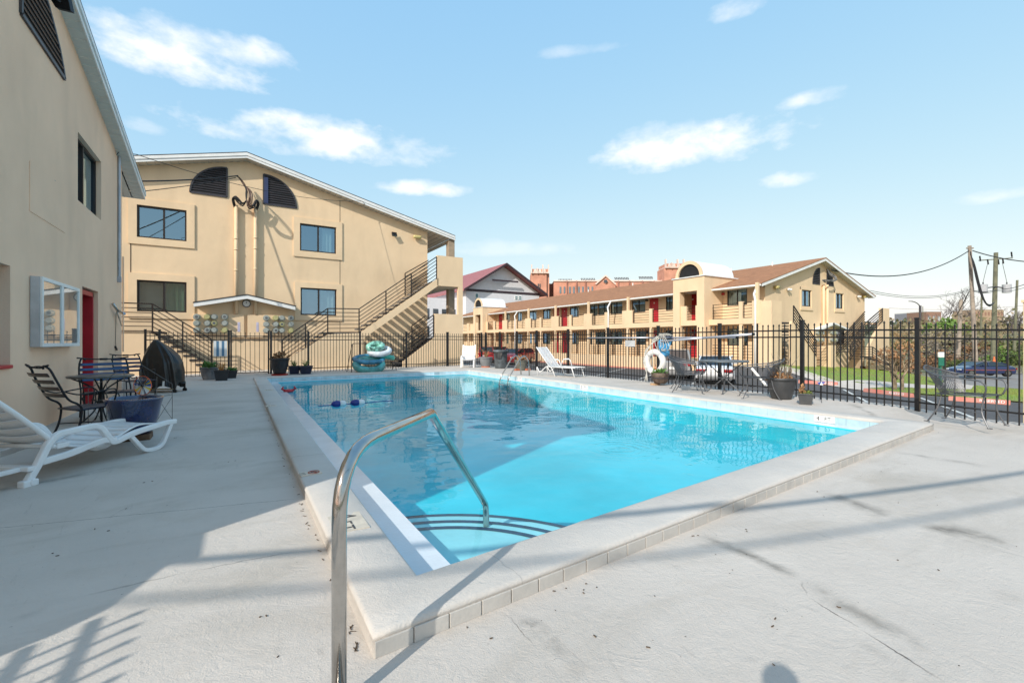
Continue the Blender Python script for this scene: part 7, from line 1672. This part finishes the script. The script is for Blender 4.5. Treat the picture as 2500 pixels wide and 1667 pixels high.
q=wf(2427,893,47); cn=thing('traffic_cone','orange traffic cone behind the dark blue car roof','cone',(q.x,q.y,CAMH-47*(893-833.5)/FPX-.2)); m=MB(); m.lathe([(.28,0),(.28,.04),(.2,.05),(.05,1.15),(.03,1.16),(0,1.16)],(0,0,0),12); m.build('cone_body',mat('cone_orange',(.75,.16,.04),.5),cn); m=MB(); m.box(-.3,.3,-.3,.3,-.03,.0); m.build('cone_base',M_BLACK,cn)
# ---- utility poles
M_PALE=mat('pole_pale_wood',(.36,.30,.24),.9,var=.3,vs=1.5,bump=.4,bs=10,col2=(.22,.18,.15)); M_GWOOD=mat('pole_green_wood',(.17,.17,.11),.9,var=.3,vs=1.5,bump=.4,bs=10,col2=(.11,.11,.075))
def upole(lab,x,yt,F,w_,m_,xb=None,yb=960,lean=0):
    top=wf(x,yt,F); bot=wf(xb or x,yb,F); bot.z=hz(bot.x,bot.y)-.3; th=thing('utility_pole',lab,'utility pole',tuple(bot),world=True); r=w_*.86*F/FPX/2
    m=MB(); m.tube([bot,bot.lerp(top,.4),bot.lerp(top,.8),top],[r*1.35,r*1.2,r*1.05,r],12); m.build('pole_shaft',m_,th); return th,r
p1,r1=upole('pale weathered utility pole, tallest on the skyline, bound with thick black cable',2367,600,46,8.5,M_PALE,2384)
PK2=wf(2369,612,45.8)
m=MB(); c0=wf(2369,614,45.5); 
for j in range(4): m.tube(smooth_path([c0+Vector((0,0,-.1*j)),wf(2375+j*1.5,645,45.2),wf(2388+j*1.8,700,45),wf(2402+j,735,45),wf(2416,748-j*1.5,46),wf(2428,738,48)],5),.035,5)
m.build('cable_drop',M_CAB,p1)
m=MB(); m.bar(wf(2360,606,46),wf(2376,606,46),.12); m.build('crossarm',M_PALE,p1)
p2,r2=upole('thick green stained utility pole with two transformer cans',2431.5,617,52,9.5,M_GWOOD,2424)
M_TRF=mat('transformer_grey',(.42,.43,.45),.45,var=.05)
for x in (2400,2458):
    q=wf(x,704,51.6); k=51.6/FPX; th=p2; m=MB(); m.tube([q+Vector((0,0,-10.5*k)),q+Vector((0,0,9.5*k))],8.6*k,16); o=m.build('transformer',M_TRF,p2,bevel=.02)
    m=MB(); m.tube([q+Vector((0,0,9.5*k)),q+Vector((0,0,15*k))],.06,6); m.bar(q,wf(2430,700,51.8),.12); m.build('bushing',M_VENT,o)
    m=MB(); m.tube(smooth_path([q+Vector((0,0,15*k)),wf(x+(2430-x)*.15,670,51.6),wf(x+(2430-x)*.4,640,51.8)],4),.02,4); m.build('tap_wire',M_CAB,o)
for (x,y) in ((2393,632),(2412,640),(2438,640),(2449,638),(2470,622)):
    m=MB(); q=wf(x,y,52); m.tube([q+Vector((-.15,0,.3)),q+Vector((.1,0,-.25))],.07,6); m.build('fuse_cutout',M_CAB,p2)
for y in (640,): m=MB(); m.bar(wf(2390,636,52.2),wf(2472,630,52.2),.10); m.build('crossarm',M_GWOOD,p2)
upole('greenish utility pole at the far right with a small white tag',2483.5,684,58,5.2,M_GWOOD,2475)
upole('short broken stub pole beside the pale utility pole',2346,732,60,8.5,M_PALE,2338)
upole('thin grey pole between the pale and green poles',2397,712,75,4,M_GWOOD,2394)
def wire(lab,pts,r=.03,s_=.4,grp='power and phone wires at the right'):
    th=thing('overhead_wire',lab,'wire',tuple(pts[0]),world=True,group=grp); m=MB()
    for a,b_ in zip(pts[:-1],pts[1:]): m.tube(sag(a,b_,s_,16),r,5)
    m.build('wire',M_CAB,th)
wire('thick black cable from the pale pole off to the right edge',[wf(2374,612,46),wf(2520,640,44)],.05,.2)
wire('upper of the two phone wires rising to the right edge from the pale pole',[wf(2368,706,46),wf(2430,707,48),wf(2520,686,50)],.035,.25)
wire('lower of the two phone wires rising to the right edge from the pale pole',[wf(2368,707,46),wf(2430,710,48),wf(2520,694,50)],.025,.3)
wire('guy wire pair from the pale pole down to the broken stub',[wf(2366,712,46),wf(2336,770,60)],.04,0)
wire('faint high wire behind the poles near the horizon',[wf(2170,752,120),wf(2520,744,120)],.03,.8)
sl2=thing('street_lamp','distant street lamp with curved arm above the fence post','street lamp',tuple(wf(2246,833,150)),world=True)
m=MB(); m.tube([wf(2246.5,840,150),wf(2246.5,746,150)],.35,8); m.build('lamp_post',M_VENT,sl2); m=MB(); m.tube(smooth_path([wf(2246.5,748,150),wf(2240,741,150),wf(2232,737,150),wf(2224,735.5,150)],4),.14,6); m.build('lamp_arm',M_VENT,sl2); m=MB(); m.bar(wf(2227,735.5,150),wf(2219,735.5,150),.35,.2); m.build('lamp_head',M_VENT,sl2)
upole('thin dark pole beside the distant street lamp',2253,748,150,1.8,M_GWOOD)
# ================================================================= TREES, SCRUB, HEDGES
def bare_tree(name,lab,base,h,spread,m_,depth=5,r0=.1,seed=1,leafm=None,leafn=0,lean=(0,0),trunks=1,cat='tree',leafs=.12):
    rs=random.Random(seed); th=thing(name,lab,cat,tuple(base)); tr=MB(); br=MB(); lf=MB()
    def grow(p,d,L,r,k,m):
        q=p+d*L; mid=p+d*L*.5+Vector((rs.gauss(0,.04),rs.gauss(0,.04),0))*L; m.tube([p,mid,q],[r,r*.85,r*.68],6 if k>2 else 4,cap=False)
        if k==0:
            if leafm:
                for _ in range(leafn):
                    v=Vector((rs.gauss(0,1),rs.gauss(0,1),rs.gauss(0,.8))).normalized(); c=q+v*rs.random()*L*.9; s=Vector((rs.gauss(0,1),rs.gauss(0,1),rs.gauss(0,1))).normalized(); e=v.cross(s)*leafs*.45; f_=s*leafs*(.6+rs.random()*.8); lf.poly([c,c+f_*.5+e,c+f_,c+f_*.5-e])
            return
        for i in range(rs.choice((2,3,3))):
            a=rs.random()*6.28; t=.35+rs.random()*.45; nd=(d+Vector((math.cos(a),math.sin(a),rs.random()*.4))*t*spread).normalized(); grow(q if i else p+d*L*.7,nd,L*(.62+.2*rs.random()),r*.62,k-1,br)
    for t in range(trunks):
        d0=Vector((lean[0]+rs.gauss(0,.12)*(trunks>1),lean[1]+rs.gauss(0,.12)*(trunks>1),1)).normalized(); grow(Vector((rs.gauss(0,.06)*(trunks>1),rs.gauss(0,.06)*(trunks>1),-.1)),d0,h*.30,r0,depth,tr)
    tr.build('trunk',m_,th,smooth=True); br.build('crown',m_,th,smooth=True,recalc=False)
    if leafm and lf.v: lf.build('foliage',leafm,th,recalc=False)
    return th
M_BARK=mat('bark_pale',(.30,.23,.15),.9,var=.3,vs=4); M_BARKG=mat('bark_grey',(.16,.135,.13),.9,var=.3,vs=4)
p=gp(2190,957,-.9); q=wf(2190,957,20.5); bare_tree('small_tree','small bare pale tree with clipped branches on the lawn by the fence',(q.x,q.y,CAMH-20.5*(955-833.5)/FPX),2.6,1.1,M_BARK,4,.07,3,M_DRY,3,trunks=3)
q=wf(2205,880,33); bare_tree('small_tree','tan leafy sapling in front of the right hand stair tower',(q.x,q.y,hz(q.x,q.y)),4.0,1.0,M_BARK,4,.07,5,mat('tan_leaf',(.42,.27,.13),.8,var=.3,vs=9),9,leafs=.16)
for i,(x,F,h,lab) in enumerate(((2312,110,11,'wide grey leafless tree left of the pale utility pole'),(2290,130,10,'hazy leafless tree above the low brown building'),(2345,105,11.5,'leafless grey tree directly behind the broken stub pole'),(2392,120,9,'leafless tree between the two tallest poles'),(2440,120,9.5,'leafless tree in front of the tan apartment block'),(2205,140,7,'thin bare tree right of the far stair tower'),(2478,70,7,'leafless tree close to the right hand pole'))):
    q=wf(x,833,F); bare_tree('leafless_tree',lab,(q.x,q.y,hz(q.x,q.y)),h,1.15,M_BARKG,6,.16,20+i)
M_SCR=[mat('scrub_green',(.10,.13,.035),.9,var=.4,vs=3,col2=(.05,.08,.02)),mat('scrub_russet',(.26,.14,.07),.9,var=.35,vs=3,col2=(.15,.09,.05)),mat('scrub_grey',(.22,.19,.15),.9,var=.3,vs=3,col2=(.13,.11,.09)),mat('scrub_bright',(.16,.27,.05),.8,var=.3,vs=3,col2=(.08,.15,.03))]
def bush(name,lab,c,R,kind,n,sz,seed,stems=True,cat='shrub'):
    rs=random.Random(seed); th=thing(name,lab,cat,tuple(c)); m=MB()
    for _ in range(n):
        u=Vector((rs.gauss(0,1),rs.gauss(0,1),rs.gauss(0,1))).normalized(); k=rs.random()**.4*(.8+.3*math.sin(u.x*5+seed)*math.cos(u.y*4)); p=Vector((u.x*R[0]*k,u.y*R[1]*k,abs(u.z)*R[2]*k))
        d=Vector((rs.gauss(0,1),rs.gauss(0,1),rs.gauss(.3,1))).normalized(); s=d.cross(Vector((rs.gauss(0,1),rs.gauss(0,1),rs.gauss(0,1)))).normalized(); L=sz*(.5+rs.random()); m.poly([p,p+d*L*.5+s*L*.35,p+d*L,p+d*L*.5-s*L*.35])
    m.build('foliage',M_SCR[kind],th,recalc=False)
    m=MB()
    for _ in range(5): a=rs.random()*6.28; m.tube([(0,0,-.3),(R[0]*.3*math.cos(a),R[1]*.3*math.sin(a),R[2]*.5),(R[0]*.5*math.cos(a),R[1]*.5*math.sin(a),R[2]*.9)],[.05,.03,.01],4)
    m.build('stem',M_BARKG,th); return th
SH=.85
shr=[(2190,46,2.0,1,'russet bush right of the far stair tower'),(2235,58,2.6,1,'rust coloured bush behind the tall fence post'),(2262,66,3.0,2,'grey brown thicket behind the pet waste station'),(2300,60,2.4,1,'orange brown bush left of the dark blue car'),(2330,72,3.2,2,'tall grey brush behind the broken stub pole'),(2345,56,1.6,0,'olive green clump above the dark blue car bonnet'),(2372,66,2.6,1,'russet brush behind the pale utility pole'),(2402,60,2.3,2,'tangled grey bush between the tall poles'),(2415,70,3.0,1,'brown thicket behind the green pole'),(2448,58,2.6,3,'bright green bush right of the green pole'),(2470,66,3.2,0,'dark green evergreen bush near the right edge'),(2492,56,2.4,0,'dark hedge end at the right edge of the picture'),(2215,75,2.2,0,'low green scrub beyond the stair tower'),(2280,80,3.6,2,'broad grey thicket on the slope')]
for i,(x,F,h,k,lab) in enumerate(shr):
    q=wf(x,833,F); bush('shrub',lab,(q.x,q.y,hz(q.x,q.y)-.2),(h*1.05,h*1.05,h*SH),k,1500,.26*F/60,100+i)
q=wf(2312,785,95); bush('evergreen_bush','bright green treetop above the thicket left of the poles',(q.x,q.y,CAMH+95*(833.5-800)/FPX-1.2),(7.5,4,3.2),3,2200,.5,77)
for i,(x,F,lab) in enumerate(((2350,52,'low clipped hedge behind the left end of the dark blue car'),(2440,50,'long clipped green hedge behind the right end of the dark blue car'))):
    q=wf(x,833,F); bush('hedge',lab,(q.x,q.y,hz(q.x,q.y)-.1),(3.6 if i else 2.2,1.0,1.1),0,1900,.2,50+i,cat='hedge')
# scrub covering the far slope: stuff, one object
rs=random.Random(5); m=MB()
for _ in range(26000):
    x=rs.uniform(-300,420); F=rs.uniform(62,230); r=rs.uniform(.80,1.5); p=wp(F,r,0); g=hz(p.x,p.y); hgt=(2.0+1.6*math.sin(p.x*.13)*math.cos(p.y*.11))*(.5+rs.random()*.6)*(1+F/300)
    p=Vector((p.x,p.y,g+rs.random()*hgt)); d=Vector((rs.gauss(0,1),rs.gauss(0,1),rs.gauss(.5,1))).normalized(); s=d.cross(Vector((rs.gauss(0,1),rs.gauss(0,1),rs.gauss(0,1)))).normalized(); L=(.35+rs.random()*.55)*F/90; m.poly([p,p+d*L*.5+s*L*.3,p+d*L,p+d*L*.5-s*L*.3])
msc=mat('scrub_mass',(.30,.22,.15),.95,var=.3,vs=.12,col2=(.12,.13,.05),det=6); o=m.build('scrub',msc,None,recalc=False); tag(o,'tangled brown and olive winter scrub covering the slope beyond the car','scrub',kind='stuff')
rs=random.Random(6); m=MB()
for _ in range(9000):
    F=rs.uniform(240,420); r=rs.uniform(-.2,1.3); p=wp(F,r,0); g=hz(p.x,p.y); p=Vector((p.x,p.y,g+rs.random()*9)); d=Vector((rs.gauss(0,1),rs.gauss(0,1),rs.gauss(.5,1))).normalized(); s=d.cross(Vector((rs.gauss(0,1),rs.gauss(0,1),rs.gauss(0,1)))).normalized(); L=1.5+rs.random()*2; m.poly([p,p+d*L*.5+s*L*.35,p+d*L,p+d*L*.5-s*L*.35])
o=m.build('distant_wood',mat('wood_mass',(.10,.13,.07),.95,var=.3,vs=.05),None,recalc=False); tag(o,'far dark green tree line along the horizon','wood',kind='stuff')
# short grass blades on the lawn
rs=random.Random(8); m=MB(); import bisect
def inpoly(x,y,P):
    c=False; n=len(P)
    for i in range(n):
        (x1,y1),(x2,y2)=P[i],P[(i+1)%n]
        if (y1>y)!=(y2>y) and x<(x2-x1)*(y-y1)/(y2-y1)+x1: c=not c
    return c
k=0
while k<24000:
    x=rs.uniform(24,48); y=rs.uniform(1,17.6)
    if not inpoly(x,y,lawn) or inpoly(x,y,LAWN_PATH): continue
    k+=1; z=hz(x,y); h=.05+rs.random()*.05; a=rs.random()*6.28; w_=.016; dx_,dy_=math.cos(a)*w_,math.sin(a)*w_; m.poly([(x-dx_,y-dy_,z),(x+dx_,y+dy_,z),(x+rs.gauss(0,.02),y+rs.gauss(0,.02),z+h)])
o=m.build('grass_blades',mat('grass_blade',(.17,.28,.045),.8,var=.3,vs=.6,col2=(.24,.24,.07)),None,recalc=False); tag(o,'short green grass on the bank and lawn beyond the lot','grass',kind='stuff')
